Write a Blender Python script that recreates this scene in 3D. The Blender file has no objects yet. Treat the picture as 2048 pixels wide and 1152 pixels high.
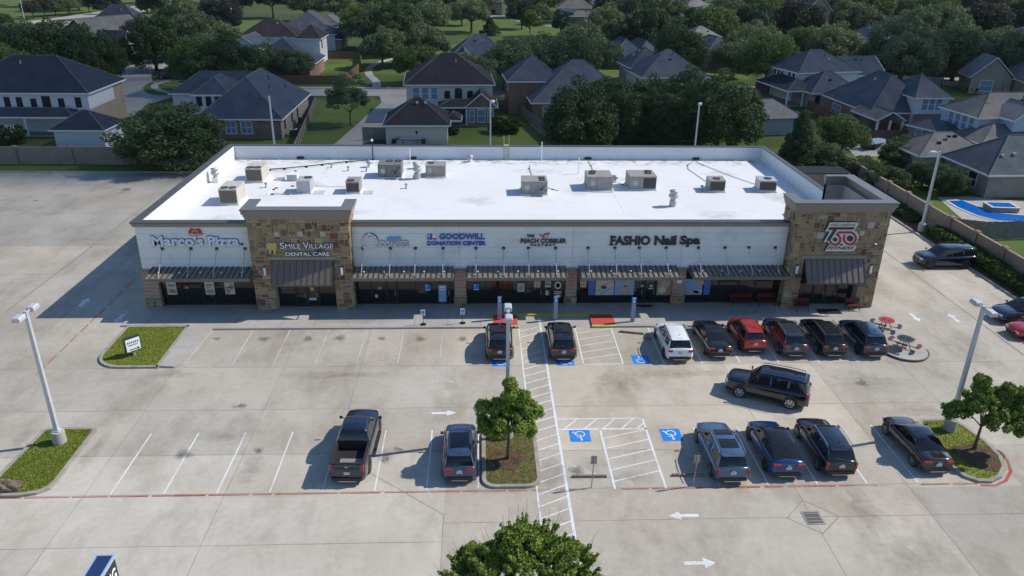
import bpy, math, random
from mathutils import Vector, Matrix
random.seed(7)
sc = bpy.context.scene
COL = sc.collection

# ---------------------------------------------------------------- camera
HC = 25.8
FPX = 1550.0                      # focal length in pixels of a 2048 wide picture
ROT = ((0.99914385, -0.03936686, 0.01272101),
       (-0.00417305, -0.40181644, -0.91571073),
       (0.04116017, 0.91487365, -0.40163670))
def ray(px, py):
    c = ((px-1024)/FPX, (py-576)/FPX, 1.0)
    return Vector([sum(ROT[i][j]*c[i] for i in range(3)) for j in range(3)])
def G(px, py, z=0.0):
    """survey helper: point of the place at height z that the photo shows at px,py"""
    d = ray(px, py); t = (z-HC)/d.z
    return Vector((d.x*t, d.y*t, z))
cd = bpy.data.cameras.new("camera"); cam = bpy.data.objects.new("camera", cd); COL.objects.link(cam)
cd.sensor_width = 36.0; cd.lens = FPX/2048*36.0; cd.clip_start = 0.5; cd.clip_end = 3000
R_, D_, F_ = (Vector(r) for r in ROT)
mw = Matrix((R_, -D_, -F_)).transposed().to_4x4(); mw.translation = (0, 0, HC)
cam.matrix_world = mw
sc.camera = cam

# ---------------------------------------------------------------- sky, sun, exposure
SUN = Vector((1.07, 0.225, 1.0)).normalized()
w = bpy.data.worlds.new("World"); sc.world = w; w.use_nodes = True
nt = w.node_tree; bg = nt.nodes["Background"]
sky = nt.nodes.new("ShaderNodeTexSky"); sky.sky_type = 'NISHITA'; sky.sun_disc = False
sky.sun_elevation = math.asin(SUN.z); sky.sun_rotation = math.atan2(SUN.x, SUN.y)
sky.air_density = 1.0; sky.dust_density = 0.2; sky.ozone_density = 5.0
nt.links.new(sky.outputs[0], bg.inputs[0]); bg.inputs[1].default_value = 0.115
sl = bpy.data.lights.new("sun", 'SUN'); sl.energy = 3.6; sl.angle = math.radians(0.5); sl.color = (1.0, 0.93, 0.82)
so = bpy.data.objects.new("sun", sl); COL.objects.link(so)
so.rotation_mode = 'QUATERNION'; so.rotation_quaternion = SUN.to_track_quat('Z', 'Y'); so.location = (60, 20, 80)
vs = sc.view_settings; vs.view_transform = 'Standard'; vs.look = 'None'; vs.gamma = 1.0; vs.exposure = 0.46
try: sc.render.engine = 'CYCLES'
except Exception: pass

# ---------------------------------------------------------------- materials
MATS = {}
def _mix(nt, a, b, fac):
    m = nt.nodes.new("ShaderNodeMix"); m.data_type = 'RGBA'
    for s, v in ((6, a), (7, b)):
        if isinstance(v, tuple): m.inputs[s].default_value = (*v, 1) if len(v) == 3 else v
        else: nt.links.new(v, m.inputs[s])
    if isinstance(fac, float): m.inputs[0].default_value = fac
    else: nt.links.new(fac, m.inputs[0])
    return m.outputs[2]
def _noise(nt, vec, scale, detail=4, rough=.6):
    n = nt.nodes.new("ShaderNodeTexNoise"); n.inputs["Scale"].default_value = scale
    n.inputs["Detail"].default_value = detail; n.inputs["Roughness"].default_value = rough
    nt.links.new(vec, n.inputs["Vector"]); return n.outputs[0]
def _ramp(nt, src, lo, hi):
    n = nt.nodes.new("ShaderNodeMapRange"); n.inputs[1].default_value = lo; n.inputs[2].default_value = hi
    nt.links.new(src, n.inputs[0]); return n.outputs[0]
def _math(nt, op, a, b=None):
    n = nt.nodes.new("ShaderNodeMath"); n.operation = op
    for i, v in enumerate((a, b)):
        if v is None: continue
        if isinstance(v, (int, float)): n.inputs[i].default_value = v
        else: nt.links.new(v, n.inputs[i])
    return n.outputs[0]
def _base(name):
    m = bpy.data.materials.new(name); m.use_nodes = True
    nt = m.node_tree; b = nt.nodes["Principled BSDF"]; return m, nt, b
def _geo(nt): return nt.nodes.new("ShaderNodeNewGeometry").outputs["Position"]
def _obj(nt): return nt.nodes.new("ShaderNodeTexCoord").outputs["Object"]
def _bump(nt, b, h, strength, dist=.02):
    n = nt.nodes.new("ShaderNodeBump"); n.inputs["Strength"].default_value = strength; n.inputs["Distance"].default_value = dist
    nt.links.new(h, n.inputs["Height"]); nt.links.new(n.outputs[0], b.inputs["Normal"])
def plain(name, col, rough=.7, metal=0., var=.12, scale=3., coat=0., bump=0., spec=.5):
    if name in MATS: return MATS[name]
    m, nt, b = _base(name)
    if var:
        v = _obj(nt)
        n1 = _noise(nt, v, scale, 5); n2 = _noise(nt, v, scale*9, 3)
        f = _math(nt, 'ADD', _math(nt, 'MULTIPLY', n1, .65), _math(nt, 'MULTIPLY', n2, .35))
        f = _ramp(nt, f, .32, .68)
        nt.links.new(_mix(nt, tuple(c*(1-var) for c in col), tuple(min(1, c*(1+var)) for c in col), f), b.inputs["Base Color"])
        if bump: _bump(nt, b, n2, bump)
    else: b.inputs["Base Color"].default_value = (*col, 1)
    b.inputs["Roughness"].default_value = rough; b.inputs["Metallic"].default_value = metal
    b.inputs["Specular IOR Level"].default_value = spec
    if coat:
        b.inputs["Coat Weight"].default_value = coat; b.inputs["Coat Roughness"].default_value = .03
    MATS[name] = m; return m
def ground_mat(name, c0, c1, stain, scale=.25, speck=6., rough=.9, stain_lo=.56, stain_hi=.72, tone=False, streak=(1, 1)):
    m, nt, b = _base(name); p = _geo(nt)
    n0 = _noise(nt, p, scale, 6, .6); n1 = _noise(nt, p, speck, 5, .7)
    f = _ramp(nt, _math(nt, 'ADD', _math(nt, 'MULTIPLY', n0, .7), _math(nt, 'MULTIPLY', n1, .3)), .36, .64)
    col = _mix(nt, c0, c1, f)
    mp = nt.nodes.new("ShaderNodeMapping"); mp.inputs["Scale"].default_value = (streak[0], streak[1], 1); nt.links.new(p, mp.inputs[0])
    s = _ramp(nt, _noise(nt, mp.outputs[0], scale*1.9, 8, .72), stain_lo, stain_hi)
    col = _mix(nt, col, stain, _math(nt, 'MULTIPLY', s, .6))
    g = _noise(nt, p, 38., 2, .5)
    col = _mix(nt, col, (.05, .045, .04), _math(nt, 'MULTIPLY', _ramp(nt, g, .62, .8), .35))
    if tone:
        a = nt.nodes.new("ShaderNodeAttribute"); a.attribute_name = "tone"
        mm = nt.nodes.new("ShaderNodeVectorMath"); mm.operation = 'MULTIPLY'
        nt.links.new(col, mm.inputs[0]); nt.links.new(a.outputs["Color"], mm.inputs[1]); col = mm.outputs[0]
    nt.links.new(col, b.inputs["Base Color"]); b.inputs["Roughness"].default_value = rough
    b.inputs["Specular IOR Level"].default_value = .25
    _bump(nt, b, n1, .25, .01)
    MATS[name] = m; return m
def brick_mat(name, c1, c2, mortar, bw=.22, bh=.075, mort=.012, rough=.9, offset=.5, bumps=.4, bias=0.):
    m, nt, b = _base(name); p = _obj(nt)
    sx = nt.nodes.new("ShaderNodeSeparateXYZ"); nt.links.new(p, sx.inputs[0])
    cx = nt.nodes.new("ShaderNodeCombineXYZ")
    nt.links.new(_math(nt, 'ADD', sx.outputs[0], sx.outputs[1]), cx.inputs[0]); nt.links.new(sx.outputs[2], cx.inputs[1])
    t = nt.nodes.new("ShaderNodeTexBrick"); nt.links.new(cx.outputs[0], t.inputs["Vector"])
    t.inputs["Color1"].default_value = (*c1, 1); t.inputs["Color2"].default_value = (*c2, 1); t.inputs["Mortar"].default_value = (*mortar, 1)
    t.inputs["Scale"].default_value = 1.; t.inputs["Brick Width"].default_value = bw; t.inputs["Row Height"].default_value = bh
    t.inputs["Mortar Size"].default_value = mort; t.offset = offset; t.inputs["Bias"].default_value = bias
    n = _noise(nt, p, .6, 6)
    col = _mix(nt, t.outputs[0], tuple(x*.6 for x in c1), _math(nt, 'MULTIPLY', _ramp(nt, n, .5, .75), .5))
    nt.links.new(col, b.inputs["Base Color"]); b.inputs["Roughness"].default_value = rough
    b.inputs["Specular IOR Level"].default_value = .2
    MATS[name] = m; return m
def vcol_mat(name, rough=.9, var=.25):
    m, nt, b = _base(name); a = nt.nodes.new("ShaderNodeAttribute"); a.attribute_name = "tone"
    p = _geo(nt); n = _ramp(nt, _noise(nt, p, 9., 6, .7), .3, .7)
    k = _math(nt, 'ADD', _math(nt, 'MULTIPLY', n, var*2), 1-var)
    mm = nt.nodes.new("ShaderNodeVectorMath"); mm.operation = 'SCALE'; nt.links.new(a.outputs["Color"], mm.inputs[0]); nt.links.new(k, mm.inputs["Scale"])
    nt.links.new(mm.outputs[0], b.inputs["Base Color"]); b.inputs["Roughness"].default_value = rough
    _bump(nt, b, n, .3, .02); MATS[name] = m; return m
def glass_mat(name, col=(.012, .013, .015), rough=.03):
    m, nt, b = _base(name); b.inputs["Base Color"].default_value = (*col, 1); b.inputs["Roughness"].default_value = rough
    b.inputs["Specular IOR Level"].default_value = .6; MATS[name] = m; return m
def roof_mat(name, c, var=.3):
    m, nt, b = _base(name); p = _obj(nt)
    n = _noise(nt, p, 5., 6, .75); n2 = _noise(nt, p, .5, 4)
    sx = nt.nodes.new("ShaderNodeSeparateXYZ"); nt.links.new(p, sx.inputs[0])
    row = _math(nt, 'FRACT', _math(nt, 'MULTIPLY', sx.outputs[2], 7.5))
    f = _math(nt, 'ADD', _math(nt, 'MULTIPLY', n, .6), _math(nt, 'MULTIPLY', n2, .4))
    f = _math(nt, 'SUBTRACT', _ramp(nt, f, .38, .62), _math(nt, 'MULTIPLY', _ramp(nt, row, .75, 1.), .25))
    nt.links.new(_mix(nt, tuple(x*(1-var) for x in c), tuple(x*(1+var) for x in c), f), b.inputs["Base Color"])
    b.inputs["Roughness"].default_value = .95; b.inputs["Specular IOR Level"].default_value = .15
    _bump(nt, b, n, .5, .02); MATS[name] = m; return m
def leaf_mat(name, c0, c1, trans=.25):
    m, nt, b = _base(name)
    g = nt.nodes.new("ShaderNodeNewGeometry"); oi = nt.nodes.new("ShaderNodeObjectInfo")
    f = _math(nt, 'ADD', _math(nt, 'MULTIPLY', g.outputs["Random Per Island"], .75), _math(nt, 'MULTIPLY', oi.outputs["Random"], .5))
    col = _mix(nt, c0, c1, _math(nt, 'SUBTRACT', f, .12))
    nt.links.new(col, b.inputs["Base Color"]); b.inputs["Roughness"].default_value = .7; b.inputs["Specular IOR Level"].default_value = .25
    tr = nt.nodes.new("ShaderNodeBsdfTranslucent"); nt.links.new(col, tr.inputs[0])
    ms = nt.nodes.new("ShaderNodeMixShader"); ms.inputs[0].default_value = trans
    out = nt.nodes["Material Output"]
    nt.links.new(b.outputs[0], ms.inputs[1]); nt.links.new(tr.outputs[0], ms.inputs[2]); nt.links.new(ms.outputs[0], out.inputs[0])
    MATS[name] = m; return m

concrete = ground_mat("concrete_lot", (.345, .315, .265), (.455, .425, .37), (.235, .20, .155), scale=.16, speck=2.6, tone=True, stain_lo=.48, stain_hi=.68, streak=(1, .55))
walkmat = ground_mat("concrete_walk", (.31, .295, .27), (.40, .385, .355), (.2, .185, .16), scale=.3, speck=5)
kerbmat = ground_mat("kerb_concrete", (.25, .235, .205), (.36, .34, .30), (.13, .115, .1), scale=.9, speck=8, stain_lo=.5)
streetmat = ground_mat("street_concrete", (.27, .26, .235), (.34, .325, .3), (.21, .2, .185), scale=.12, speck=3)
grassmat = ground_mat("grass_turf", (.14, .175, .024), (.21, .24, .045), (.20, .20, .05), scale=.5, speck=14, rough=.95)
lawnmat = ground_mat("lawn_turf", (.05, .085, .016), (.095, .135, .024), (.075, .095, .022), scale=.12, speck=9, rough=.95)
earthmat = ground_mat("earth_and_scrub", (.03, .045, .014), (.065, .09, .022), (.07, .06, .035), scale=.05, speck=1.5, rough=.95)
mulchmat = ground_mat("bark_mulch", (.05, .03, .02), (.16, .10, .065), (.03, .02, .015), scale=3, speck=22, stain_lo=.5)
dirtgrass = ground_mat("worn_grass", (.08, .085, .025), (.17, .17, .05), (.16, .11, .065), scale=1.1, speck=16, stain_lo=.45, stain_hi=.6)
def worn_paint(name, c, under, lo, hi, sc=7.):
    m, nt, b = _base(name); p = _geo(nt); n = _math(nt, 'ADD', _math(nt, 'MULTIPLY', _noise(nt, p, sc, 6, .8), .6), _math(nt, 'MULTIPLY', _noise(nt, p, .5, 3), .4))
    nt.links.new(_mix(nt, under, c, _ramp(nt, n, lo, hi)), b.inputs["Base Color"]); b.inputs["Roughness"].default_value = .85; b.inputs["Specular IOR Level"].default_value = .2; MATS[name] = m; return m
white = worn_paint("white_marking", (.64, .66, .68), (.42, .40, .36), .36, .50)
wornwhite = worn_paint("worn_white_marking", (.55, .55, .53), (.38, .355, .31), .44, .60)
redpaint = worn_paint("red_marking", (.32, .075, .065), (.34, .25, .20), .38, .54)
jointm = plain("joint_dark", (.225, .20, .17), .95, var=.3, scale=2)
adablue = worn_paint("blue_marking", (.015, .19, .62), (.10, .26, .52), .36, .50)
yellowp = plain("yellow_kerb_paint", (.36, .40, .05), .8, var=.15)
rampred = plain("tactile_red", (.48, .055, .04), .8, var=.15, scale=6, bump=.5)
coping = plain("bronze_coping", (.085, .075, .068), .45, metal=.3, var=.1)
bronze = plain("bronze_metal", (.075, .066, .06), .42, metal=.35, var=.12)
cornicem = plain("tan_cornice", (.27, .225, .175), .85, var=.08, scale=1.5)
wallw = brick_mat("white_block_wall", (.73, .73, .70), (.705, .705, .68), (.66, .66, .64), bw=.4, bh=.2, mort=.012)
membrane = ground_mat("white_roof_membrane", (.655, .66, .66), (.72, .725, .73), (.54, .53, .51), scale=.13, speck=2, rough=.6, stain_lo=.56, stain_hi=.74)
membrane_side = plain("white_parapet_face", (.62, .64, .66), .65, var=.06, scale=.7)
stonem = vcol_mat("ledge_stone")
redbrick = brick_mat("red_brick", (.17, .07, .045), (.26, .12, .075), (.52, .45, .36), bw=.30, bh=.115, mort=.022)
darkglass = glass_mat("dark_shop_glass")
framem = plain("dark_bronze_frame", (.03, .027, .025), .4, metal=.3, var=.05)
galv = plain("galvanised_steel", (.42, .43, .44), .5, metal=.25, var=.12, scale=2)
galvd = plain("dull_unit_steel", (.30, .28, .25), .6, metal=.2, var=.15, scale=2)
coilm = plain("condenser_coil", (.13, .105, .085), .7, var=.35, scale=14)
coild = plain("dark_coil", (.06, .055, .052), .7, var=.35, scale=14)
fanm = plain("fan_black", (.012, .012, .014), .6, var=.05)
padm = plain("grey_walk_pad", (.45, .45, .45), .9, var=.1)
blackm = plain("black_metal", (.018, .018, .02), .45, var=.1)
poleM = plain("painted_steel_pole", (.48, .50, .52), .45, metal=.15, var=.08)
letterW = plain("white_letter_face", (.75, .77, .80), .4, var=.03)
letterK = plain("black_letter_face", (.03, .03, .032), .5, var=.1)
letterB = plain("blue_letter_face", (.02, .10, .42), .4, var=.05)
letterR = plain("red_letter_face", (.42, .02, .025), .4, var=.05)
gold = plain("gold_letter_face", (.48, .36, .12), .4, var=.06)
lampglass = plain("frosted_lamp", (.7, .72, .75), .3, var=.03)
redslat = plain("red_coated_metal", (.13, .013, .012), .5, var=.15, scale=5)

# ---------------------------------------------------------------- mesh helpers
class MB:
    def __init__(s): s.v = []; s.f = []; s.mi = []; s.c = []
    def add(s, vs, fs, mi=0, c=(1, 1, 1)):
        o = len(s.v); s.v += [tuple(v) for v in vs]
        for f in fs: s.f.append(tuple(o+i for i in f)); s.mi.append(mi); s.c.append(c)
        return s
    def quad(s, a, b, c, d, mi=0, col=(1, 1, 1)): return s.add((a, b, c, d), ((0, 1, 2, 3),), mi, col)
    def box(s, x0, x1, y0, y1, z0, z1, mi=0, c=(1, 1, 1)):
        v = [(x, y, z) for z in (z0, z1) for y in (y0, y1) for x in (x0, x1)]
        return s.add(v, ((0, 2, 3, 1), (4, 5, 7, 6), (0, 1, 5, 4), (2, 6, 7, 3), (0, 4, 6, 2), (1, 3, 7, 5)), mi, c)
    def obox(s, cx, cy, z0, z1, lx, ly, ang=0, mi=0, tx=1., ty=1.):
        ca, sa = math.cos(ang), math.sin(ang); v = []
        for z, kx, ky in ((z0, 1, 1), (z1, tx, ty)):
            for sy in (-1, 1):
                for sx in (-1, 1):
                    x, y = sx*lx/2*kx, sy*ly/2*ky; v.append((cx+x*ca-y*sa, cy+x*sa+y*ca, z))
        return s.add(v, ((0, 2, 3, 1), (4, 5, 7, 6), (0, 1, 5, 4), (2, 6, 7, 3), (0, 4, 6, 2), (1, 3, 7, 5)), mi)
    def prism(s, poly, z0, z1, mi=0, c=(1, 1, 1), bottom=True):
        n = len(poly); v = [(p[0], p[1], z0) for p in poly]+[(p[0], p[1], z1) for p in poly]
        f = [tuple(range(n, 2*n))]+[(i, (i+1) % n, n+(i+1) % n, n+i) for i in range(n)]
        if bottom: f.append(tuple(reversed(range(n))))
        return s.add(v, f, mi, c)
    def tube(s, p0, p1, r0, r1=None, n=8, mi=0, caps=True):
        r1 = r0 if r1 is None else r1; p0, p1 = Vector(p0), Vector(p1); d = (p1-p0)
        if d.length < 1e-6: return s
        q = d.to_track_quat('Z', 'Y'); v = []
        for p, r in ((p0, r0), (p1, r1)):
            for i in range(n):
                a = 2*math.pi*i/n; v.append(p+q @ Vector((r*math.cos(a), r*math.sin(a), 0)))
        f = [(i, (i+1) % n, n+(i+1) % n, n+i) for i in range(n)]
        if caps: f += [tuple(reversed(range(n))), tuple(range(n, 2*n))]
        return s.add(v, f, mi)
    def path(s, pts, r, n=6, mi=0):
        for a, b in zip(pts, pts[1:]): s.tube(a, b, r, n=n, mi=mi)
        return s
    def lathe(s, prof, cx=0, cy=0, n=16, mi=0):
        v = []; f = []
        for r, z in prof:
            for i in range(n):
                a = 2*math.pi*i/n; v.append((cx+r*math.cos(a), cy+r*math.sin(a), z))
        for k in range(len(prof)-1):
            for i in range(n): f.append((k*n+i, k*n+(i+1) % n, (k+1)*n+(i+1) % n, (k+1)*n+i))
        f.append(tuple((len(prof)-1)*n+i for i in range(n)))
        return s.add(v, f, mi)
    def xf(s, fn): s.v = [tuple(fn(v)) for v in s.v]; return s
    def build(s, name, mats, parent=None, world=True, smooth=False, bevel=0., colattr=False):
        vs = s.v
        if parent is not None and world:
            t = parent
            while t.parent: t = t.parent
            lx, ly, lz = t.location; r = -t.rotation_euler[2]; ca, sa = math.cos(r), math.sin(r)
            vs = [((x-lx)*ca-(y-ly)*sa, (x-lx)*sa+(y-ly)*ca, z-lz) for x, y, z in vs]
        me = bpy.data.meshes.new(name); me.from_pydata(vs, [], s.f)
        if not isinstance(mats, (list, tuple)): mats = [mats]
        for m in mats: me.materials.append(m)
        me.polygons.foreach_set("material_index", s.mi)
        if smooth: me.polygons.foreach_set("use_smooth", [True]*len(s.f))
        if colattr:
            at = me.attributes.new("tone", 'FLOAT_COLOR', 'CORNER'); d = []
            for p, c in zip(me.polygons, s.c): d += [c[0], c[1], c[2], 1.0]*p.loop_total
            at.data.foreach_set("color", d)
        me.validate(); me.update()
        o = bpy.data.objects.new(name, me); COL.objects.link(o)
        if parent is not None: o.parent = parent
        if bevel:
            b = o.modifiers.new("bevel", 'BEVEL'); b.width = bevel; b.segments = 2; b.limit_method = 'ANGLE'; b.angle_limit = math.radians(40)
        return o
def tag(o, label=None, cat=None, group=None, kind=None):
    if label: o["label"] = label
    if cat: o["category"] = cat
    if group: o["group"] = group
    if kind: o["kind"] = kind
    return o
def struct(o, kind="structure"): o["kind"] = kind; return o
def thing(name, label, cat, loc=(0, 0, 0), rz=0., group=None):
    o = bpy.data.objects.new(name, None); COL.objects.link(o); o.location = loc; o.rotation_euler = (0, 0, rz)
    o.empty_display_size = .3
    return tag(o, label, cat, group)
def copy_tree(o, parent=None):
    c = o.copy(); COL.objects.link(c); c.parent = parent
    for ch in [x for x in KIDS.get(o.name, list(o.children))]: copy_tree(ch, c)
    return c
KIDS = {}
def sheet(name, pts, z, m, thick=None, tone=False):
    b = MB(); pts = [(p[0], p[1]) for p in pts]
    a = sum(x0*y1-x1*y0 for (x0, y0), (x1, y1) in zip(pts, pts[1:]+pts[:1]))
    if a < 0: pts.reverse()
    if thick: b.prism(pts, z-thick, z)
    else: b.add([(x, y, z) for x, y in pts], (tuple(range(len(pts))),), 0, (1, 1, 1))
    return b.build(name, m, colattr=tone)
def rounded(x0, x1, y0, y1, r, n=6):
    """counter clockwise outline; r = radii of the corners x0y0, x1y0, x1y1, x0y1"""
    out = []
    for (cx, cy, rr, a0) in ((x0+r[0], y0+r[0], r[0], math.pi), (x1-r[1], y0+r[1], r[1], 1.5*math.pi), (x1-r[2], y1-r[2], r[2], 0), (x0+r[3], y1-r[3], r[3], .5*math.pi)):
        for i in range(n+1):
            a = a0+i/n*math.pi/2; out.append((cx+rr*math.cos(a), cy+rr*math.sin(a)))
    return out
def inset(poly, d):
    n = len(poly); out = []
    for i in range(n):
        p0, p1, p2 = Vector(poly[i-1]), Vector(poly[i]), Vector(poly[(i+1) % n])
        e1 = (p1-p0); e2 = (p2-p1)
        if e1.length < 1e-5: e1 = e2
        if e2.length < 1e-5: e2 = e1
        n1 = Vector((-e1.y, e1.x)).normalized(); n2 = Vector((-e2.y, e2.x)).normalized(); nn = (n1+n2)
        if nn.length < 1e-4: nn = n1
        nn.normalize(); k = d/max(.5, nn.dot(n1)); out.append((p1.x+nn.x*k, p1.y+nn.y*k))
    return out
def text_mb(txt, size, m=None, bold=0., depth=.03, shear=0., space=1.):
    """built-in font turned to mesh: returns (verts, faces, width) lying in X-Y"""
    cu = bpy.data.curves.new("lettering", 'FONT'); cu.body = txt; cu.size = size; cu.extrude = depth/2; cu.offset = bold
    cu.shear = shear; cu.space_character = space; cu.resolution_u = 3
    ob = bpy.data.objects.new("lettering", cu); COL.objects.link(ob)
    dg = bpy.context.evaluated_depsgraph_get(); me = bpy.data.meshes.new_from_object(ob.evaluated_get(dg))
    v = [tuple(x.co) for x in me.vertices]; f = [tuple(p.vertices) for p in me.polygons]
    bpy.data.objects.remove(ob); bpy.data.curves.remove(cu); bpy.data.meshes.remove(me)
    return v, f
def wall_text(b, txt, x0, x1, z0, z1, y, bold=0., depth=.1, shear=0., mi=0, space=1.):
    """lettering on a wall facing -Y that fills the box x0..x1, z0..z1; front face at y-depth"""
    v, f = text_mb(txt, 1., bold=bold, depth=.1, shear=shear, space=space)
    mx0 = min(p[0] for p in v); mx1 = max(p[0] for p in v); my0 = min(p[1] for p in v); my1 = max(p[1] for p in v)
    kx = (x1-x0)/(mx1-mx0); kz = (z1-z0)/(my1-my0)
    b.add([(x0+(p[0]-mx0)*kx, y-depth/2-p[2]*depth/.1, z0+(p[1]-my0)*kz) for p in v], f, mi)
def flat_text(b, txt, cx, cy, wid, hgt, z, ang=0., bold=0., mi=0):
    v, f = text_mb(txt, 1., bold=bold, depth=.0)
    mx0 = min(p[0] for p in v); mx1 = max(p[0] for p in v); my0 = min(p[1] for p in v); my1 = max(p[1] for p in v)
    ca, sa = math.cos(ang), math.sin(ang); o = []
    for p in v:
        x = ((p[0]-mx0)/(mx1-mx0)-.5)*wid; y = ((p[1]-my0)/(my1-my0)-.5)*hgt; o.append((cx+x*ca-y*sa, cy+x*sa+y*ca, z))
    b.add(o, f, mi)
# ================================================================ ground, lot, streets
def at(px, py, Y):
    d = ray(px, py); t = Y/d.y
    return d.x*t, HC+d.z*t
S_ = 1500
gb = MB(); gb.quad((-S_, -300, -.06), (S_, -300, -.06), (S_, 2200, -.06), (-S_, 2200, -.06)); struct(gb.build("ground", earthmat))
gx = [-150, -120, -96, -74, -60, -52, -44, -36.0, -31.2, -20.2, -13.1, -8.0, -1.85, 4.5, 10.4, 16.5, 22.6, 28.8, 33.5, 38.3, 43.75]
gy = [-60, -30, -12, 2, 12, 20.5, 28.9, 32.35, 36.03, 40.6, 45.8, 51.4, 56, 62.2, 69.0, 78.5, 89.4, 94.4]
lot = MB(); rr = random.Random(3)
for i in range(len(gx)-1):
    for j in range(len(gy)-1):
        cx, cy = (gx[i]+gx[i+1])/2, (gy[j]+gy[j+1])/2
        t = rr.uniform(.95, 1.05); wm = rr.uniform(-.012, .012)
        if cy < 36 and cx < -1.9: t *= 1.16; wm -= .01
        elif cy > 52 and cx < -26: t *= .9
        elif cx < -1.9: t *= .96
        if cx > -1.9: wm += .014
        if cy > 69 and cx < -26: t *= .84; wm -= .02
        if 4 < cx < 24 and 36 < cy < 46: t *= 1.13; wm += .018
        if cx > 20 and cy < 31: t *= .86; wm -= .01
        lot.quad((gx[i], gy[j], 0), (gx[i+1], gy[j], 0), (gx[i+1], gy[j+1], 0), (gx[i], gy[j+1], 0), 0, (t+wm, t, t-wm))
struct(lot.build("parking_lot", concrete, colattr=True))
jb = MB()
def strip(b, p, q, wd, z, mi=0):
    p, q = Vector((p[0], p[1])), Vector((q[0], q[1])); d = (q-p).normalized(); n = Vector((-d.y, d.x))*wd/2
    b.add([(*(p-n), z), (*(q-n), z), (*(q+n), z), (*(p+n), z)], ((0, 1, 2, 3),), mi)
def wob(b, p, q, wd, z, step=1.2, amp=.012, mi=0, rnd=random.Random(5)):
    p, q = Vector((p[0], p[1])), Vector((q[0], q[1])); L = (q-p).length; n = max(1, int(L/step)); d = (q-p)/n; nn = Vector((-d.y, d.x)).normalized()
    pts = [p+d*i+nn*rnd.uniform(-amp, amp) for i in range(n+1)]
    for a, c in zip(pts, pts[1:]): strip(b, a, c, wd*rnd.uniform(.6, 1.3), z, mi)
for x in gx[4:-1]:
    if x in (4.5, 10.4): continue
    y0, y1 = (-10, 94) if x < -26 else (10, 51.3)
    if x == -8.0: y0 = 35.9
    if x == -1.85: y1 = 30.8
    wob(jb, (x, y0), (x, y1), .026, .004)
wob(jb, (-1.85, 30.8), (-8.0, 36.0), .035, .0045)
for y in (28.9, 36.03, 40.6, 45.8, 62.2, 69.0, 78.5, 89.4, 20.5):
    if y > 52: wob(jb, (-120, y), (-25.7, y), .04, .0042)
    else: wob(jb, (-60, y), (43 if y not in (28.9,) else -1.85, y), .03, .0042)
wob(jb, (-1.8, 30.2), (43, 30.2), .03, .0042)
wob(jb, (-36.0, 54.6), (-35.8, 82.3), .12, .0052)
wob(jb, (38.25, 67.7), (38.2, 30), .12, .0052)
for a, c in (((16.52, 31.49), (17.87, 30.2)), ((17.87, 30.2), (16.55, 28.97)), ((16.55, 28.97), (15.21, 30.15)), ((15.21, 30.15), (16.52, 31.49))): wob(jb, a, c, .04, .0052)
struct(jb.build("pavement_joints", jointm))
pb = MB()      # oil and tyre stains with their own shapes
rs = random.Random(11)
def blob(b, cx, cy, rx, ry, z, n=14):
    ph = rs.uniform(0, 6); pts = []
    for i in range(n):
        a = 2*math.pi*i/n; k = .7+.3*math.sin(3*a+ph)*rs.uniform(.5, 1)+rs.uniform(-.15, .15)
        pts.append((cx+rx*k*math.cos(a), cy+ry*k*math.sin(a), z))
    b.add(pts, (tuple(range(n)),))
def soft_stain(name, col, amt, sc):
    """old dirt that thins out towards its rim, over whatever lies below"""
    m, nt, b = _base(name); b.inputs["Base Color"].default_value = (*col, 1); b.inputs["Roughness"].default_value = .9
    g = nt.nodes.new("ShaderNodeTexCoord").outputs["Generated"]; fl_ = nt.nodes.new("ShaderNodeVectorMath"); fl_.operation = 'MULTIPLY'; fl_.inputs[1].default_value = (1, 1, 0); nt.links.new(g, fl_.inputs[0]); d = nt.nodes.new("ShaderNodeVectorMath"); d.operation = 'DISTANCE'; nt.links.new(fl_.outputs[0], d.inputs[0]); d.inputs[1].default_value = (.5, .5, .0)
    f = _math(nt, 'SUBTRACT', 1., _ramp(nt, d.outputs["Value"], .05, .48)); n = _ramp(nt, _noise(nt, _geo(nt), sc, 7, .7), .30, .70)
    t = nt.nodes.new("ShaderNodeBsdfTransparent"); x = nt.nodes.new("ShaderNodeMixShader"); nt.links.new(_math(nt, 'MULTIPLY', _math(nt, 'MULTIPLY', f, n), amt), x.inputs[0])
    nt.links.new(t.outputs[0], x.inputs[1]); nt.links.new(b.outputs[0], x.inputs[2]); nt.links.new(x.outputs[0], nt.nodes["Material Output"].inputs[0]); return m
grime = soft_stain("grime", (.16, .142, .12), .33, 1.6)
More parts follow.
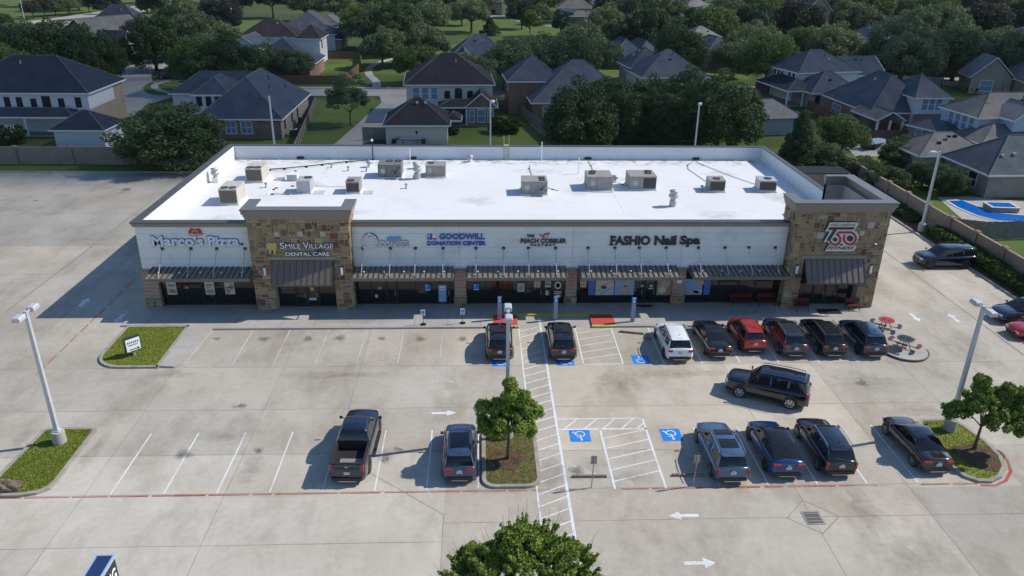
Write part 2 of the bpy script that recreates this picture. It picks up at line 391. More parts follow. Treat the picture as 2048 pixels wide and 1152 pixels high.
for k, (x, y, rx, ry) in enumerate([(4.0, 34.0, 1.8, 1.8), (6.4, 34.9, 1.7, 1.5), (11.4, 34.6, 1.8, 1.6), (8.4, 33.6, 1.8, .9), (-.4, 33.6, .8, 2), (1.6, 38.6, 2.4, .8), (27, 39.6, 3, 1), (-25.9, 38.5, .9, 4), (-21.4, 36, .8, 3), (-20, 44.9, 3, .9), (-8.5, 52.4, 5, .7), (-16.2, 54.0, 2, .6), (20.5, 53.3, 3, .8), (12.8, 54.4, 2, .6), (25, 43.0, 5, 2.4), (21, 27, 3.4, 3.2), (19.5, 30.5, 1.3, 3.4), (-46, 66, 7, 4), (-40, 58, 4, 2), (-30, 70, 3, 8), (-52, 80, 9, 3), (34, 60, 2, 7), (35, 47, 3, 5), (-12.4, 34.8, 1, 2.2), (13, 44.5, 5, 1.0), (-10, 44.7, 6, .8), (38.9, 72, 2, 3.5), (-5.3, 35.8, 1.1, 1.2), (0, 26, 3, 2), (9, 43, 3, 2.5), (-14.6, 38, 3, 1.5)]):
    gq = MB(); blob(gq, x, y, rx, ry, .0072+.00013*k if not (51.4 < y < 55.5 and -21 < x < 31) else .1375+.00013*k, 24); struct(gq.build("grime_patch", grime))

oilm = soft_stain("oil_stain", (.10, .088, .075), .9, 5.)
for k, (x, y) in enumerate([(-18.6, 50), (-15.6, 49.9), (-12.5, 49.8), (-9.8, 49.9), (-6.8, 49.9), (-4.4, 49.7), (-1.2, 49.6), (-5.2, 35.6), (-4.7, 36.3), (-12.3, 36.4), (22.8, 50), (12, 49.5), (14.2, 36.5), (25, 43), (-14.5, 41), (5.5, 34.2), (-16.3, 36.1), (-40, 60), (-48, 83)]):
    oq = MB(); blob(oq, x+rs.uniform(-.3, .3), y, rs.uniform(.5, .85), rs.uniform(.4, .75), .0122+.0003*k, 20); struct(oq.build("oil_stain", oilm))

def ribbon(b, pts, wd, z, h=0):
    ps = [Vector(p) for p in pts]; out = []
    for i, p in enumerate(ps):
        d = (ps[min(i+1, len(ps)-1)]-ps[max(i-1, 0)]).normalized(); n = Vector((-d.y, d.x))*wd/2; out.append((p-n, p+n))
    for (a, c), (e, f) in zip(out, out[1:]): b.add([(*a, z), (*e, z), (*f, z), (*c, z)], ((0, 1, 2, 3),))
def smooth(pts, k=2):
    for _ in range(k):
        o = [pts[0]]
        for a, c in zip(pts, pts[1:]): o += [(a[0]*.75+c[0]*.25, a[1]*.75+c[1]*.25), (a[0]*.25+c[0]*.75, a[1]*.25+c[1]*.75)]
        pts = o+[pts[-1]]
    return pts
def ccw(p): return p if sum(a[0]*b[1]-b[0]*a[1] for a, b in zip(p, p[1:]+p[:1])) > 0 else p[::-1]
# streets and lawns behind
def gsheet(name, pts, z, m): return struct(sheet(name, [G(*p) for p in pts], z, m))
struct(sheet("street", [(-58, 139), (-55.5, 149.2), (-30, 148.6), (4, 149.0), (40, 151.5), (70, 157), (70, 165.5), (40, 160), (4, 157.3), (-30, 156.8), (-55, 158), (-66, 163), (-71, 175), (-72, 203), (-80, 203), (-80, 172), (-78, 150), (-70, 137), (-66, 128), (-56, 128)], -.01, streetmat))
struct(sheet("avenue", [(-175, 215), (-146.5, 254.6), (-138.3, 268.2), (-138, 320), (-137, 430), (-152, 430), (-156, 315), (-162, 283), (-200, 240)], -.012, streetmat))
struct(sheet("back_street", [(-40, 331.5), (60, 330), (60, 339), (-40, 340)], -.01, streetmat))
struct(sheet("side_street", [(92, 166), (122, 164.5), (122, 176), (104, 177.5), (99, 185), (92, 185)], -.01, streetmat))
struct(sheet("driveway", [(-20.6, 109.5), (-17.6, 142.4), (-18.8, 148.9), (-9.5, 148.9), (-9.5, 136), (-13, 125), (-13.5, 115), (-16.8, 109.5)][::-1], -.008, streetmat))
struct(sheet("patio_paving", [(52, 103.5), (57, 104), (64, 112), (63, 120.5), (57, 119), (53.5, 112)], -.008, walkmat))
lw = MB()
for k, q in enumerate(([(-60, 99), (-20.4, 99), (-19.4, 148), (-60, 138)], [(-23.9, 101), (-16.8, 101), (-17, 144), (-23.5, 147.6)], [(-12, 100), (45, 98), (55, 130), (5, 148)], [(-60, 158.3), (60, 161), (60, 215), (-60, 250)], [(-35, 262), (120, 262), (120, 331), (-35, 331)], [(-260, 250), (-160, 290), (-157, 420), (-300, 420)], [(-136, 256), (-100, 220), (-60, 300), (-136, 330)], [(45, 60), (80, 60), (80, 110), (45, 104)], [(92, 186), (130, 178), (130, 215), (92, 210)], [(90, 148), (122, 148), (122, 164.3), (90, 165.5)], [(-140, 94.6), (-25, 94.6), (-25, 98), (-140, 98)])):
    lw.add([(x, y, -.035+k*.0006) for x, y in q], ((0, 1, 2, 3),))
struct(lw.build("lawn", lawnmat))
isl = ccw(smooth([tuple(G(*p)[:2]) for p in ((284, 176), (288, 184), (303, 190), (335, 191), (378, 190), (386, 162), (340, 160), (308, 162), (292, 168), (284, 176))])[:-1])
struct(sheet("corner_lawn", isl, .0, lawnmat)); ck = MB(); ribbon(ck, isl+isl[:1], .3, .02); struct(ck.build("street_kerb", kerbmat)); ck = MB(); ribbon(ck, smooth([tuple(G(*p)[:2]) for p in ((338, 162), (315, 166), (306, 173), (318, 181), (345, 186), (378, 186))]), 1.3, .012); struct(ck.build("footpath", walkmat))
fp = MB()      # winding footpath through the greenbelt
ribbon(fp, smooth([(-20.5, 158.5), (-21.2, 166), (-25, 178), (-25.5, 192), (-21.5, 203), (-16, 212), (-17, 224), (-21, 240), (-18, 262)]), 1.7, -.012)
ribbon(fp, [(-58, 158.6), (-30, 158.0), (4, 158.6), (60, 162)], 1.3, -.006)
ribbon(fp, smooth([(10, 331), (22, 300), (35, 286), (70, 283), (110, 290)]), 2, -.012)
ribbon(fp, smooth([(-61, 147), (-63, 152), (-60, 156.5), (-54, 158.9)]), 1.3, -.004)
ribbon(fp, [(-30, 340.5), (60, 339.8)], 2.2, -.004)
struct(fp.build("footpath", walkmat))
cs = MB()
for pts in ([(-55.8, 149.5), (-30, 148.9), (4, 149.3), (40, 151.8)], smooth([(-55, 157.7), (-30, 156.5), (4, 157.0), (40, 159.7)], 0), smooth([(-55, 157.8), (-64, 160.5), (-69.5, 168), (-71, 180), (-71.8, 203)])): ribbon(cs, pts, .35, .03)
struct(cs.build("street_kerb", kerbmat))

# ---------------------------------------------------------------- kerbed islands, walk
def kerb_island(name, poly, inner_m, inner_name, wd=.22, h=.14, inz=.12, innerkind="stuff"):
    pi = inset(poly, wd); n = len(poly); b = MB()
    b.add([(x, y, 0) for x, y in poly]+[(x*.97+ix*.03, y*.97+iy*.03, h) for (x, y), (ix, iy) in zip(poly, pi)]+[(x, y, h) for x, y in pi]+[(x, y, h-.06) for x, y in pi],
          [(i, (i+1) % n, n+(i+1) % n, n+i) for i in range(n)]+[(n+i, n+(i+1) % n, 2*n+(i+1) % n, 2*n+i) for i in range(n)]+[(2*n+i, 2*n+(i+1) % n, 3*n+(i+1) % n, 3*n+i) for i in range(n)])
    struct(b.build(name, kerbmat)); g = MB(); pj = inset(poly, wd-.01); g.add([(x, y, inz) for x, y in pj], (tuple(range(n)),))
    struct(g.build(inner_name, inner_m)); return pj
I1 = rounded(.05, 3.2, 32.75, 37.9, (.75, .75, .35, .35))
kerb_island("island_kerb", I1, dirtgrass, "island_turf")
I2 = [(-22.3, 38.75), (-24.9, 38.75), (-25.15, 38.5), (-25.35, 34.5), (-25.3, 33.4), (-25.0, 32.8), (-24.3, 32.62), (-23.4, 32.62), (-22.6, 32.8), (-22.1, 33.2), (-22.0, 33.9), (-22.05, 38.5)]
kerb_island("island_kerb", I2, grassmat, "island_turf")
I3 = [(26.45, 38.6), (26.15, 38.3), (25.75, 35.2), (25.7, 33.9), (25.95, 33.1), (26.5, 32.65), (27.2, 32.6), (28.0, 33.0), (28.75, 33.8), (29.15, 34.8), (29.2, 36.2), (28.9, 37.6), (28.6, 38.4), (28.2, 38.65)]
kerb_island("island_kerb", I3[::-1] if sum(x0*y1-x1*y0 for (x0, y0), (x1, y1) in zip(I3, I3[1:]+I3[:1])) < 0 else I3, grassmat, "island_turf")
I4 = rounded(-25.85, -21.3, 45.75, 51.9, (2.0, .02, .02, .3))
I2 = None
kerb_island("island_kerb", I4, grassmat, "island_turf", wd=.2)
# pavement along the shops, one slab outline with a notch at the crossing
wk = MB()
wk.prism(ccw([(-26.3, 51.95), (-21.3, 51.95), (-21.28, 45.9), (-20.3, 45.78), (-19.85, 46.2), (-19.75, 46.7), (-19.5, 51.35), (2.8, 51.35), (2.8, 53.45), (8.35, 53.45), (8.35, 51.35), (28.7, 51.35), (28.55, 48.6)]+[(30.0+1.55*math.cos(math.radians(190+a)), 47.35+1.55*math.sin(math.radians(190+a))) for a in range(0, 171, 10)]+[(31.45, 55.9), (-26.3, 55.9)]), 0, .13)
struct(wk.build("pavement", walkmat))
rk_ = MB(); ribbon(rk_, [(28.5, 50.5), (28.5, 48.4)]+[(30.0+1.57*math.cos(math.radians(190+a)), 47.35+1.57*math.sin(math.radians(190+a))) for a in range(0, 171, 8)], .12, .137)
for a in range(-6, 172, 6):
    p0, p1 = [(30.0+1.575*math.cos(math.radians(190+q)), 47.35+1.575*math.sin(math.radians(190+q))) for q in (a, a+6)]; rk_.quad((*p0, .0), (*p1, .0), (*p1, .137), (*p0, .137))
struct(rk_.build("dark_kerb", plain("stained_kerb", (.12, .105, .09), .9, var=.3, scale=3)))
wj = MB()
for x in [-24.5+2.45*i for i in range(23)]:
    if 2.6 < x < 8.5: strip(wj, (x, 53.7), (x, 54.3), .03, .134)
    elif -17.2 < x < -9.4 or x > 23.4: strip(wj, (x, 51.5 if x > -21 else 52), (x, 54.3), .03, .134)
    else: strip(wj, (x, 51.5 if x > -21 else 52), (x, 55.1), .03, .134)
strip(wj, (-19.4, 51.52), (.9, 51.52), .02, .1345); strip(wj, (10.2, 51.52), (28.6, 51.52), .02, .1345)
struct(wj.build("pavement_joints", jointm))
ys = MB(); ys.box(2.62, 8.5, 53.36, 53.6, .0, .14); ys.box(.95, 2.83, 53.42, 53.6, .0, .142); ys.box(8.33, 10.15, 53.42, 53.6, .0, .142)
ys.box(1.0, 2.85, 51.31, 51.5, .0, .137); ys.box(8.3, 10.15, 51.31, 51.5, .0, .137); struct(ys.build("yellow_kerb", yellowp))
rp = MB(); rp.quad((.97, 51.6, .1365), (2.8, 51.6, .1365), (2.78, 53.38, .1365), (.97, 53.38, .1365)); rp.quad((8.34, 51.6, .1365), (10.12, 51.6, .1365), (10.12, 53.38, .1365), (8.37, 53.38, .1365)); struct(rp.build("ramp_pads", rampred))
wp = MB(); wp.quad((2.85, 51.5, .005), (8.3, 51.5, .005), (8.3, 53.3, .005), (2.85, 53.3, .005)); struct(wp.build("crossing_slab", walkmat))
# right hand kerb, planting bed; rear kerb of the lot
kb = MB(); kb.box(43.75, 43.95, 20, 94.4, 0, .14); kb.box(-150, 36, 94.4, 94.6, 0, .14); struct(kb.build("lot_kerb", kerbmat))
bd = MB(); bd.quad((43.95, 20, .08), (46.4, 20, .08), (46.4, 100, .08), (43.95, 100, .08)); struct(bd.build("planting_bed", mulchmat))

# ---------------------------------------------------------------- painted markings
mk = MB(); W = .085
for k in range(9):                                     # front row, left
    x = -18.9+2.68*k
    if x < 0: strip(mk, (x, 32.75), (x, 38.2), W, .0055)
for x in (12.55, 15.18, 17.82, 20.5, 23.27): strip(mk, (x, 32.75), (x, 38.2), W, .0055)
for x in (12.5, 15.14, 17.77, 20.46, 23.28, 25.99): strip(mk, (x, 45.8), (x, 51.28), W, .0055)
struct(mk.build("stall_lines", white))
mk = MB()
for x in (-16.6, -13.9, -11.1, -8.33, -5.59, -2.76, .08): strip(mk, (x, 46.2), (x, 51.28), W, .0055)
for y, x0 in ((71.9, 40.5), (69.95, 40.3), (67.3, 39.6), (64.5, 39.2), (61.7, 39.0), (58.95, 39.0), (56.2, 39.0), (53.45, 39.0), (50.9, 39.0), (47.9, 38.8), (45.2, 38.8)): strip(mk, (x0, y), (43.7, y), W, .0055)
strip(mk, (-3.4, 40.02), (-2.1, 40.0), .12, .0055)
struct(mk.build("worn_stall_lines", wornwhite))
cw = MB()
strip(cw, (2.84, 51.2), (2.93, 29.5), .10, .006)
strip(cw, (4.49, 53), (4.49, 22), .15, .006)
y = 51.6
while y > 22:
    a, c = (2.86, y-.82), (4.46, y)
    if y-.82 < 38 and y > 37.9: pass
    strip(cw, a, c, .085, .0068); y -= .93
# lower and upper hatched bays
strip(cw, (4.55, 39.2), (9.75, 39.2), .1, .006); strip(cw, (4.55, 38.1), (9.75, 38.1), .14, .006)
for x in (4.9, 6.1, 7.2, 8.3): strip(cw, (x, 38.15), (x+.85, 39.16), .09, .0068)
strip(cw, (9.2, 38.15), (9.72, 38.7), .09, .0068)
strip(cw, (7.0, 38.1), (7.0, 32.6), .13, .006); strip(cw, (9.71, 39.2), (9.69, 32.6), .13, .006)
y = 38.0
while y > 33.4: strip(cw, (7.05, y-.85), (9.66, y), .085, .0068); y -= .98
strip(cw, (7.04, 51.3), (7.0, 45.84), .09, .006); strip(cw, (9.73, 51.3), (9.7, 45.84), .09, .006); strip(cw, (7.0, 45.84), (9.7, 45.84), .09, .006)
y = 51.2
while y > 46.4: strip(cw, (7.07, y-.75), (9.66, y), .07, .0068); y -= .98
struct(cw.build("crossing_markings", white))
def arrow(b, cx, cy, ang, L=1.5, wd=.22, hw=.62, z=.006):
    P = [(-L/2, -wd/2), (L*.12, -wd/2), (L*.12, -hw/2), (L/2, 0), (L*.12, hw/2), (L*.12, wd/2), (-L/2, wd/2)]
    ca, sa = math.cos(ang), math.sin(ang); b.add([(cx+x*ca-y*sa, cy+x*sa+y*ca, z) for x, y in P], (tuple(range(7)),))
ar = MB(); arrow(ar, 10.1, 30.45, math.pi); arrow(ar, 10.05, 27.2, 0, hw=.7); arrow(ar, -2.2, 40.0, 0); struct(ar.build("white_arrows", white))
ar = MB(); arrow(ar, -30.95, 56.3, math.pi/2, hw=.8, wd=.3); arrow(ar, -27.0, 53.4, -math.pi/2, hw=.8, wd=.3); arrow(ar, 33.65, 52.8, -math.pi/2, hw=.7, wd=.26); arrow(ar, 36.65, 52.7, math.pi/2, hw=.7, wd=.26); struct(ar.build("lane_arrows", white)); ar = MB()
arrow(ar, -2.5, 43.7, math.pi); arrow(ar, -34.6, 55.3, math.pi/2, hw=.7, wd=.26); struct(ar.build("worn_arrows", wornwhite))
def ada(cx, cy, sx, sy, z=.0058):
    b = MB(); b.quad((cx-sx/2, cy-sy/2, z), (cx+sx/2, cy-sy/2, z), (cx+sx/2, cy+sy/2, z), (cx-sx/2, cy+sy/2, z)); struct(b.build("blue_marking", adablue))
    s = MB(); z += .003; k = sy/1.25; fl = -1 if cy < 40 else 1
    def T(x, y): return (cx+x*k*fl, cy+y*k*fl)
    def arc(r, a0, a1, wd, ox, oy, n=18):
        pts = [T(ox+r*math.cos(math.radians(a0+(a1-a0)*i/n)), oy+r*math.sin(math.radians(a0+(a1-a0)*i/n))) for i in range(n+1)]; ribbon(s, pts, wd*k, z)
    arc(.27, 110, 385, .07, -.03, -.17); arc(.04, 0, 360, .09, -.06, .42)
    ribbon(s, [T(-.06, .33), T(-.02, -.05), T(.2, -.05), T(.34, -.38), T(.45, -.36)], .085*k, z+.0006); ribbon(s, [T(-.05, .16), T(.2, .14)], .07*k, z+.0012)
    struct(s.build("wheelchair_symbol", white))
for a in ((5.74, 37.45, 1.2, 1.2), (11.06, 37.43, 1.18, 1.22), (11.03, 46.42, 1.2, 1.26), (5.78, 46.3, 1.18, 1.26), (1.4, 46.25, 1.2, 1.2)): ada(*a)
rl = MB(); x = -27.0
rq = random.Random(9)
while x < 26.4:
    L = rq.uniform(.8, 2.4)
    if not 5.0 < x < 6.3 and not (19.3 < x < 21.4): strip(rl, (x, 32.58), (min(x+L, 26.4), 32.58), .14*rq.uniform(.6, 1), .0052)
    x += L+rq.uniform(0, .25)
yv = 45.0
while yv < 62: strip(rl, (-28.85, yv), (-28.87, yv+1.2), .10, .0058); yv += 1.2+rq.uniform(.1, .8)
yv = 36.0
while yv < 46: strip(rl, (33.0+(38.3-33.0)*0+.0, yv), (33.0, yv+.9), .0001, .0058); yv += 5
ribbon(rl, [(26.5, 32.45), (27.3, 32.42), (28.1, 32.8), (28.9, 33.6), (29.33, 34.6), (29.36, 35.4)], .16, .0056)
struct(rl.build("red_fire_line", redpaint))
jl = MB(); strip(jl, (-28, 32.68), (26, 32.68), .03, .0046); struct(jl.build("pavement_joints", jointm))
tx = MB(); flat_text(tx, "FIRE LANE", 3.6, 32.56, 1.1, .13, .0075, bold=.01); flat_text(tx, "FIRE LANE", 5.4, 32.56, .9, .13, .0075, bold=.01); flat_text(tx, "TOW AWAY", 20.3, 32.57, 1.1, .13, .0075, bold=.01); flat_text(tx, "ZONE", 21.2, 32.57, .5, .13, .0075, bold=.01)
struct(tx.build("kerb_lettering", wornwhite))

# ================================================================ the shopping building
B = thing("shopping_building", "long single storey retail building with white roof, stone towers and dark shop windows", "building", (2.25, 67.6, 0))
rk = random.Random(21)
PAL = [(0.273, 0.189, 0.106), (0.334, 0.246, 0.145), (0.207, 0.132, 0.07), (0.132, 0.075, 0.044), (0.15, 0.07, 0.042), (0.238, 0.185, 0.123), (0.299, 0.202, 0.092), (0.246, 0.176, 0.106), (0.308, 0.229, 0.132), (0.185, 0.123, 0.07), (0.264, 0.194, 0.114), (0.229, 0.15, 0.079)]
def clad(b, u0, u1, z0, z1, fn, cell=.135, holes=()):
    """random ashlar: rectangles of stone on a plane, fn(u, z, depth) -> point"""
    nu, nz = max(1, round((u1-u0)/cell)), max(1, round((z1-z0)/cell)); cu, cz = (u1-u0)/nu, (z1-z0)/nz
    used = [[False]*nz for _ in range(nu)]
    for j in range(nz):
        for i in range(nu):
            if used[i][j]: continue
            wmax, hmax = rk.choice((1, 2, 3, 3, 4, 5)), rk.choice((1, 1, 2, 2, 3, 4))
            ww = 1
            while ww < wmax and i+ww < nu and not used[i+ww][j]: ww += 1
            hh = 1
            while hh < hmax and j+hh < nz and not any(used[i+a][j+hh] for a in range(ww)): hh += 1
            for a in range(ww):
                for c in range(hh): used[i+a][j+c] = True
            g = .017; d = rk.uniform(.015, .04); a0, a1 = u0+i*cu+g, u0+(i+ww)*cu-g; b0, b1 = z0+j*cz+g, z0+(j+hh)*cz-g
            c = rk.choice(PAL); k = rk.uniform(.8, 1.2); c = tuple(x*k for x in c); e = .008
            v = [fn(a0, b0, 0), fn(a1, b0, 0), fn(a1, b1, 0), fn(a0, b1, 0), fn(a0+e, b0+e, d), fn(a1-e, b0+e, d), fn(a1-e, b1-e, d), fn(a0+e, b1-e, d)]
            b.add(v, ((4, 5, 6, 7), (0, 1, 5, 4), (1, 2, 6, 5), (2, 3, 7, 6), (3, 0, 4, 7)), 0, c)
    for j in range(1):
        b.add([fn(u0, z0, .002), fn(u1, z0, .002), fn(u1, z1, .002), fn(u0, z1, .002)], ((0, 1, 2, 3),), 0, (.42, .355, .25))
ZR = 5.56
wl = MB()
wl.box(-25.5, 23.7, 55.3, 55.65, 3.12, 6.6)
wl.box(-25.5, -25.15, 55.66, 79.88, 0, 6.92); wl.box(29.7, 30.03, 61.9, 79.88, 0, 6.92); wl.box(-25.14, 29.69, 79.55, 79.88, 0, 6.92)
wl.box(29.7, 30.03, 56, 61.89, 0, 5.5)
wl.build("wall", wallw, B)
cj = MB()
for x in (-1.55, 7.1, 15.55): cj.box(x-.012, x+.012, 55.292, 55.3, 3.2, 6.58)
for z in (4.05, 4.92, 6.05): cj.box(-25.5, 23.6, 55.294, 55.3, z-.008, z+.008)
cj.build("control_joint", plain("joint_grey", (.36, .36, .35), .9), B)
li = MB()
li.box(-25.14, -25.1, 55.7, 79.5, ZR-.1, 6.9); li.box(29.64, 29.69, 62, 79.5, ZR-.1, 6.9); li.box(-25.09, 29.63, 79.49, 79.54, ZR-.1, 6.9); li.box(-25.09, 23.6, 55.66, 55.72, ZR-.1, 6.9)
li.build("parapet_lining", membrane_side, B)
cn = MB(); cn.box(-25.62, -17.0, 55.18, 55.65, 6.6, 6.78); cn.box(-25.68, -17.0, 55.11, 55.65, 6.781, 6.92); cn.box(-9.6, 23.6, 55.18, 55.65, 6.6, 6.78); cn.box(-9.6, 23.6, 55.11, 55.65, 6.781, 6.92)
cn.box(-25.62, -25.505, 55.66, 79.9, 6.6, 6.92); cn.build("cornice", cornicem, B)
cp = MB(); cp.box(-25.74, -17.0, 55.05, 55.74, 6.925, 6.985); cp.box(-9.6, 23.55, 55.05, 55.74, 6.925, 6.985); cp.box(-25.74, -25.07, 55.75, 79.95, 6.925, 6.985)
cp.box(29.62, 30.1, 62.0, 79.95, 6.925, 6.985); cp.box(-25.06, 29.61, 79.45, 79.95, 6.925, 6.985); cp.build("coping", coping, B)
rf = MB()
rf.box(-25.1, 29.65, 55.7, 79.5, 5.3, ZR); rf.build("roof", membrane, B)
sm = MB()
for x0, x1, y in ((-22, -8, 66.4), (-3, 12, 61.2), (9, 27, 69.5)): sm.box(x0, x1, y, y+.05, ZR, ZR+.006)
for x, y0, y1 in ((-8, 57, 66.3), (12.1, 61.3, 76), (-15, 66.6, 78)): sm.box(x, x+.05, y0, y1, ZR, ZR+.0065)
sm.build("roof_seam", plain("membrane_seam", (.60, .61, .62), .6, var=.05), B)

# roof patches of dirt near the rear parapet
dm, dnt, db = _base("roof_dirt"); db.inputs["Base Color"].default_value = (.38, .32, .26, 1); db.inputs["Roughness"].default_value = .9
_a = _noise(dnt, _geo(dnt), 1.1, 8, .75); _t = dnt.nodes.new("ShaderNodeBsdfTransparent"); _m = dnt.nodes.new("ShaderNodeMixShader")
_s = dnt.nodes.new("ShaderNodeSeparateXYZ"); dnt.links.new(_geo(dnt), _s.inputs[0])
_k = _math(dnt, 'MULTIPLY', _ramp(dnt, _a, .48, .66), _ramp(dnt, _s.outputs[1], 76.6, 79.45))
dnt.links.new(_k, _m.inputs[0]); dnt.links.new(_t.outputs[0], _m.inputs[1]); dnt.links.new(db.outputs[0], _m.inputs[2]); dnt.links.new(_m.outputs[0], dnt.nodes["Material Output"].inputs[0])
rd = MB(); rd.quad((-25, 76.5, ZR+.01), (29.5, 76.5, ZR+.01), (29.5, 79.47, ZR+.01), (-25, 79.47, ZR+.01)); rd.build("roof_dirt", dm, B)
pm_ = soft_stain("ponding_stain", (.52, .54, .57), .5, 1.3)
for k, (x, y, rx, ry) in enumerate([(-16, 70, 3, 2), (-11, 62, 2.6, 2), (-5, 73, 4, 1.4), (0, 65, 3, 2.6), (6, 75, 4, 1.5), (9, 68, 2.5, 2), (15, 72, 4, 1.6), (20, 61, 3.2, 2.2), (24, 74, 3, 1.8), (27, 66, 1.8, 3), (-21, 60, 2.2, 2.6), (-20, 75, 3, 1.4), (12, 58.5, 4, 1.2), (-3, 58.5, 4, 1)]):
    pq = MB(); blob(pq, x, y, rx, ry, ZR+.013+.0006*k, 22); pq.build("ponding_stain", pm_, B)

# ---- stone towers
def tower(name, x0, x1, ztop, zc, yb_l, yb_r, xo0, xo1, back_leg=None):
    Yf = 54.38; th = .5; s = MB()
    F = lambda u, z, d: (u, Yf-d, z)
    clad(s, x0, x1, 4.56, zc, F); clad(s, x0, xo0, 2.68, 4.30, F); clad(s, xo1, x1, 2.68, 4.30, F); clad(s, x0, xo0-.25, 4.31, 4.555, F); clad(s, xo1+.2, x1, 4.31, 4.555, F)
    clad(s, x0, xo0, .13, 2.58, F); clad(s, xo1, x1, .13, 2.58, F)
    clad(s, Yf, 55.3, .13, zc, lambda u, z, d: (x1+d, u, z)); clad(s, Yf, 55.3, .13, zc, lambda u, z, d: (x0-d, u, z))
    clad(s, 55.31, yb_r, 6.98 if x1 < 29 else .13, zc, lambda u, z, d: (x1+d, u, z)); clad(s, 55.31, yb_l, 6.98, zc, lambda u, z, d: (x0-d, u, z))
    s.build("stone_cladding", stonem, B, colattr=True)
    c = MB(); c.box(x0+.005, x1-.005, Yf+.005, Yf+th, 4.2, zc+.01); c.box(x0+.005, xo0, Yf+.005, 55.3, .1, 4.19); c.box(xo1, x1-.005, Yf+.005, 55.3, .1, 4.19)
    c.box(x0+.005, x0+th, Yf+th+.001, yb_l, 4.2 if x1 < 29 else 5, zc+.01); c.box(x1-th, x1-.005, Yf+th+.001, yb_r, 4.2, zc+.01)
    if x1 > 29: c.box(x1-.9, x1-.01, 55.31, yb_r, .1, 4.19)
    if back_leg: c.box(back_leg, x1-th-.001, yb_r-.45, yb_r-.005, 3.9, zc+.01); c.box(back_leg, back_leg+.01, yb_r-.44, yb_r-.01, 3.9, zc)
    c.build("tower_core", plain("tower_stucco", (.30, .275, .24), .9, var=.2, scale=.9) if back_leg else plain("tower_tan_back", (.40, .35, .28), .9, var=.1), B)
    k = MB(); zz = [(zc, .10), (zc+.2, .17), (zc+.42, .27)]; ends = [zc+.2, zc+.42, ztop-.09]
    for (z, o), ze in zip(zz, ends):
        k.box(x0-o, x1+o, Yf-o, Yf+.1, z, ze-.002); k.box(x0-o, x0+.1, Yf+.101, yb_l+.02, z, ze-.002); k.box(x1-.1, x1+o, Yf+.101, yb_r+.02, z, ze-.002)
        if back_leg: k.box(back_leg, x1-.101, yb_r-.05, yb_r+o, z, ze-.002)
    k.build("cornice", cornicem, B)
    k = MB(); o = .33; w_ = th+.06; za, zb = ztop-.088, ztop
    k.box(x0-o, x1+o, Yf-o, Yf+w_, za, zb); k.box(x0-o, x0+w_, Yf+w_+.001, yb_l+.05, za, zb); k.box(x1-w_, x1+o, Yf+w_+.001, yb_r+.05, za, zb)
    if back_leg: k.box(back_leg-.05, x1-w_-.001, yb_r-.5, yb_r+.05, za, zb)
    k.build("coping", plain("tower_coping", (.15, .145, .145), .5, metal=.2, var=.1), B)
    for a, c_ in ((x0-.06, xo0), (xo1, x1+.06)): k = MB(); k.box(a, c_, Yf-.09, Yf+.3, 2.583, 2.678); k.build("stone_band", cornicem, B)
    k = MB(); k.box(xo0-.24, xo1+.2, Yf-.08, Yf+.3, 4.31, 4.555); k.build("lintel", cornicem, B)
    # sloping standing seam awning
    a = MB(); ya, yb, z1, z2 = Yf-.04, 53.3, 4.28, 2.7; ax0, ax1 = xo0+.02, xo1-.02
    a.add([(ax0, ya, z1), (ax1, ya, z1), (ax1, yb, z2), (ax0, yb, z2), (ax0, ya, z1-.06), (ax1, ya, z1-.06), (ax1, yb, z2-.06), (ax0, yb, z2-.06)], ((0, 3, 2, 1), (4, 5, 6, 7), (3, 7, 6, 2), (0, 4, 7, 3), (1, 2, 6, 5)))
    aw = a.build("awning", plain("brown_awning", (.15, .118, .098), .5, metal=.1, var=.1), B); r = MB(); n = int((ax1-ax0)/.44)
    for i in range(n+1):
        x = ax0+.02+(ax1-ax0-.04)*i/n
        r.add([(x-.02, ya, z1+.002), (x+.02, ya, z1+.002), (x+.02, yb, z2+.002), (x-.02, yb, z2+.002), (x-.012, ya, z1+.07), (x+.012, ya, z1+.07), (x+.012, yb, z2+.07), (x-.012, yb, z2+.07)], ((4, 7, 6, 5), (0, 3, 7, 4), (1, 5, 6, 2), (3, 2, 6, 7)))
    r.box(ax0, ax1, yb-.02, yb+.02, z2-.14, z2-.062); r.build("awning_rib", plain("bronze_rib", (.10, .08, .068), .45, metal=.15), aw)
    for i in (0, 1):
        x = ax0+.03 if i == 0 else ax1-.03; q = MB(); q.tube((x, yb+.05, z2-.05), (x, Yf, z2-.05), .03); q.build("awning_bracket", bronze, aw)
    for x in (x0+.92, x1-.77) if x1 < 29 else (x0+.72, x1-.75):
        l = MB(); l.box(x-.13, x+.13, Yf-.07, Yf-.03, 3.05, 3.8); lo = l.build("wall_lamp", framem, B)
        l = MB(); v = []
        l.lathe([(.0, 3.1), (.11, 3.1), (.11, 3.72), (.0, 3.72)], x, Yf-.1, 12); l.build("lamp_glass", lampglass, lo)
tower("t", -17.0, -9.62, 8.28, 7.48, 56.75, 56.75, -15.5, -10.97)
tower("t", 23.65, 30.9, 8.82, 8.03, 56.6, 61.95, 24.85, 29.5, back_leg=28.9)
# pale square stones on the towers
for x, z, s in ((-14.9, 6.35, .2), (-13.2, 6.35, .2), (-11.55, 6.35, .2), (25.75, 6.2, .24), (28.9, 6.35, .2), (29.5, 7.0, .25)): q = MB(); q.box(x-s, x+s, 54.32, 54.37, z-s, z+s); q.build("accent_stone", plain("pale_accent", (.42, .38, .31), .9, var=.15), B)
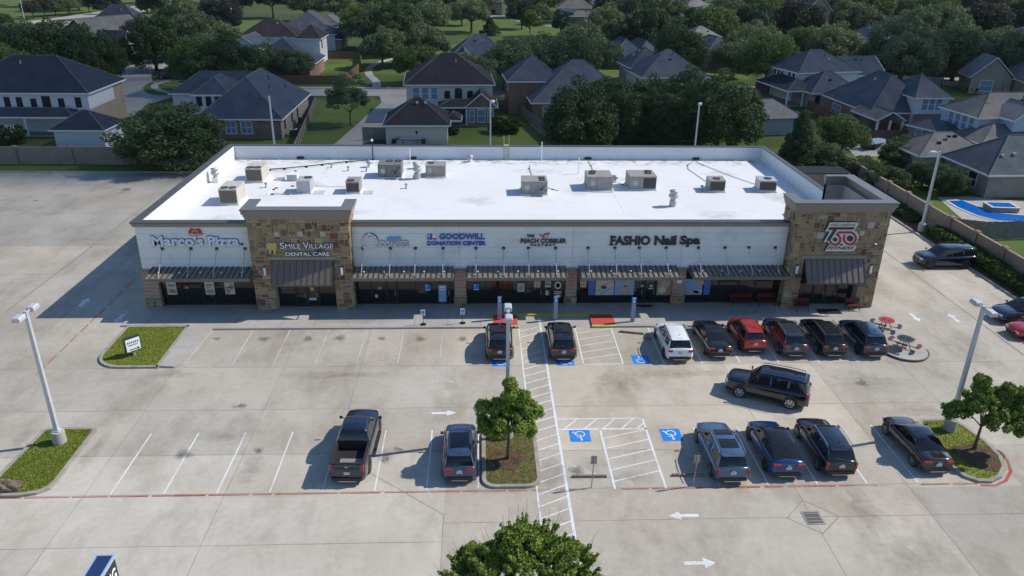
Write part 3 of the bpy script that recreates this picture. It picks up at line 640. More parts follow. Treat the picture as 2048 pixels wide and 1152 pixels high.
# ---- brick piers
for x0, x1 in ((-25.62, -24.45), (-1.98, -1.07), (6.66, 7.52), (15.08, 16.07)):
    p = MB(); p.box(x0, x1, 55.12, 55.6, .83, 3.1); p.build("brick_pier", redbrick, B)
    s = MB(); clad(s, x0-.03, x1+.03, .13, .76, lambda u, z, d: (u, 55.08-d, z)); clad(s, 55.08, 55.6, .13, .76, lambda u, z, d: (x1+.03+d, u, z)); clad(s, 55.08, 55.6, .13, .76, lambda u, z, d: (x0-.03-d, u, z)); s.build("stone_base", stonem, B, colattr=True)
    p = MB(); p.box(x0-.06, x1+.06, 55.03, 55.6, .765, .828); p.build("pier_sill", cornicem, B); p = MB(); p.box(x0-.02, x1+.02, 55.09, 55.6, 3.1, 3.2); p.build("pier_cap", cornicem, B)
cb = MB(); cb.box(-24.4, 23.7, 55.4, 55.64, 2.95, 3.115); cb.build("storefront_header", framem, B)
cb = MB(); cb.box(-25.1, 29.6, 57.8, 58, .1, 5.2); cb.build("shop_interior", plain("interior_dark", (.05, .045, .04), .9), B)
# ---- shop windows: glass, mullions, doors
def bay(x0, x1, y, ztop, mull, doors=()):
    g = MB(); g.box(x0, x1, y, y+.02, .14, ztop); win = g.build("shop_window", darkglass, B)
    f = MB()
    for x in [x0+.03]+list(mull)+[x1-.03]: f.box(x-.03, x+.03, y-.05, y-.002, .14, ztop)
    f.box(x0+.061, x1-.061, y-.045, y-.003, .14, .26); f.box(x0+.061, x1-.061, y-.045, y-.003, ztop-.07, ztop); f.box(x0+.061, x1-.061, y-.043, y-.003, 1.02, 1.07) if not doors else None
    f.build("window_frame", framem, win)
    for d0, d1 in doors:
        d = MB()
        for a, c, e, h in ((d0, d0+.09, .14, 2.25), (d1-.09, d1, .14, 2.25), (d0+.091, d1-.091, .14, .36), (d0+.091, d1-.091, 2.15, 2.25)): d.box(a, c, y-.06, y-.006, e, h)
        dr = d.build("shop_door", framem, B); h = MB(); h.box(d1-.17, d1-.14, y-.12, y-.1, .9, 1.3); h.build("door_handle", galv, dr)
    return win
w1 = bay(-24.43, -17.02, 55.5, 2.95, (-22.9, -21.4, -20.45, -18.9), ((-21.35, -20.5),))
w2 = bay(-15.48, -11.0, 55.15, 4.2, (-14.2, -12.35), ((-13.3, -12.4), (-14.15, -13.3)))
w3 = bay(-9.6, -2.0, 55.5, 2.95, (-8.4, -7.3, -6.4, -5.0, -4.0, -3.2), ((-7.25, -6.45), (-3.15, -2.3)))
w4 = bay(-1.05, 6.63, 55.5, 2.95, (.4, 1.8, 2.3, 3.6, 4.9, 5.6), ((4.0, 4.9), (4.95, 5.55)))
w5 = bay(7.55, 15.05, 55.5, 2.95, (8.6, 10.4, 11.95, 13.9), ((12.05, 12.9), (12.95, 13.85)))
w6 = bay(16.1, 23.62, 55.5, 2.95, (17.6, 18.9, 20.4, 21.8), ())
w7 = bay(24.87, 29.48, 55.15, 4.2, (26.3, 28.3), ((26.35, 27.3), (27.32, 28.25)))
# posters behind the glass (flat things in the place)
def poster(win, px0, py0, px1, py1, base, art, Y=55.44, name="poster"):
    x0, z1 = at(px0, py0, Y); x1, z0 = at(px1, py1, Y); b = MB(); b.box(x0, x1, Y-.012, Y, z0, z1)
    o = b.build(name, base, win); a = MB(); ms = []
    for (kind, u0, v0, u1, v1, m) in art:
        if m not in ms: ms.append(m)
        X0, X1, Z0, Z1 = x0+(x1-x0)*u0, x0+(x1-x0)*u1, z0+(z1-z0)*v0, z0+(z1-z0)*v1; i = ms.index(m)
        if kind == 'r': a.box(X0, X1, Y-.018-.001*len(a.f) % .004, Y-.013, Z0, Z1, i)
        elif kind == 'e':
            n = 14; a.add([((X0+X1)/2+(X1-X0)/2*math.cos(2*math.pi*k/n), Y-.02, (Z0+Z1)/2+(Z1-Z0)/2*math.sin(2*math.pi*k/n)) for k in range(n)], (tuple(range(n)),), i)
        elif kind == 'w':
            wd = max(.001, (Z1-Z0)*.16)
            p, q_ = Vector((X0, Z0)), Vector((X1, Z1)); d = (q_-p).normalized(); n_ = Vector((-d.y, d.x))*wd
            a.add([(p.x-n_.x, Y-.017, p.y-n_.y), (q_.x-n_.x, Y-.017, q_.y-n_.y), (q_.x+n_.x, Y-.017, q_.y+n_.y), (p.x+n_.x, Y-.017, p.y+n_.y)], ((0, 1, 2, 3),), i)
        else: wall_text(a, kind, X0, X1, Z0, Z1, Y-.013, bold=.02, depth=.006, mi=i)
    if art: a.build("print", ms, o)
    return o
pw = plain("poster_white", (.52, .50, .46), .5, var=.08); pt = plain("poster_tan", (.38, .24, .13), .5, var=.3, scale=9); pd = plain("poster_dark", (.05, .04, .035), .5)
pbl = plain("poster_blue", (.06, .16, .42), .45, var=.1); psk = plain("poster_sky", (.22, .38, .58), .45, var=.1); pskin = plain("poster_skin", (.48, .34, .26), .5, var=.2, scale=6); pred = plain("poster_red", (.35, .04, .03), .5)
Z = lambda s, ox, oy, x, y: (ox+x/s, oy+y/s)
def z1(x, y): return Z(4.096, 240, 380, x, y)
def z2(x, y): return Z(4.096, 690, 420, x, y)
def z3(x, y): return Z(4.096, 1130, 420, x, y)
poster(w1, *z1(375, 755), *z1(472, 857), pw, [('e', .1, .12, .62, .5, pt), ('e', .5, .1, .95, .45, pt), ('FREE', .2, .66, .85, .82, pd)])
poster(w1, *z1(688, 753), *z1(782, 857), pw, [('e', .08, .1, .9, .42, pt), ('r', .15, .72, .85, .8, pd), ('r', .15, .58, .6, .63, pd)])
poster(w1, *z1(852, 757), *z1(945, 853), pw, [('e', .05, .05, .55, .55, pt), ('e', .45, .35, .95, .95, pt), ('r', .1, .56, .85, .64, pd)])
poster(w1, *z1(525, 783), *z1(568, 808), pred, [('e', .2, .1, .8, .5, gold)])
poster(w2, *z1(1558, 798), *z1(1588, 824), gold, [], Y=55.08)
poster(w2, *z1(1550, 882), *z1(1612, 902), pw, [], Y=55.08)
for (a, c) in (((655, 607), (700, 658)), ((1053, 605), (1098, 656))):
    poster(w3 if a[0] < 900 else w4, *z2(*a), *z2(*c), adablue, [('g', .1, .3, .42, .95, letterW), ('r', .05, .03, .95, .14, letterW)])
poster(w3, *z2(765, 613), *z2(832, 752), psk, [('r', .1, .84, .9, .9, letterW), ('r', .1, .7, .9, .75, letterW), ('r', .1, .1, .5, .14, letterW)])
poster(w3, *z2(247, 692), *z2(270, 718), pw, []); poster(w3, *z2(266, 627), *z2(300, 650), pt, [])
poster(w4, *z2(1413, 597), *z2(1470, 672), psk, [('r', .12, .12, .88, .88, pw), ('e', .2, .2, .8, .7, pt)])
poster(w4, *z2(1553, 580), *z2(1598, 632), pw, [('r', .1, .78, .9, .9, pd), ('e', .2, .1, .8, .6, pt)])
poster(w4, *z2(1640, 580), *z2(1686, 632), pw, [('r', .1, .78, .9, .9, pd), ('e', .1, .3, .5, .7, pred), ('e', .5, .2, .9, .6, pbl)])
poster(w4, *z2(1640, 655), *z2(1668, 700), pd, [('r', .1, .1, .9, .9, pw)])
poster(w4, *z2(1708, 572), *z2(1782, 720), pd, [('e', .15, .5, .8, .9, letterW), ('e', .25, .56, .7, .84, pd), ('r', .15, .32, .85, .36, letterW), ('r', .1, .22, .8, .25, letterW), ('r', .3, .04, .75, .16, letterW)])
poster(w5, *z3(127, 580), *z3(172, 632), pw, [('r', .1, .78, .9, .9, pd), ('r', .1, .2, .8, .6, pt)])
poster(w5, *z3(195, 570), *z3(247, 697), pbl, [])
poster(w5, *z3(250, 568), *z3(402, 696), pw, [('w', .05, .2, .6, .55, pskin), ('w', .3, .1, .9, .5, psk), ('w', .2, .55, .95, .85, pskin), ('e', .3, .4, .6, .6, pd)])
poster(w5, *z3(405, 568), *z3(560, 696), psk, [('e', .3, .05, .8, .6, pskin), ('e', .45, .5, .7, .95, pskin)])
poster(w5, *z3(760, 568), *z3(868, 696), pt, [('w', .3, .3, .5, .95, pskin), ('w', .5, .3, .8, .9, pskin), ('e', .1, .1, .6, .5, pw)])
poster(w5, *z3(683, 606), *z3(728, 652), pd, [('e', .2, .4, .8, .95, psk), ('r', .1, .15, .9, .25, letterW)])
poster(w5, *z3(617, 607), *z3(645, 634), pd, [('r', .1, .2, .9, .8, psk)])
poster(w6, *z3(978, 566), *z3(1130, 694), psk, [('e', .5, .55, 1., .98, pskin), ('e', .1, .05, .8, .3, pskin), ('e', .5, .1, .95, .35, pw)])
poster(w6, *z3(1133, 568), *z3(1182, 694), pbl, [])
q = MB(); X, ZZ = at(*z3(937, 587), 55.1); q.box(X-.17, X+.17, 55.08, 55.115, ZZ-.12, ZZ+.12); q.build("wall_plate", letterW, B)

# ---- canopies over the shop windows
tan_deck = plain("tan_metal_deck", (.20, .18, .15), .5, metal=.15, var=.1, scale=2)
RODS = {0: (-23.75, -21.64, -19.74, -17.64), 1: (-8.86, -6.77, -4.89, -2.8), 2: (-.3, 1.8, 3.69, 5.78), 3: (8.27, 10.34, 12.23, 14.3), 4: (16.81, 18.88, 20.75, 22.81)}
for k, (x0, x1) in enumerate(((-24.72, -17.08), (-9.55, -2.03), (-1.0, 6.6), (7.6, 15.22), (16.2, 23.6))):
    ya, yb, za, zb = 55.28, 53.45, 3.36, 3.17
    c = MB(); c.add([(x0, ya, za), (x1, ya, za), (x1, yb, zb), (x0, yb, zb), (x0, ya, za-.05), (x1, ya, za-.05), (x1, yb, zb-.05), (x0, yb, zb-.05)], ((0, 3, 2, 1), (4, 5, 6, 7), (0, 4, 7, 3), (1, 2, 6, 5)))
    can = c.build("canopy", tan_deck, B)
    r = MB(); n = int(round((x1-x0)/.4))
    for i in range(n+1):
        x = x0+.05+(x1-x0-.1)*i/n; wd = .035
        r.add([(x-wd, ya, za+.002), (x+wd, ya, za+.002), (x+wd, yb+.03, zb+.002), (x-wd, yb+.03, zb+.002), (x-wd*.7, ya, za+.075), (x+wd*.7, ya, za+.075), (x+wd*.7, yb+.03, zb+.075), (x-wd*.7, yb+.03, zb+.075)], ((4, 7, 6, 5), (0, 3, 7, 4), (1, 5, 6, 2), (3, 2, 6, 7)))
    r.build("canopy_rib", bronze, can)
    f = MB(); f.box(x0-.04, x1+.04, 53.38, 53.445, 2.95, 3.2); f.box(x0-.04, x0-.002, 53.446, 55.28, 2.97, 3.2); f.box(x1+.002, x1+.04, 53.446, 55.28, 2.97, 3.2); f.build("canopy_fascia", plain("fascia_taupe", (.17, .15, .125), .5, metal=.15), can)
    for x in RODS[k]:
        r = MB(); r.box(x-.11, x+.11, 55.24, 55.29, 4.75, 4.97); r.build("rod_plate", blackm, can)
        r = MB(); r.tube((x, 55.25, 4.83), (x, 53.7, 3.26), .028, n=6); r.tube((x, 53.69, 3.18), (x, 53.69, 3.34), .05, n=6); r.build("support_rod", galv, can)
    for i in range(5):
        x = x0+(x1-x0)*(i+.55)/5; r = MB(); r.lathe([(.02, 3.28), (.05, 3.32), (.07, 3.41), (.0, 3.44)], x, 54.2, 8); r.build("uplight", lampglass, can)
# scupper boxes on the parapet
for px, py in ((601, 317), (826, 317), (1176, 318.5), (1392, 319)):
    X, _ = at(px, py, 79.4); s = MB(); s.box(X-.35, X+.35, 79.3, 79.48, ZR+.08, ZR+.28); s.build("scupper", fanm, B)
cm = MB(); X, ZZ = at(1749, 486, 54.3); cm.tube((X, 54.35, ZZ), (X, 54.15, ZZ-.02), .04); cm.lathe([(.0, ZZ-.12), (.07, ZZ-.08), (.09, ZZ), (.0, ZZ+.05)], X+.02, 54.12, 10); c_ = cm.build("camera", letterW, None); tag(c_, "small white security camera on the stone tower beside the round fitness sign", "camera"); c_.name = "security_camera"

# ================================================================ wall signs
def wprism(b, poly, y0, y1, mi=0):
    """outline in X-Z, thickness from y0 (front) to y1 (back)"""
    n = len(poly); a = sum(p[0]*q[1]-q[0]*p[1] for p, q in zip(poly, poly[1:]+poly[:1]))
    if a < 0: poly = poly[::-1]
    v = [(x, y0, z) for x, z in poly]+[(x, y1, z) for x, z in poly]
    b.add(v, [tuple(range(n))]+[((i+1) % n, i, n+i, n+(i+1) % n) for i in range(n)], mi)
def ell(cx, cz, rx, rz, n=24, a0=0, a1=360): return [(cx+rx*math.cos(math.radians(a0+(a1-a0)*i/n)), cz+rz*math.sin(math.radians(a0+(a1-a0)*i/n))) for i in range(n if a1-a0 == 360 else n+1)]
def sign_thing(label, x, y=55.25): return thing("shop_sign", label, "sign", (x, y, 5))
def letters(par, txt, x0, x1, z0, z1, y, m, bold=.02, back=None, depth=.1, shear=0, name="lettering", space=1.):
    if back: b = MB(); wall_text(b, txt, x0-.03, x1+.03, z0-.03, z1+.03, y, bold=bold+.025, depth=depth*.6, shear=shear, space=space); b.build("letter_back", back, par)
    b = MB(); wall_text(b, txt, x0, x1, z0, z1, y-(depth*.6 if back else 0), bold=bold, depth=depth*(.5 if back else 1), shear=shear, space=space); return b.build(name, m, par)
s1 = sign_thing("white rounded letters reading Marco's Pizza with small red emblem above", -21.3)
bluew = plain("cool_white_face", (.62, .68, .80), .4, var=.03); navy = plain("navy_return", (.03, .05, .12), .5)
letters(s1, "Marco's", -24.42, -20.62, 5.1, 5.93, 55.28, bluew, bold=.035, back=navy); letters(s1, "Pizza", -20.28, -17.98, 5.1, 5.88, 55.28, bluew, bold=.035, back=navy)
b = MB(); wprism(b, ell(-17.8, 5.22, .09, .09, 12), 55.2, 55.28); b.build("round_mark", navy, s1)
b = MB(); wprism(b, [(-21.62, 5.95), (-20.62, 5.95), (-20.68, 6.3), (-20.85, 6.5), (-21.1, 6.36), (-21.38, 6.5), (-21.58, 6.3)], 55.2, 55.28); em = b.build("emblem", letterR, s1)
b = MB(); wprism(b, [(x, z) for x, z in ell(-21.12, 6.18, .26, .2, 12, 20, 160)]+[(-21.35, 6.15), (-21.12, 6.32), (-20.9, 6.15)], 55.17, 55.199); wprism(b, [(-21.32, 5.93), (-20.98, 5.93), (-21.2, 5.66)], 55.2, 55.28); b.build("emblem_yellow", gold, em)
b = MB(); wall_text(b, "Marco's", -21.55, -20.7, 5.98, 6.12, 55.199, bold=.02, depth=.02); b.build("emblem_lettering", letterW, em)
s2 = sign_thing("white serif letters reading Smile Village Dental Care beside a gold tooth", -13.2, 54.3)
letters(s2, "S", -14.74, -14.42, 5.24, 5.72, 54.32, letterW, bold=.0, back=navy); letters(s2, "MILE", -14.36, -13.22, 5.26, 5.62, 54.32, letterW, bold=.0, back=navy)
letters(s2, "V", -13.05, -12.62, 5.26, 5.75, 54.32, letterW, bold=.0, back=navy); letters(s2, "ILLAGE", -12.58, -10.84, 5.26, 5.62, 54.32, letterW, bold=.0, back=navy)
letters(s2, "DENTAL CARE", -14.38, -11.17, 4.67, 4.96, 54.32, letterW, bold=.01, back=navy)
b = MB(); b.box(-14.72, -10.86, 54.27, 54.3, 5.22, 5.26); b.box(-14.35, -11.2, 54.27, 54.3, 4.63, 4.67)
tooth = [(-15.62, 5.68), (-15.42, 5.74), (-15.3, 5.66), (-15.12, 5.74), (-14.98, 5.6), (-15.0, 5.3), (-15.08, 4.98), (-15.14, 4.78), (-15.22, 4.8), (-15.28, 5.1), (-15.34, 5.18), (-15.42, 5.08), (-15.46, 4.78), (-15.54, 4.82), (-15.6, 5.1), (-15.72, 5.35), (-15.72, 5.58)]
b = MB(); wprism(b, [(x*1.0, z) for x, z in tooth], 54.2, 54.32); b.build("tooth_shape", gold, s2)
s3 = sign_thing("pale scalloped round badge and donut shop lettering at left end of the white wall", -7.1)
sc_p = []
for i in range(72):
    a = 2*math.pi*i/72; r = .56+.035*abs(math.sin(a*7)); sc_p.append((-8.27+r*math.cos(a), 5.47+r*1.0*math.sin(a)))
pale = plain("pale_sign_face", (.52, .55, .60), .5, var=.06); pale2 = plain("cream_sign_face", (.60, .60, .58), .5, var=.05)
b = MB(); wprism(b, [(x+.03, z+.05) for x, z in sc_p], 55.22, 55.28); b.build("sign_back", navy, s3)
b = MB(); wprism(b, sc_p, 55.18, 55.219); bad = b.build("badge", pale, s3)
b = MB(); wprism(b, ell(-8.27, 5.5, .38, .4), 55.15, 55.179); wprism(b, ell(-8.27, 5.98, .16, .15), 55.15, 55.179); b.build("badge_ring", pale2, bad)
b = MB(); wprism(b, [(-8.85, 5.02), (-8.6, 5.14), (-8.27, 5.18), (-7.94, 5.14), (-7.69, 5.02), (-7.76, 4.86), (-8.0, 4.98), (-8.27, 5.0), (-8.54, 4.98), (-8.78, 4.86)], 55.12, 55.149); b.build("ribbon", pale2, bad)
letters(s3, "DONUTS", -7.5, -5.4, 5.0, 5.5, 55.28, pale2, bold=.02, back=plain("grey_return", (.3, .32, .35), .5)); letters(s3, "olivia's", -7.0, -5.92, 5.53, 5.88, 55.28, plain("sky_letter", (.15, .38, .75), .4), bold=.03, back=bluew)
s4 = sign_thing("blue block letters reading Goodwill Donation Center with a square logo at left", -1.7)
letters(s4, "GOODWILL", -3.07, .37, 5.58, 6.05, 55.28, letterB, bold=.03); letters(s4, "DONATION CENTER", -3.98, .44, 5.1, 5.44, 55.28, letterB, bold=.028)
b = MB(); wprism(b, [(-3.95, 5.58), (-3.6, 5.58), (-3.6, 6.0), (-3.95, 6.0)], 55.2, 55.28); lg = b.build("logo_square", letterB, s4)
b = MB(); wall_text(b, "g", -3.92, -3.74, 5.66, 5.96, 55.199, bold=.02, depth=.02); wprism(b, [(-3.57, 5.72), (-3.3, 5.72), (-3.3, 5.94), (-3.4, 5.99), (-3.57, 5.99)], 55.2, 55.28); b.build("logo_white", letterW, lg)
b = MB(); wprism(b, [(-3.57, 5.71), (-3.26, 5.71), (-3.3, 5.6), (-3.36, 5.52), (-3.44, 5.6), (-3.57, 5.66)], 55.2, 55.28); b.build("logo_red", letterR, lg)
s5 = sign_thing("dark letters reading The Peach Cobbler Factory under a red and orange leaf swoosh", 4.8)
dk = plain("charcoal_letter", (.05, .055, .065), .5)
letters(s5, "PEACH COBBLER", 3.08, 6.57, 5.27, 5.64, 55.28, dk, bold=.025); letters(s5, "THE", 3.55, 4.12, 5.75, 5.95, 55.28, dk, bold=.04); letters(s5, "F A C T O R Y", 3.88, 5.74, 5.02, 5.2, 55.28, dk, bold=.02)
b = MB(); wprism(b, [(4.45, 6.0), (4.62, 5.85), (4.75, 5.72), (4.95, 5.7), (5.15, 5.78), (5.2, 5.95), (5.32, 6.1), (5.0, 6.07), (4.82, 5.95), (4.74, 5.83), (4.6, 5.95)], 55.2, 55.28); b.build("swoosh", plain("orange_red_face", (.5, .07, .02), .4), s5)
b = MB(); wprism(b, [(4.85, 5.8), (5.05, 5.78), (5.15, 5.95), (5.0, 5.95)], 55.18, 55.199); b.build("swoosh_centre", pale2, s5)
s6 = sign_thing("black slab serif letters reading Fashio Nail Spa at right of the white wall", 13.4)
def slab(par, txt, x0, x1, z0, z1, y):
    letters(par, txt, x0, x1, z0, z1, y, letterK, bold=.045, depth=.08)
slab(s6, "FASHIO", 9.95, 13.02, 5.08, 5.84, 55.28); slab(s6, "Nail", 13.33, 15.02, 5.08, 5.86, 55.28); slab(s6, "Spa", 15.3, 16.88, 4.92, 5.86, 55.28)
b = MB()
for x0, x1, zz in ((9.9, 10.2, 5.08), (9.9, 10.05, 5.79)): b.box(x0, x1, 55.16, 55.28, zz, zz+.075)
b.build("letter_serifs", letterK, s6)
s7 = sign_thing("white outlined fitness sign with black T and red 50 on the stone corner tower", 27.3, 54.3)
Yt = 54.32
def P7(x, y):
    X, ZZ = at(1620+x/11.52, 430+y/11.52, 54.3); return (X, ZZ)
top = [(440, 160), (1070, 160), (1105, 190), (1060, 262), (1005, 340), (1060, 375), (1100, 440), (1105, 510), (1070, 610), (1000, 672), (930, 688), (1030, 690), (1057, 718), (1010, 790), (975, 820), (335, 820), (375, 755), (415, 690), (470, 688), (420, 650), (390, 600), (385, 585), (365, 610), (300, 610), (370, 500), (450, 365), (335, 362), (400, 270)]
b = MB(); wprism(b, [P7(x-14, y-10) for x, y in top], Yt-.1, Yt); b.build("sign_back", letterK, s7)
b = MB(); wprism(b, [P7(*p) for p in top], Yt-.14, Yt-.101); pan = b.build("panel", plain("warm_white_face", (.62, .60, .56), .45, var=.05), s7)
b = MB()
wprism(b, [P7(*p) for p in ((435, 268), (1015, 268), (975, 322), (605, 322), (440, 578), (360, 578), (520, 330), (400, 325))], Yt-.17, Yt-.141)
wprism(b, [P7(*p) for p in ell(905, 528, 75, 70, 16)], Yt-.17, Yt-.141); wprism(b, [P7(*p) for p in ell(560, 550, 55, 48, 16)], Yt-.17, Yt-.141); wprism(b, [P7(*p) for p in ((660, 688), (710, 635), (750, 688))], Yt-.17, Yt-.141)
b.build("letter_t", letterK, pan)
def arcband(b, cx, cy, r, wd, a0, a1, n=20):
    o = [(cx+(r+wd/2)*math.cos(math.radians(a0+(a1-a0)*i/n)), cy+(r+wd/2)*math.sin(math.radians(a0+(a1-a0)*i/n))) for i in range(n+1)]
    i_ = [(cx+(r-wd/2)*math.cos(math.radians(a0+(a1-a0)*i/n)), cy+(r-wd/2)*math.sin(math.radians(a0+(a1-a0)*i/n))) for i in range(n+1)]
    for k in range(n): wprism(b, [P7(*o[k]), P7(*o[k+1]), P7(*i_[k+1]), P7(*i_[k])], Yt-.172, Yt-.141)
b = MB(); arcband(b, 560, 550, 120, 50, -80, 165); arcband(b, 900, 525, 138, 50, -92, 215); wprism(b, [P7(*p) for p in ((640, 362), (900, 362), (900, 412), (650, 412), (620, 460), (575, 462))], Yt-.174, Yt-.141)
b.build("number_fifty", letterR, pan)
def ptext(t, x0, x1, y0, y1, m, nm):
    b = MB(); a, c = P7(x0, y1), P7(x1, y0); wall_text(b, t, a[0], c[0], a[1], c[1], Yt-.141, bold=.02, depth=.02, shear=.3); b.build(nm, m, pan)
ptext("WELLBEING", 450, 1055, 188, 243, plain("copper_letter", (.35, .2, .12), .4), "lettering"); ptext("FITNESS", 380, 1005, 712, 782, letterK, "lettering")
# ================================================================ rooftop equipment
def z5(x, y): return (400+x/4.096, 270+y/4.096)
def z6(x, y): return (900+x/2.768, 270+y/2.768)
dirtyw = plain("beige_cabinet", (.50, .47, .41), .6, metal=.1, var=.12, scale=2)
def unit(label, fl, fr, depth, h, ang=0., cab=galvd, front='coil', side='plain', fans=((.3, .3), (.7, .3)), fr_=.3, hood=None, zfn=z5, pad=None):
    A, C_ = G(*zfn(*fl), ZR+.12), G(*zfn(*fr), ZR+.12); wd = (C_-A).length; ca, sa = math.cos(ang), math.sin(ang)
    cx, cy = (A.x+C_.x)/2-sa*depth/2*(1 if ang else 1), (A.y+C_.y)/2+ca*depth/2
    t = thing("rooftop_unit", label, "air conditioner", (cx, cy, ZR), ang, "air conditioning units on the white roof")
    hw, hd = wd/2, depth/2
    b = MB(); b.box(-hw-.08, hw+.08, -hd-.08, hd+.08, 0, .12); b.build("roof_curb", membrane_side, t, world=False)
    b = MB(); b.box(-hw, hw, -hd, hd, .12, .12+h); cabo = b.build("cabinet", cab, t, world=False, bevel=.015)
    b = MB(); b.box(-hw-.02, hw+.02, -hd-.02, hd+.02, .121+h, .16+h); lid = b.build("top_panel", cab, t, world=False)
    def face(which, m):
        b = MB()
        if which == 'f': b.box(-hw+.07, hw-.07, -hd-.012, -hd-.002, .22, h+.02)
        elif which == 'r': b.box(hw+.002, hw+.012, -hd+.07, hd-.07, .22, h+.02)
        elif which == 'fl': b.box(-hw+.07, -.02, -hd-.012, -hd-.002, .22, h+.02)
        elif which == 'fr': b.box(.02, hw-.07, -hd-.012, -hd-.002, .22, h+.02)
        b.build("coil_panel", m, t, world=False)
    if front == 'coil': face('f', coilm)
    if front == 'half': face('fr', coild)
    if front == 'darkcoil': face('f', coild)
    if side == 'coil': face('r', coilm)
    if front in ('plain', 'half'):
        b = MB()
        for x in (-.55, -.05, .45): b.box(hw*x-.01, hw*x+.01, -hd-.008, -hd-.002, .18, h+.08)
        b.box(-hw*.75, -hw*.4, -hd-.02, -hd-.003, .5, .9); b.build("service_panel", galv, t, world=False)
    for u, v in fans:
        b = MB(); x, y = -hw+wd*u, -hd+depth*v; b.lathe([(fr_, .165+h), (fr_, .22+h), (fr_*.93, .22+h), (fr_*.9, .172+h), (.0, .172+h)], x, y, 20); fo = b.build("fan", fanm, t, world=False)
        b = MB()
        for k in range(6): b.obox(x, y, .215+h, .225+h, fr_*1.9, .012, k*math.pi/6)
        b.lathe([(.06, .2+h), (.06, .235+h), (0, .235+h)], x, y, 10); b.build("fan_guard", galvd, fo, world=False)
    if hood: 
        b = MB(); s = hood
        b.add([(s*hw, -hd, .3+h*.55), (s*hw, hd*.2, .3+h*.55), (s*hw, hd*.2, h), (s*hw, -hd, h), (s*(hw+.01), -hd-.02, h), (s*(hw-.55), -hd-.5, .3+h*.1), (s*(hw-.01), -hd-.5, .3+h*.1)], ((4, 5, 6),)); b.box(hw-.75, hw-.05, -hd-.42, -hd-.003, .35, .38); b.box(hw-.75, hw-.7, -hd-.42, -hd-.003, .381, .75); b.box(hw-.1, hw-.05, -hd-.42, -hd-.003, .381, .75)
        b.build("intake_hood", cab, t, world=False)
    if pad:
        p = MB(); p.box(cx+pad[0], cx+pad[1], cy+pad[2], cy+pad[3], ZR+.008, ZR+.03); o = p.build("walkway_pad", padm, None); tag(o, pad[4], "roof mat", "grey walkway mats beside the roof units")
    return t
unit("large tan unit with two fans nearest the pizza sign", (165, 562), (310, 566), 2.5, 1.25, cab=dirtyw, fans=((.28, .16), (.72, .16)))
unit("large tan unit with two fans in the rear left corner of the roof", (380, 380), (512, 383), 2.6, 1.2, cab=dirtyw, fans=((.28, .14), (.72, .14)), fr_=.33)
unit("silver unit with one fan and an orange sticker behind the smile sign tower", (795, 470), (905, 472), 1.7, 1.0, cab=galv, front='plain', fans=((.7, .7),), fr_=.34, pad=(.75, 1.75, -1.0, .1, "grey mat right of the silver unit with the sticker"))
unit("small unit with dark front grille, right of the silver stickered unit", (1198, 470), (1308, 472), 1.65, .95, cab=galvd, front='darkcoil', fans=((.35, .25),), fr_=.33, pad=(.85, 1.75, -1.0, .1, "grey mat right of the dark grilled small unit"))
unit("dark weathered unit with intake hood near the black mast", (1460, 345), (1650, 345), 2.1, 1.15, cab=plain("weathered_cabinet", (.17, .165, .155), .6, metal=.2, var=.3, scale=3), front='plain', fans=((.82, .7), (.45, .7)), fr_=.32, hood=1, pad=(-1.1, .2, -1.55, -1.15, "grey mat in front of the dark weathered unit"))
unit("grey unit with one fan right of the stacked exhaust vents", (1850, 338), (2012, 338), 1.7, 1.0, cab=galvd, front='plain', fans=((.25, .6),), fr_=.3, pad=(-.9, .8, -1.4, -1.0, "grey mat in front of the unit by the exhaust vents"))
unit("tall grey unit with duct box and intake hood, middle of the roof", (398, 325), (538, 327), 2.0, 1.1, cab=galvd, front='plain', fans=((.8, .6), (.8, .25)), fr_=.3, hood=1, zfn=z6, pad=(-.95, .4, -1.6, -1.15, "grey mat in front of the middle unit with the duct box"))
unit("wide grey unit with ribbed doors, left of the pair near the roof centre", (760, 302), (898, 302), 2.3, 1.15, cab=galvd, front='plain', fans=((.3, .8), (.22, .5)), fr_=.32, zfn=z6, pad=(-.8, 1.1, -1.75, -1.25, "grey mat in front of the wide ribbed unit"))
unit("wide grey unit with an orange label and half dark grille", (993, 300), (1140, 300), 2.3, 1.15, cab=galvd, front='half', fans=((.8, .8), (.75, .5)), fr_=.32, zfn=z6)
unit("small square unit with one fan beside a short black pipe", (1432, 308), (1522, 313), 1.6, .95, ang=-.06, cab=galvd, front='darkcoil', side='coil', fans=((.5, .4),), fr_=.34, zfn=z6)
unit("small pale unit with one fan nearest the right parapet", (1706, 308), (1806, 314), 1.6, .95, ang=-.1, cab=galv, front='darkcoil', fans=((.55, .45),), fr_=.34, zfn=z6)
p = MB(); A = G(*z5(710, 378), ZR); p.box(A.x, A.x+1.0, A.y, A.y+.55, ZR+.06, ZR+.62); o = p.build("condenser", letterW, None, bevel=.02); tag(o, "small white box condenser beside the silver stickered unit", "condenser")
p = MB(); p.box(A.x+.05, A.x+.95, A.y-.01, A.y-.002, ZR+.12, ZR+.56); p.build("grille", galv, o)
p = MB(); A = G(*z5(628, 372), ZR); p.box(A.x, A.x+.75, A.y, A.y+.5, ZR, ZR+.32); o = p.build("pipe_box", letterW, None, bevel=.02); tag(o, "low white pipe box left of the small condenser", "pipe box")
stick = MB(); A = G(*z5(835, 432), ZR+.6)
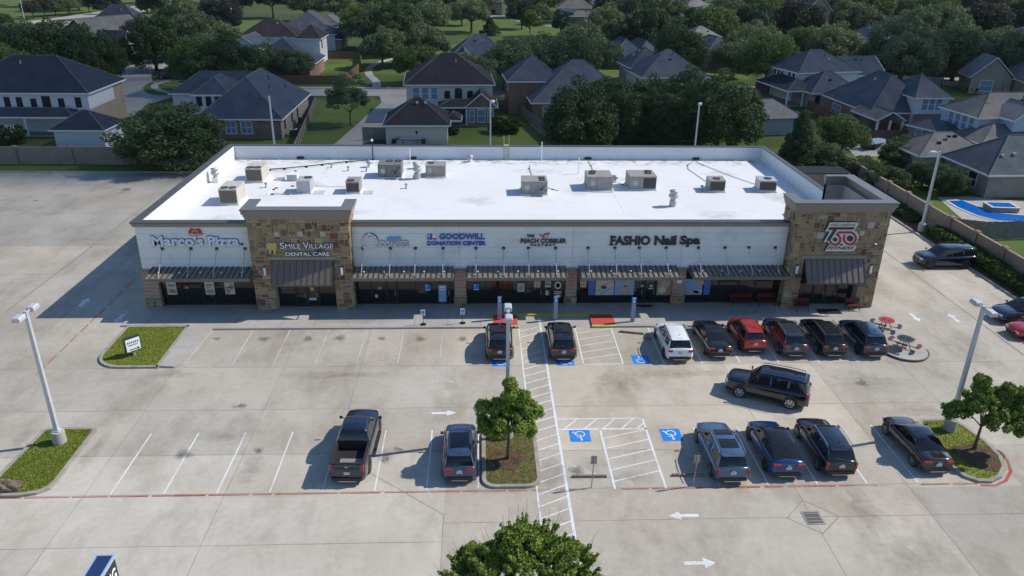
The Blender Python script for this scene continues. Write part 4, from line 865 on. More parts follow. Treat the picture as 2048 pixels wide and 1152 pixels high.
def vent(label, pt, kind, zfn=z5):
    c = G(*zfn(*pt), ZR); t = thing("roof_vent", label, "vent", (c.x, c.y, ZR), 0, "vents on the white roof"); b = MB()
    if kind == 'big':
        b.lathe([(.3, 0), (.3, .55), (.22, .6), (.22, .75)], n=16); b.build("vent_base", galv, t, world=False, smooth=False); b = MB()
        b.lathe([(.24, .75), (.4, .82), (.42, 1.02), (.3, 1.12), (.3, 1.2), (.36, 1.24), (.36, 1.4), (.2, 1.48), (0, 1.5)], n=18); b.build("vent_cap", galv, t, world=False, smooth=True)
    elif kind == 'white':
        b.box(-.28, .28, -.28, .28, 0, .45); b.build("vent_base", letterW, t, world=False); b = MB(); b.lathe([(.2, .45), (.2, .7), (.36, .74), (.38, .98), (.26, 1.0), (.26, 1.12), (.34, 1.15), (.34, 1.3), (0, 1.38)], n=18); b.build("vent_cap", galv, t, world=False, smooth=True)
    elif kind == 'turbine':
        b.lathe([(.22, 0), (.22, .25), (.15, .3)], n=14); b.build("vent_base", letterW, t, world=False); b = MB(); b.lathe([(.16, .3), (.28, .4), (.32, .52), (.26, .66), (0, .72)], n=18); b.build("turbine", galv, t, world=False, smooth=True)
    else:
        b.lathe([(.16, 0), (.1, .12), (.075, .14), (.075, .36)], n=12); b.build("vent_base", galv, t, world=False); b = MB(); b.lathe([(.15, .36), (.16, .42), (.1, .47), (0, .5)], n=12); b.build("vent_cap", galvd, t, world=False)
vent("tall white box vent with round metal cap at the left parapet", (133, 385), 'white'); vent("tall silver exhaust stack between the dark unit and the grey unit", (1782, 358), 'big')
vent("silver turbine vent behind the silver exhaust stack", (1768, 275), 'turbine'); vent("silver double capped vent alone at the front right of the roof", (1232, 394), 'big', z6)
vent("small vent in front of the rear left unit", (542, 430), 's'); vent("small vent, left one of the two behind the silver unit", (1080, 268), 's'); vent("small vent, right one of the two behind the silver unit", (1216, 294), 's')
vent("small vent touching the shadow of the dark unit", (1366, 297), 's'); vent("small turbine vent left of the dark unit", (1388, 262), 'turbine'); vent("small vent in the open roof below the exhaust stack", (1690, 438), 's')
vent("silver turbine vent at the rear parapet left of the ladder", (112, 148), 'turbine', z6); vent("small silver vent between the two wide units", (912, 262), 'turbine', z6); vent("short black capped vent left of the small square unit", (1393, 306), 's', z6)
def pipe_thing(name, label, cat, m, pts, r=.04, blocks=(), kind=None):
    b = MB(); b.path(pts, r); o = b.build(name, m, None); tag(o, label, cat)
    if blocks:
        for q in blocks: b = MB(); b.box(q[0]-.13, q[0]+.13, q[1]-.08, q[1]+.08, ZR, q[2]-r); b.build("pipe_block", fanm, o)
    return o
def rp_(p, z=.14, zfn=z5): c = G(*zfn(*p), ZR+z); return (c.x, c.y, ZR+z)
ln = [rp_(p) for p in ((570, 280), (690, 272), (870, 255), (1000, 240), (1200, 218), (1410, 203))]
pipe_thing("roof_pipe", "long black pipe running from the rear left unit to the mast", "pipe", blackm, ln, .05, ln[:-1])
ln = [rp_(p, .08) for p in ((800, 265), (770, 290), (660, 380), (550, 480))]; pipe_thing("roof_pipe", "thin white pipe running past the low pipe box", "pipe", letterW, ln, .025, [rp_(p, .1) for p in ((780, 288), (625, 428), (600, 440), (592, 480), (758, 412))])
ln = [rp_(p, .06) for p in ((592, 480), (720, 484), (850, 480))]; pipe_thing("roof_pipe", "thin pipe in front of the silver unit", "pipe", galv, ln, .03, ln[:2])
ln = [rp_(p, .05) for p in ((940, 412), (1040, 422), (1195, 424))]; pipe_thing("roof_cable", "thin cable between the silver unit and the dark grilled unit", "cable", galv, ln, .018)
for lab, pts in (("black cable from the middle unit towards the rear parapet", ((455, 225), (438, 185), (445, 165))), ("black line from the second scupper to the wide ribbed unit", ((765, 145), (780, 168), (795, 205))), ("black line from the right scupper to the small square unit", ((1345, 147), (1315, 165), (1320, 190), (1425, 262))), ("black line from the right scupper to the small pale unit", ((1362, 147), (1400, 165), (1560, 228), (1700, 276))), ("short black pipe right of the middle unit", ((540, 290), (570, 300), (600, 308))), ("short black line right of the small silver vent", ((925, 262), (955, 272), (990, 290)))):
    ln = [rp_(p, .05, z6) for p in pts]; pipe_thing("roof_cable", lab, "cable", blackm, ln, .022, [ln[1]])
for lab, p, h in (("white plastic vent pipe standing near the rear parapet", (711, 215), 1.6), ("white vent pipe against the rear parapet right of the ladder", (506, 150), 2.1), ("thin white vent pipe beside the dark weathered unit", None, 1.5)):
    c = G(*z6(*p), ZR) if p else G(*z5(1722, 232), ZR); c.y = min(c.y, 79.3); b = MB(); b.tube((c.x, c.y, ZR), (c.x, c.y, ZR+h), .045, n=8); b.lathe([(.09, ZR), (.06, ZR+.12), (.045, ZR+.13)], c.x, c.y, 10); o = b.build("vent_pipe", letterW, None); tag(o, lab, "pipe")
c = G(*z5(1418, 205), ZR); c.y = min(c.y, 79.2)
b = MB(); b.path([(c.x, c.y, ZR), (c.x, c.y, 7.6), (c.x-.02, c.y+.05, 7.75), (c.x-.25, c.y+.1, 8.6)], .05); b.box(c.x-.12, c.x+.12, c.y-.12, c.y+.12, ZR, ZR+.1); o = b.build("service_mast", blackm, None); tag(o, "black service mast rising above the rear parapet", "mast")
b = MB(); b.lathe([(.0, 7.5), (.11, 7.55), (.13, 7.7), (0, 7.8)], c.x, c.y-.12, 10); b.build("insulator", letterW, o)
# ladder over the rear parapet
x0 = at(*z6(298, 100), 79.3)[0]; x1 = at(*z6(326, 100), 79.3)[0]; t = thing("roof_ladder", "yellowed metal ladder hooked over the rear parapet", "ladder", ((x0+x1)/2, 79.3, ZR))
lad = plain("ladder_metal", (.42, .36, .24), .5, metal=.2, var=.1)
for x in (x0, x1): b = MB(); b.tube((x, 79.33, ZR+.1), (x, 79.36, 8.15), .03, n=6); b.build("side_rail", lad, t)
z = ZR+.3
while z < 7.2: b = MB(); b.tube((x0, 79.34, z), (x1, 79.34, z), .022, n=6); b.build("rung", lad, t); z += .3
b = MB(); b.box(x0-.02, x1+.02, 79.3, 80.05, 7.0, 7.03); b.build("step_plate", lad, t)

# ================================================================ lamp posts
def lamp_post(label, x, y, ztop, heads, base=True, r0=.11, zb=.12, group="lamp posts round the car park"):
    t = thing("lamp_post", label, "lamp post", (x, y, 0 if base else 0), 0, group)
    z0 = 0
    if base:
        b = MB(); b.lathe([(.36, 0), (.36, .86), (.33, .9), (0, .9)], n=24); b.build("concrete_base", walkmat, t, world=False); z0 = .9
        b = MB(); b.box(-.2, .2, -.2, .2, .9, .96); b.box(-.14, .14, -.14, .14, .961, 1.05); b.build("base_plate", poleM, t, world=False)
    b = MB(); b.obox(0, 0, z0, ztop, r0*2, r0*2, 0, tx=.8, ty=.8); b.build("pole", poleM, t, world=False)
    for (dx, dy) in heads:
        b = MB(); b.tube((0, 0, ztop-.15), (dx*.35, dy*.35, ztop-.1), .045, n=8); b.build("arm", poleM, t, world=False)
        a = math.atan2(dy, dx); b = MB(); cx, cy = dx*.68, dy*.68
        b.obox(cx, cy, ztop-.22, ztop-.04, .62, .42, a); b.obox(cx, cy, ztop-.039, ztop+.04, .62, .42, a, tx=.8, ty=.75)
        h = b.build("lamp_head", poleM, t, world=False, bevel=.02); b = MB(); b.obox(cx, cy, ztop-.235, ztop-.222, .5, .32, a); b.build("lens", lampglass, h, world=False)
def topz(px, py, Y): return at(px, py, Y)[1]
lamp_post("pale twin headed lamp post on the grass island at left", -23.55, 37.25, topz(58, 622, 37.25), ((0, -1), (0, 1)))
lamp_post("pale twin headed lamp post behind the small tree in the middle", 1.5, 37.3, topz(1018, 622, 37.3), ((0, -1), (0, 1)))
lamp_post("twin headed lamp post behind the tree on the right island", 27.6, 37.45, topz(1974, 612, 37.45), ((0, -1), (0, 1)))
lamp_post("single headed lamp post in the hedge by the brick wall", 44.65, 72.5, topz(1874, 303, 72.5), ((-1, 0),))
for px, py, lab in ((981, 203, "thin lamp post behind the building in front of the gable house"), (538, 192, "thin lamp post behind the building in front of the blue roofed brick house"), (1399, 208, "thin lamp post behind the building among the big dark trees")):
    X, ZZ = at(px, py, 95.5); lamp_post(lab, X, 95.5, ZZ, ((.35, .9),) if px > 540 else (), base=False, r0=.1)

# ================================================================ posts, signs and small things on the ground
for x, y, h, lab in ((1.45, 52.6, 1.85, "blue grey post with blue accessible parking sign behind the left black crossover"), (5.68, 52.7, 1.8, "blue grey post with blue accessible parking sign behind the second black crossover"), (11.46, 52.1, 1.95, "blue grey post with blue accessible parking sign left of the white vehicle")):
    t = thing("sign_post", lab, "sign post", (x, y, .13), 0, "accessible parking posts on the walk"); b = MB(); b.box(-.15, .15, -.09, .09, 0, h); b.build("post", plain("blue_grey_post", (.27, .31, .37), .6, var=.12), t, world=False, bevel=.01)
    b = MB(); b.box(-.16, .16, -.11, -.092, h-.42, h+.05); pl = b.build("sign_plate", adablue, t, world=False)
    b = MB(); b.box(-.1, .1, -.118, -.111, h-.07, h+.01); b.box(-.02, .03, -.118, -.111, h-.2, h-.1); b.add([(ox, -.116, oz) for ox, oz in ell(0, h-.27, .085, .085, 14)], (tuple(range(14)),)); b.build("symbol", letterW, pl, world=False)
for x, y, lab in ((-4.22, 51.8, "small white store sign on a round black foot, left of the two"), (-1.31, 51.98, "small white store sign on a round black foot, nearer the crossing")):
    t = thing("floor_sign", lab, "sign", (x, y, .13), 0, "small signs on stands in front of the shops"); b = MB(); b.lathe([(.22, 0), (.22, .04), (.05, .06), (0, .06)], n=16); b.build("foot", blackm, t, world=False)
    b = MB(); b.tube((0, 0, .05), (0, 0, .8), .02); b.build("pole", blackm, t, world=False); b = MB(); b.box(-.16, .16, -.012, .012, .72, 1.2); p_ = b.build("sign_plate", letterW, t, world=False)
    b = MB(); b.box(-.1, .1, -.018, -.013, .9, 1.12); b.box(-.1, .1, -.018, -.013, .79, .83); b.build("logo", letterB, p_, world=False); b = MB(); v, f = text_mb("g", .2, bold=.004, depth=0); b.add([(p0[0]-.055, -.0195, p0[1]+.98) for p0 in v], f); b.build("logo_letter", letterW, p_, world=False)
for x, y, h, lab, red in ((5.78, 32.75, 1.95, "parking sign seen from behind on a thin post, between the hatched walk and bay", 0), (11.15, 32.75, 1.9, "parking sign with red tape on its post beside the grey blue vehicle", 1)):
    t = thing("parking_sign", lab, "sign", (x, y, 0), 0, "parking signs at the red line"); b = MB(); b.tube((0, 0, 0), (.05, 0, h), .03, n=6); b.build("post", galvd, t, world=False)
    b = MB(); b.box(-.11, .2, .035, .05, h-.48, h+.02); b.build("sign_plate", galvd, t, world=False, bevel=.0)
    if red: b = MB(); b.tube((.03, 0, h*.5), (.037, 0, h*.62), .034, n=8); b.build("red_tape", redpaint, t, world=False)
for x0, y0, x1, y1, lab in ((4.86, 33.63, 6.72, 33.6, "wheel stop beside the crosswalk, behind the left parking sign"), (10.22, 33.62, 12.0, 33.58, "wheel stop under the rear of the grey blue vehicle"), (10.21, 50.62, 11.98, 50.2, "wheel stop left of the white vehicle by the walk")):
    t = thing("wheel_stop", lab, "wheel stop", ((x0+x1)/2, (y0+y1)/2, 0), math.atan2(y1-y0, x1-x0), "concrete wheel stops"); L = math.hypot(x1-x0, y1-y0); b = MB()
    b.add([(sx*L/2*(1 if k in (0, 3) else .97), yy, zz) for sx in (-1, 1) for k, (yy, zz) in enumerate(((-.09, 0), (-.055, .13), (.055, .13), (.09, 0)))], ((0, 1, 5, 4), (1, 2, 6, 5), (2, 3, 7, 6), (0, 3, 2, 1), (4, 5, 6, 7), (0, 4, 7, 3)))
    b.build("stop_block", plain("weathered_stop", (.17, .15, .125), .9, var=.3, scale=5), t, world=False)
    b = MB(); [b.tube((s*L*.35, 0, .125), (s*L*.35, 0, .145), .03, n=8) for s in (-1, 1)]; b.build("pin", blackm, t, world=False)
# drains
def drain(x, y, w_, d_, lab):
    t = thing("drain", lab, "drain", (x, y, .006), 0); b = MB(); b.box(-w_/2-.1, w_/2+.1, -d_/2-.1, d_/2+.1, 0, .012); b.build("drain_frame", kerbmat, t, world=False)
    b = MB(); b.box(-w_/2, w_/2, -d_/2, d_/2, .0121, .016); b.build("drain_pit", fanm, t, world=False); b = MB()
    for k in range(9): xx = -w_/2+w_*(k+.5)/9; b.box(xx-.012, xx+.012, -d_/2, d_/2, .0162, .026)
    for k in range(3): yy = -d_/2+d_*(k+.5)/3; b.box(-w_/2, w_/2, yy-.02, yy+.02, .0262, .032)
    b.build("grate", galvd, t, world=False)
drain(16.53, 30.13, .74, .8, "square storm drain grate in a diamond of joints at lower right"); drain(-40.3, 87.2, .8, .8, "dark drain grate in the rear left lot")
# direction sign on the left island, rock, monument sign
t = thing("direction_sign", "small black framed white sign with an arrow on the grass island by the shops", "sign", (-23.5, 47.4, .12), .82); b = MB(); b.box(-.08, .08, -.08, .08, 0, .32); b.build("foot", galvd, t, world=False)
b = MB(); b.box(-.52, .52, -.13, .13, .36, 1.38); b.build("cabinet", blackm, t, world=False, bevel=.01); b = MB(); b.box(-.47, .47, .131, .14, .42, 1.32); b.box(-.47, .47, -.14, -.131, .42, 1.32); fc = b.build("sign_face", letterW, t, world=False)
b = MB()
for yy, s in ((.146, -1), (-.146, 1)):
    for z_, w0 in ((1.05, .40), (.86, .32)):
        for k in range(6): b.box(-w0+k*w0/3+.02, -w0+k*w0/3+w0/3-.03, min(yy, yy*.97), max(yy, yy*.97), z_-.05, z_+.06)
    b.box(-.3, .25, min(yy, yy*.97), max(yy, yy*.97), .5, .56); b.add([(.42*s*s, yy, .53), (.25, yy, .43), (.25, yy, .63)], ((0, 1, 2),))
b.build("arrow_and_text", blackm, fc, world=False)
b = MB(); rq2 = random.Random(4); v = []; f = []
import bmesh
bm = bmesh.new(); bmesh.ops.create_icosphere(bm, subdivisions=3, radius=1)
for vv in bm.verts:
    n_ = .8+.18*math.sin(vv.co.x*4+1)*math.cos(vv.co.y*5)+.1*math.sin(vv.co.z*9+vv.co.x*7); vv.co = Vector((vv.co.x*.78*n_-24.1, vv.co.y*.42*n_+33.2, max(.05, .12+(vv.co.z+.3)*.5*n_)))
b = MB(); b.add([v_.co for v_ in bm.verts], [tuple(x.index for x in f_.verts) for f_ in bm.faces]); bm.free(); o = b.build("boulder", plain("brown_rock", (.17, .125, .095), .9, var=.5, scale=2.5, bump=.6), None); tag(o, "brown boulder with a pinkish patch at the tip of the left island", "boulder")
t = thing("pylon_sign", "tall dark blue topped sign with white letters, cut off by the lower left edge", "sign", (-13.6, 20.9, 0), 0)
mz = 6.0; A = G(192, 1111, mz); Bq = G(228, 1110, mz)
b = MB(); b.box(A.x, Bq.x, A.y-3.4, A.y, 1.2, mz-.06); b.build("cabinet", blackm, t, world=True)
b = MB(); b.box(A.x-.03, Bq.x+.03, A.y-3.43, A.y+.03, mz-.059, mz-.03); tp = b.build("top", plain("navy_top", (.015, .035, .11), .35, var=.15, coat=.3), t, world=True)
b = MB(); b.box(A.x-.04, A.x+.03, A.y-3.44, A.y+.04, mz-.029, mz+.02); b.box(Bq.x-.03, Bq.x+.05, A.y-3.44, A.y+.04, mz-.07, mz+.02); b.box(A.x+.031, Bq.x-.031, A.y-.03, A.y+.04, mz-.029, mz+.02); b.box(A.x+.031, Bq.x-.031, A.y-3.44, A.y-3.37, mz-.029, mz+.02); b.build("trim", plain("pale_blue_trim", (.45, .55, .68), .4, metal=.3, var=.05), tp)
b = MB(); b.box(Bq.x+.002, Bq.x+.02, A.y-3.35, A.y-.06, 2.2, mz-1.12); b.box(Bq.x+.001, Bq.x+.04, A.y-3.4, A.y, mz-1.1, mz-1.03); b.build("panel", letterW, t)
v, f = text_mb("NOW LEASING", 1., bold=.02, depth=.04); mx = max(p[0] for p in v); b = MB(); b.add([(Bq.x+.02+p[2]*.3, A.y-3.3+p[0]/mx*3.15, mz-.88+p[1]*.72) for p in v], f); b.build("lettering", letterW, t)
for k in (0, 1): b = MB(); yy = A.y-2.9+k*2.3; b.box((A.x+Bq.x)/2-.15, (A.x+Bq.x)/2+.15, yy, yy+.3, 0, 1.199); b.build("leg", blackm, t)
# benches and mats
def bench(label, x, y, L=1.8):
    t = thing("bench", label, "bench", (x, y, .13), 0, "red benches on the walk"); b = MB()
    for k in range(4): b.box(-L/2, L/2, -.25+k*.12, -.16+k*.12, .43, .46)
    b.build("seat", redslat, t, world=False); b = MB()
    for k in range(3): b.box(-L/2, L/2, .21+k*.02, .235+k*.02, .55+k*.12, .64+k*.12)
    b.build("backrest", redslat, t, world=False)
    for s in (-1, 1): b = MB(); x_ = s*(L/2-.15); b.path([(x_, -.3, 0), (x_, -.22, .42), (x_, .2, .42), (x_, .28, .9)], .028); b.path([(x_, .2, .42), (x_, .34, 0)], .028); b.build("leg", blackm, t, world=False)
bench("red bench in front of the dark window left of the corner tower, left one", 20.6, 54.95); bench("red bench in front of the dark window left of the corner tower, right one", 22.65, 54.95, 1.5)
bench("red bench left of the tower doors", 25.1, 53.95, 1.2); bench("red bench right of the tower doors", 29.2, 53.95, 1.15)
for x0, x1, y0, y1, lab in ((26.3, 28.1, 53.2, 54.1, "dark door mat in front of the corner tower doors"),):
    b = MB(); b.box(x0, x1, y0, y1, .135, .155); tag(b.build("door_mat", framem, None), lab, "mat")
b = MB(); b.prism([(12.9+.75*math.cos(a*math.pi/10), 55.05-.45*abs(math.sin(a*math.pi/10))) for a in range(11)][::-1], .135, .15); tag(b.build("door_mat", framem, None), "half round black mat at the nail shop door", "mat")
# picnic tables
def picnic(label, x, y, mt, ms, rz=0.):
    t = thing("picnic_table", label, "picnic table", (x, y, .13), rz, "round picnic tables by the corner"); b = MB(); b.lathe([(.55, .72), (.57, .735), (.57, .76), (.5, .765), (.49, .755), (0, .755)], n=28); tt = b.build("table_top", mt, t, world=False)
    b = MB()
    for k in range(8): b.obox(0, 0, .7561, .768, 1.0, .02, k*math.pi/8)
    b.build("mesh_rib", mt, tt, world=False)
    for k in range(4):
        a = math.pi/4+k*math.pi/2; c, s = math.cos(a), math.sin(a); b = MB(); b.path([(c*.12, s*.12, .72), (c*.35, s*.35, .3), (c*.45, s*.45, .02), (c*.75, s*.75, .02)], .025); b.path([(c*.35, s*.35, .3), (c*.95, s*.95, .28), (c*.95, s*.95, .42)], .025); b.build("leg", blackm, t, world=False)
        b = MB(); out = []
        for q in range(9): aa = a-.42+.84*q/8; out.append((.82*math.cos(aa), .82*math.sin(aa)))
        for q in range(9): aa = a+.42-.84*q/8; out.append((1.1*math.cos(aa), 1.1*math.sin(aa)))
        b.prism(out[::-1], .42, .46); b.build("seat", ms, t, world=False)
blkmesh = plain("black_mesh", (.035, .035, .04), .45, var=.2)
picnic("round picnic table with red top and black seats", 30.15, 50.6, plain("red_table_mesh", (.38, .04, .035), .5, var=.2, scale=8), blkmesh, .2); picnic("round picnic table with black top and red seats", 30.05, 47.6, blkmesh, redslat, .0)

# ================================================================ vehicles
def lerpt(tab, t):
    for (a, va), (c, vc) in zip(tab, tab[1:]):
        if t <= c:
            k = (t-a)/(c-a) if c > a else 0; k = max(0, min(1, k)); return va+(vc-va)*k
    return tab[-1][1]
def smt(tab, t, e=.018): return (lerpt(tab, max(0, t-e))+lerpt(tab, t)*2+lerpt(tab, min(1, t+e)))/4
carglass = glass_mat("vehicle_glass", (.01, .011, .013), .02); tyrem = plain("tyre_rubber", (.02, .02, .021), .85, var=.1); trimm = plain("black_plastic_trim", (.022, .022, .024), .6, var=.1)
chrome = plain("bright_metal", (.6, .61, .63), .25, metal=.9, var=0); rimm = plain("alloy_rim", (.38, .39, .41), .35, metal=.7, var=0); rimd = plain("dark_rim", (.05, .05, .055), .4, metal=.6, var=0)
tail = plain("tail_lamp_red", (.32, .016, .016), .2, coat=.6, var=.05); headm = plain("head_lamp", (.5, .52, .55), .15, coat=.6, var=0); plateM = plain("licence_plate", (.45, .48, .55), .5, var=0)
def paint(n, c, metal=.25, rough=.2): return plain(n, c, rough, metal=metal, var=.04, scale=1., coat=1.)
SUVt = dict(L=4.75, W=1.9, H=1.72, deck=[(0, .62), (.006, .92), (.02, 1.06), (.3, 1.07), (.66, 1.02), (.74, 1.0), (.90, .93), (.965, .80), (.99, .66), (1, .5)], roof=[(.03, 1.06), (.085, 1.60), (.11, 1.66), (.3, 1.71), (.5, 1.69), (.56, 1.63), (.75, 1.0)], rg=.10, wg=.555, pil=((.0, .105), (.30, .325), (.475, .49)), wheels=(.18, .81), R=.36)
def spec(base, **k): d = dict(base); d.update(k); return d
SEDt = spec(SUVt, L=4.85, W=1.84, H=1.45, deck=[(0, .55), (.006, .8), (.02, .98), (.06, 1.0), (.2, 1.0), (.6, .93), (.74, .90), (.9, .80), (.965, .68), (.99, .55), (1, .45)], roof=[(.15, .99), (.24, 1.22), (.31, 1.37), (.36, 1.42), (.5, 1.45), (.56, 1.41), (.76, .9)], rg=.32, wg=.565, pil=((.0, .24), (.45, .465)), wheels=(.19, .81), R=.33)
FASt = spec(SEDt, L=4.75, W=1.92, H=1.6, deck=[(0, .6), (.006, .9), (.02, 1.08), (.05, 1.12), (.3, 1.08), (.6, 1.0), (.76, .96), (.92, .83), (.975, .68), (.992, .55), (1, .45)], roof=[(.05, 1.12), (.14, 1.33), (.24, 1.48), (.34, 1.57), (.48, 1.61), (.58, 1.55), (.8, .95)], rg=.27, wg=.57, pil=((.0, .2), (.44, .46)), R=.36)
BIGt = spec(SUVt, L=5.35, W=2.0, H=1.93, deck=[(0, .7), (.005, 1.1), (.02, 1.2), (.5, 1.18), (.68, 1.15), (.74, 1.13), (.93, 1.08), (.975, .98), (.992, .8), (1, .6)], roof=[(.02, 1.2), (.05, 1.78), (.075, 1.88), (.3, 1.93), (.55, 1.9), (.6, 1.83), (.73, 1.13)], rg=.065, wg=.6, pil=((.0, .08), (.235, .26), (.45, .465)), wheels=(.19, .83), R=.40)
PICt = spec(BIGt, L=5.85, W=2.03, H=1.95, deck=[(0, .7), (.005, 1.3), (.02, 1.32), (.38, 1.32), (.42, 1.28), (.7, 1.22), (.76, 1.22), (.94, 1.15), (.98, 1.0), (.993, .8), (1, .65)], roof=[(.365, 1.3), (.39, 1.78), (.42, 1.9), (.5, 1.95), (.6, 1.93), (.635, 1.87), (.75, 1.22)], rg=.405, wg=.635, pil=((.3, .41), (.5, .515)), wheels=(.2, .82), R=.42, bed=(.022, .35))
def vehicle(label, x, y, rz, sp, pm, cat="car", rail=None, sunroof=None, roofm=None, rim=None, name="parked_car", group="vehicles in the car park", big_rear=False, lampw=.32, taill='side', cover=False, badge=None, front=False):
    L, Wd = sp['L'], sp['W']; t = thing(name, label, cat, (x, y, 0), rz, group); hw = Wd/2
    PL = [(0, .80), (.008, .86), (.03, .93), (.1, .98), (.25, 1), (.72, 1), (.86, .96), (.94, .88), (.98, .76), (1, .6)]
    ts = sorted(set([0, .004, .01, .018, .03, .05, .075, .1, .14, .18]+[.2+.04*i for i in range(14)]+[.74, .78, .82, .86, .9, .93, .955, .97, .982, .992, 1]+list(sp.get('bed', ()))))
    def ring(tt):
        w_ = hw*smt(PL, tt, .008); zt = smt(sp['deck'], tt, .006); zb = .24+(.1 if tt < .02 or tt > .985 else 0)
        pts = [(0, zb), (.8*w_, zb), (.94*w_, zb+.07), (w_, .5*zb+.3), (1.0*w_, .62), (.975*w_, max(.64, zt-.22)), (.94*w_, zt-.07), (.86*w_, zt), (.42*w_, zt+.035), (0, zt+.045)]
        zt2 = zt
        pts = [(a, min(c, zt2+.045)) for a, c in pts]
        return pts
    bd = sp.get('bed'); b = MB(); n = 10
    full = []
    for tt in ts:
        r = ring(tt); yy = -L/2+tt*L; fr = [(a, yy, c) for a, c in r]+[(-a, yy, c) for a, c in reversed(r[1:-1])]; full.append(fr)
    m = len(full[0]); V = [p for fr in full for p in fr]; F = []
    for i in range(len(ts)-1):
        for j in range(m):
            if bd and bd[0]-1e-6 <= ts[i] and ts[i+1] <= bd[1]+1e-6 and j in (7, 8, 9, 10): continue
            j2 = (j+1) % m; F.append((i*m+j, (i+1)*m+j, (i+1)*m+j2, i*m+j2))
    F += [tuple(range(m)), tuple(reversed(range((len(ts)-1)*m, len(ts)*m)))]
    b.add(V, [tuple(reversed(f)) for f in F]); body = b.build("body", pm, t, world=False, smooth=True)
    # seams
    s = MB()
    for tt in sp.get('seams', (.33, .5, .68)):
        r = ring(tt); yy = -L/2+tt*L
        for sx in (-1, 1):
            q = [(sx*(a+.004), c) for a, c in r[3:8]]; s.add([(a, yy-.008, c) for a, c in q]+[(a, yy+.008, c) for a, c in q], [(k, k+1, 5+k+1, 5+k) for k in range(4)])
    r = ring(.755); yy = -L/2+.755*L; q = [(a, c+.004) for a, c in r[7:]]; q = q+[(-a, c) for a, c in reversed(q[:-1])]; s.add([(a, yy-.012, c) for a, c in q]+[(a, yy+.012, c) for a, c in q], [(k, k+1, len(q)+k+1, len(q)+k) for k in range(len(q)-1)])
    s.build("door_seam", trimm, t, world=False)
    # greenhouse
    rt = sp['roof']; t0, t1 = rt[0][0], rt[-1][0]
    gs = sorted(set([t0, t1, sp['rg'], sp['wg']]+[t0+(t1-t0)*i/22 for i in range(23)]+[v_ for p_ in sp['pil'] for v_ in p_ if t0 < v_ < t1]))
    gr = []
    for tt in gs:
        wb = hw*smt(PL, tt, .02)*.865; zr = smt(rt, tt, .012) if t0+.01 < tt < t1-.01 else lerpt(rt, tt); zb = smt(sp['deck'], tt)-.02; h = max(.002, zr-zb); th = .20*min(1, h/.6)
        if tt > sp['wg']: wb -= .0
        p = [(wb, zb), (wb-th*.72, zb+h*.80), (wb-th*1.0, zb+h*.95), (wb-th-.12*min(1, h/.4), zr), (0, zr+.022*min(1, h/.3))]
        gr.append(p)
    parts = {'roof': [], 'windshield': [], 'rear_window': [], 'side_window_l': [], 'side_window_r': []}
    for i in range(len(gs)-1):
        tm = (gs[i]+gs[i+1])/2; ya, yb = -L/2+gs[i]*L, -L/2+gs[i+1]*L
        for sx in (-1, 1):
            for j in range(4):
                q = [(sx*gr[i][j][0], ya, gr[i][j][1]), (sx*gr[i+1][j][0], yb, gr[i+1][j][1]), (sx*gr[i+1][j+1][0], yb, gr[i+1][j+1][1]), (sx*gr[i][j+1][0], ya, gr[i][j+1][1])]
                if sx > 0: q.reverse()
                if j == 0: k = 'roof' if any(a <= tm <= c for a, c in sp['pil']) else ('side_window_r' if sx > 0 else 'side_window_l')
                elif j in (1, 2) : k = 'roof'
                else: k = 'windshield' if tm > sp['wg'] else ('rear_window' if tm < sp['rg'] else 'roof')
                if j == 2 and (tm > sp['wg'] or tm < sp['rg']): k = 'windshield' if tm > sp['wg'] else 'rear_window'
                parts[k].append(q)
    for k, qs in parts.items():
        g = MB(); idx = {}; fs = []
        for q in qs:
            f = []
            for p in q:
                key = (round(p[0], 4), round(p[1], 4), round(p[2], 4))
                if key not in idx: idx[key] = len(idx)
                f.append(idx[key])
            if len(set(f)) >= 3: fs.append(tuple(dict.fromkeys(f)))
        if not fs: continue
        g.add(list(idx), fs); mt = (roofm or pm) if k == 'roof' else carglass
        g.build(k.replace('_l', '').replace('_r', '') if k.startswith('side') else k, mt, t, world=False, smooth=True)
    ztop = max(v_ for _, v_ in rt)
    # wheels and arches
    for wt in sp['wheels']:
        for sx in (-1, 1):
            yy = -L/2+wt*L; R = sp['R']; b = MB(); xo = sx*(hw*.985)
            b.lathe([(0, -.012), (R+.07, -.012), (R+.07, .012), (0, .012)], n=24); b.xf(lambda v, xo=xo, yy=yy, R=R: (xo+v[2], yy+v[0], R+.02+v[1])); b.v = [(a, c, max(.2, d)) for a, c, d in b.v]; b.build("wheel_arch", trimm, t, world=False)
            b = MB(); b.lathe([(0, -.23), (R*.9, -.23), (R, -.19), (R, -.04), (R*.93, 0), (R*.68, .003), (R*.66, -.03), (0, -.03)], n=28); b.xf(lambda v, s=sx, yy=yy, R=R: (s*(hw+.01)+s*v[2], yy+v[0], R+v[1])); wh = b.build("wheel", tyrem, t, world=False, smooth=False)
            b = MB()
            for k in range(6):
                a = k*math.pi/3; b.add([(R*.16*math.cos(a-.5), R*.16*math.sin(a-.5), -.004), (R*.16*math.cos(a+.5), R*.16*math.sin(a+.5), -.004), (R*.66*math.cos(a+.2), R*.66*math.sin(a+.2), .0), (R*.66*math.cos(a-.2), R*.66*math.sin(a-.2), .0)], ((0, 1, 2, 3),))
            b.lathe([(.0, -.001), (R*.18, -.001), (R*.18, .004), (0, .004)], n=12)
            for k in range(24):
                a0, a1 = k*math.pi/12, (k+1)*math.pi/12; b.add([(R*.6*math.cos(a0), R*.6*math.sin(a0), .001), (R*.6*math.cos(a1), R*.6*math.sin(a1), .001), (R*.69*math.cos(a1), R*.69*math.sin(a1), .006), (R*.69*math.cos(a0), R*.69*math.sin(a0), .006)], ((0, 1, 2, 3),))
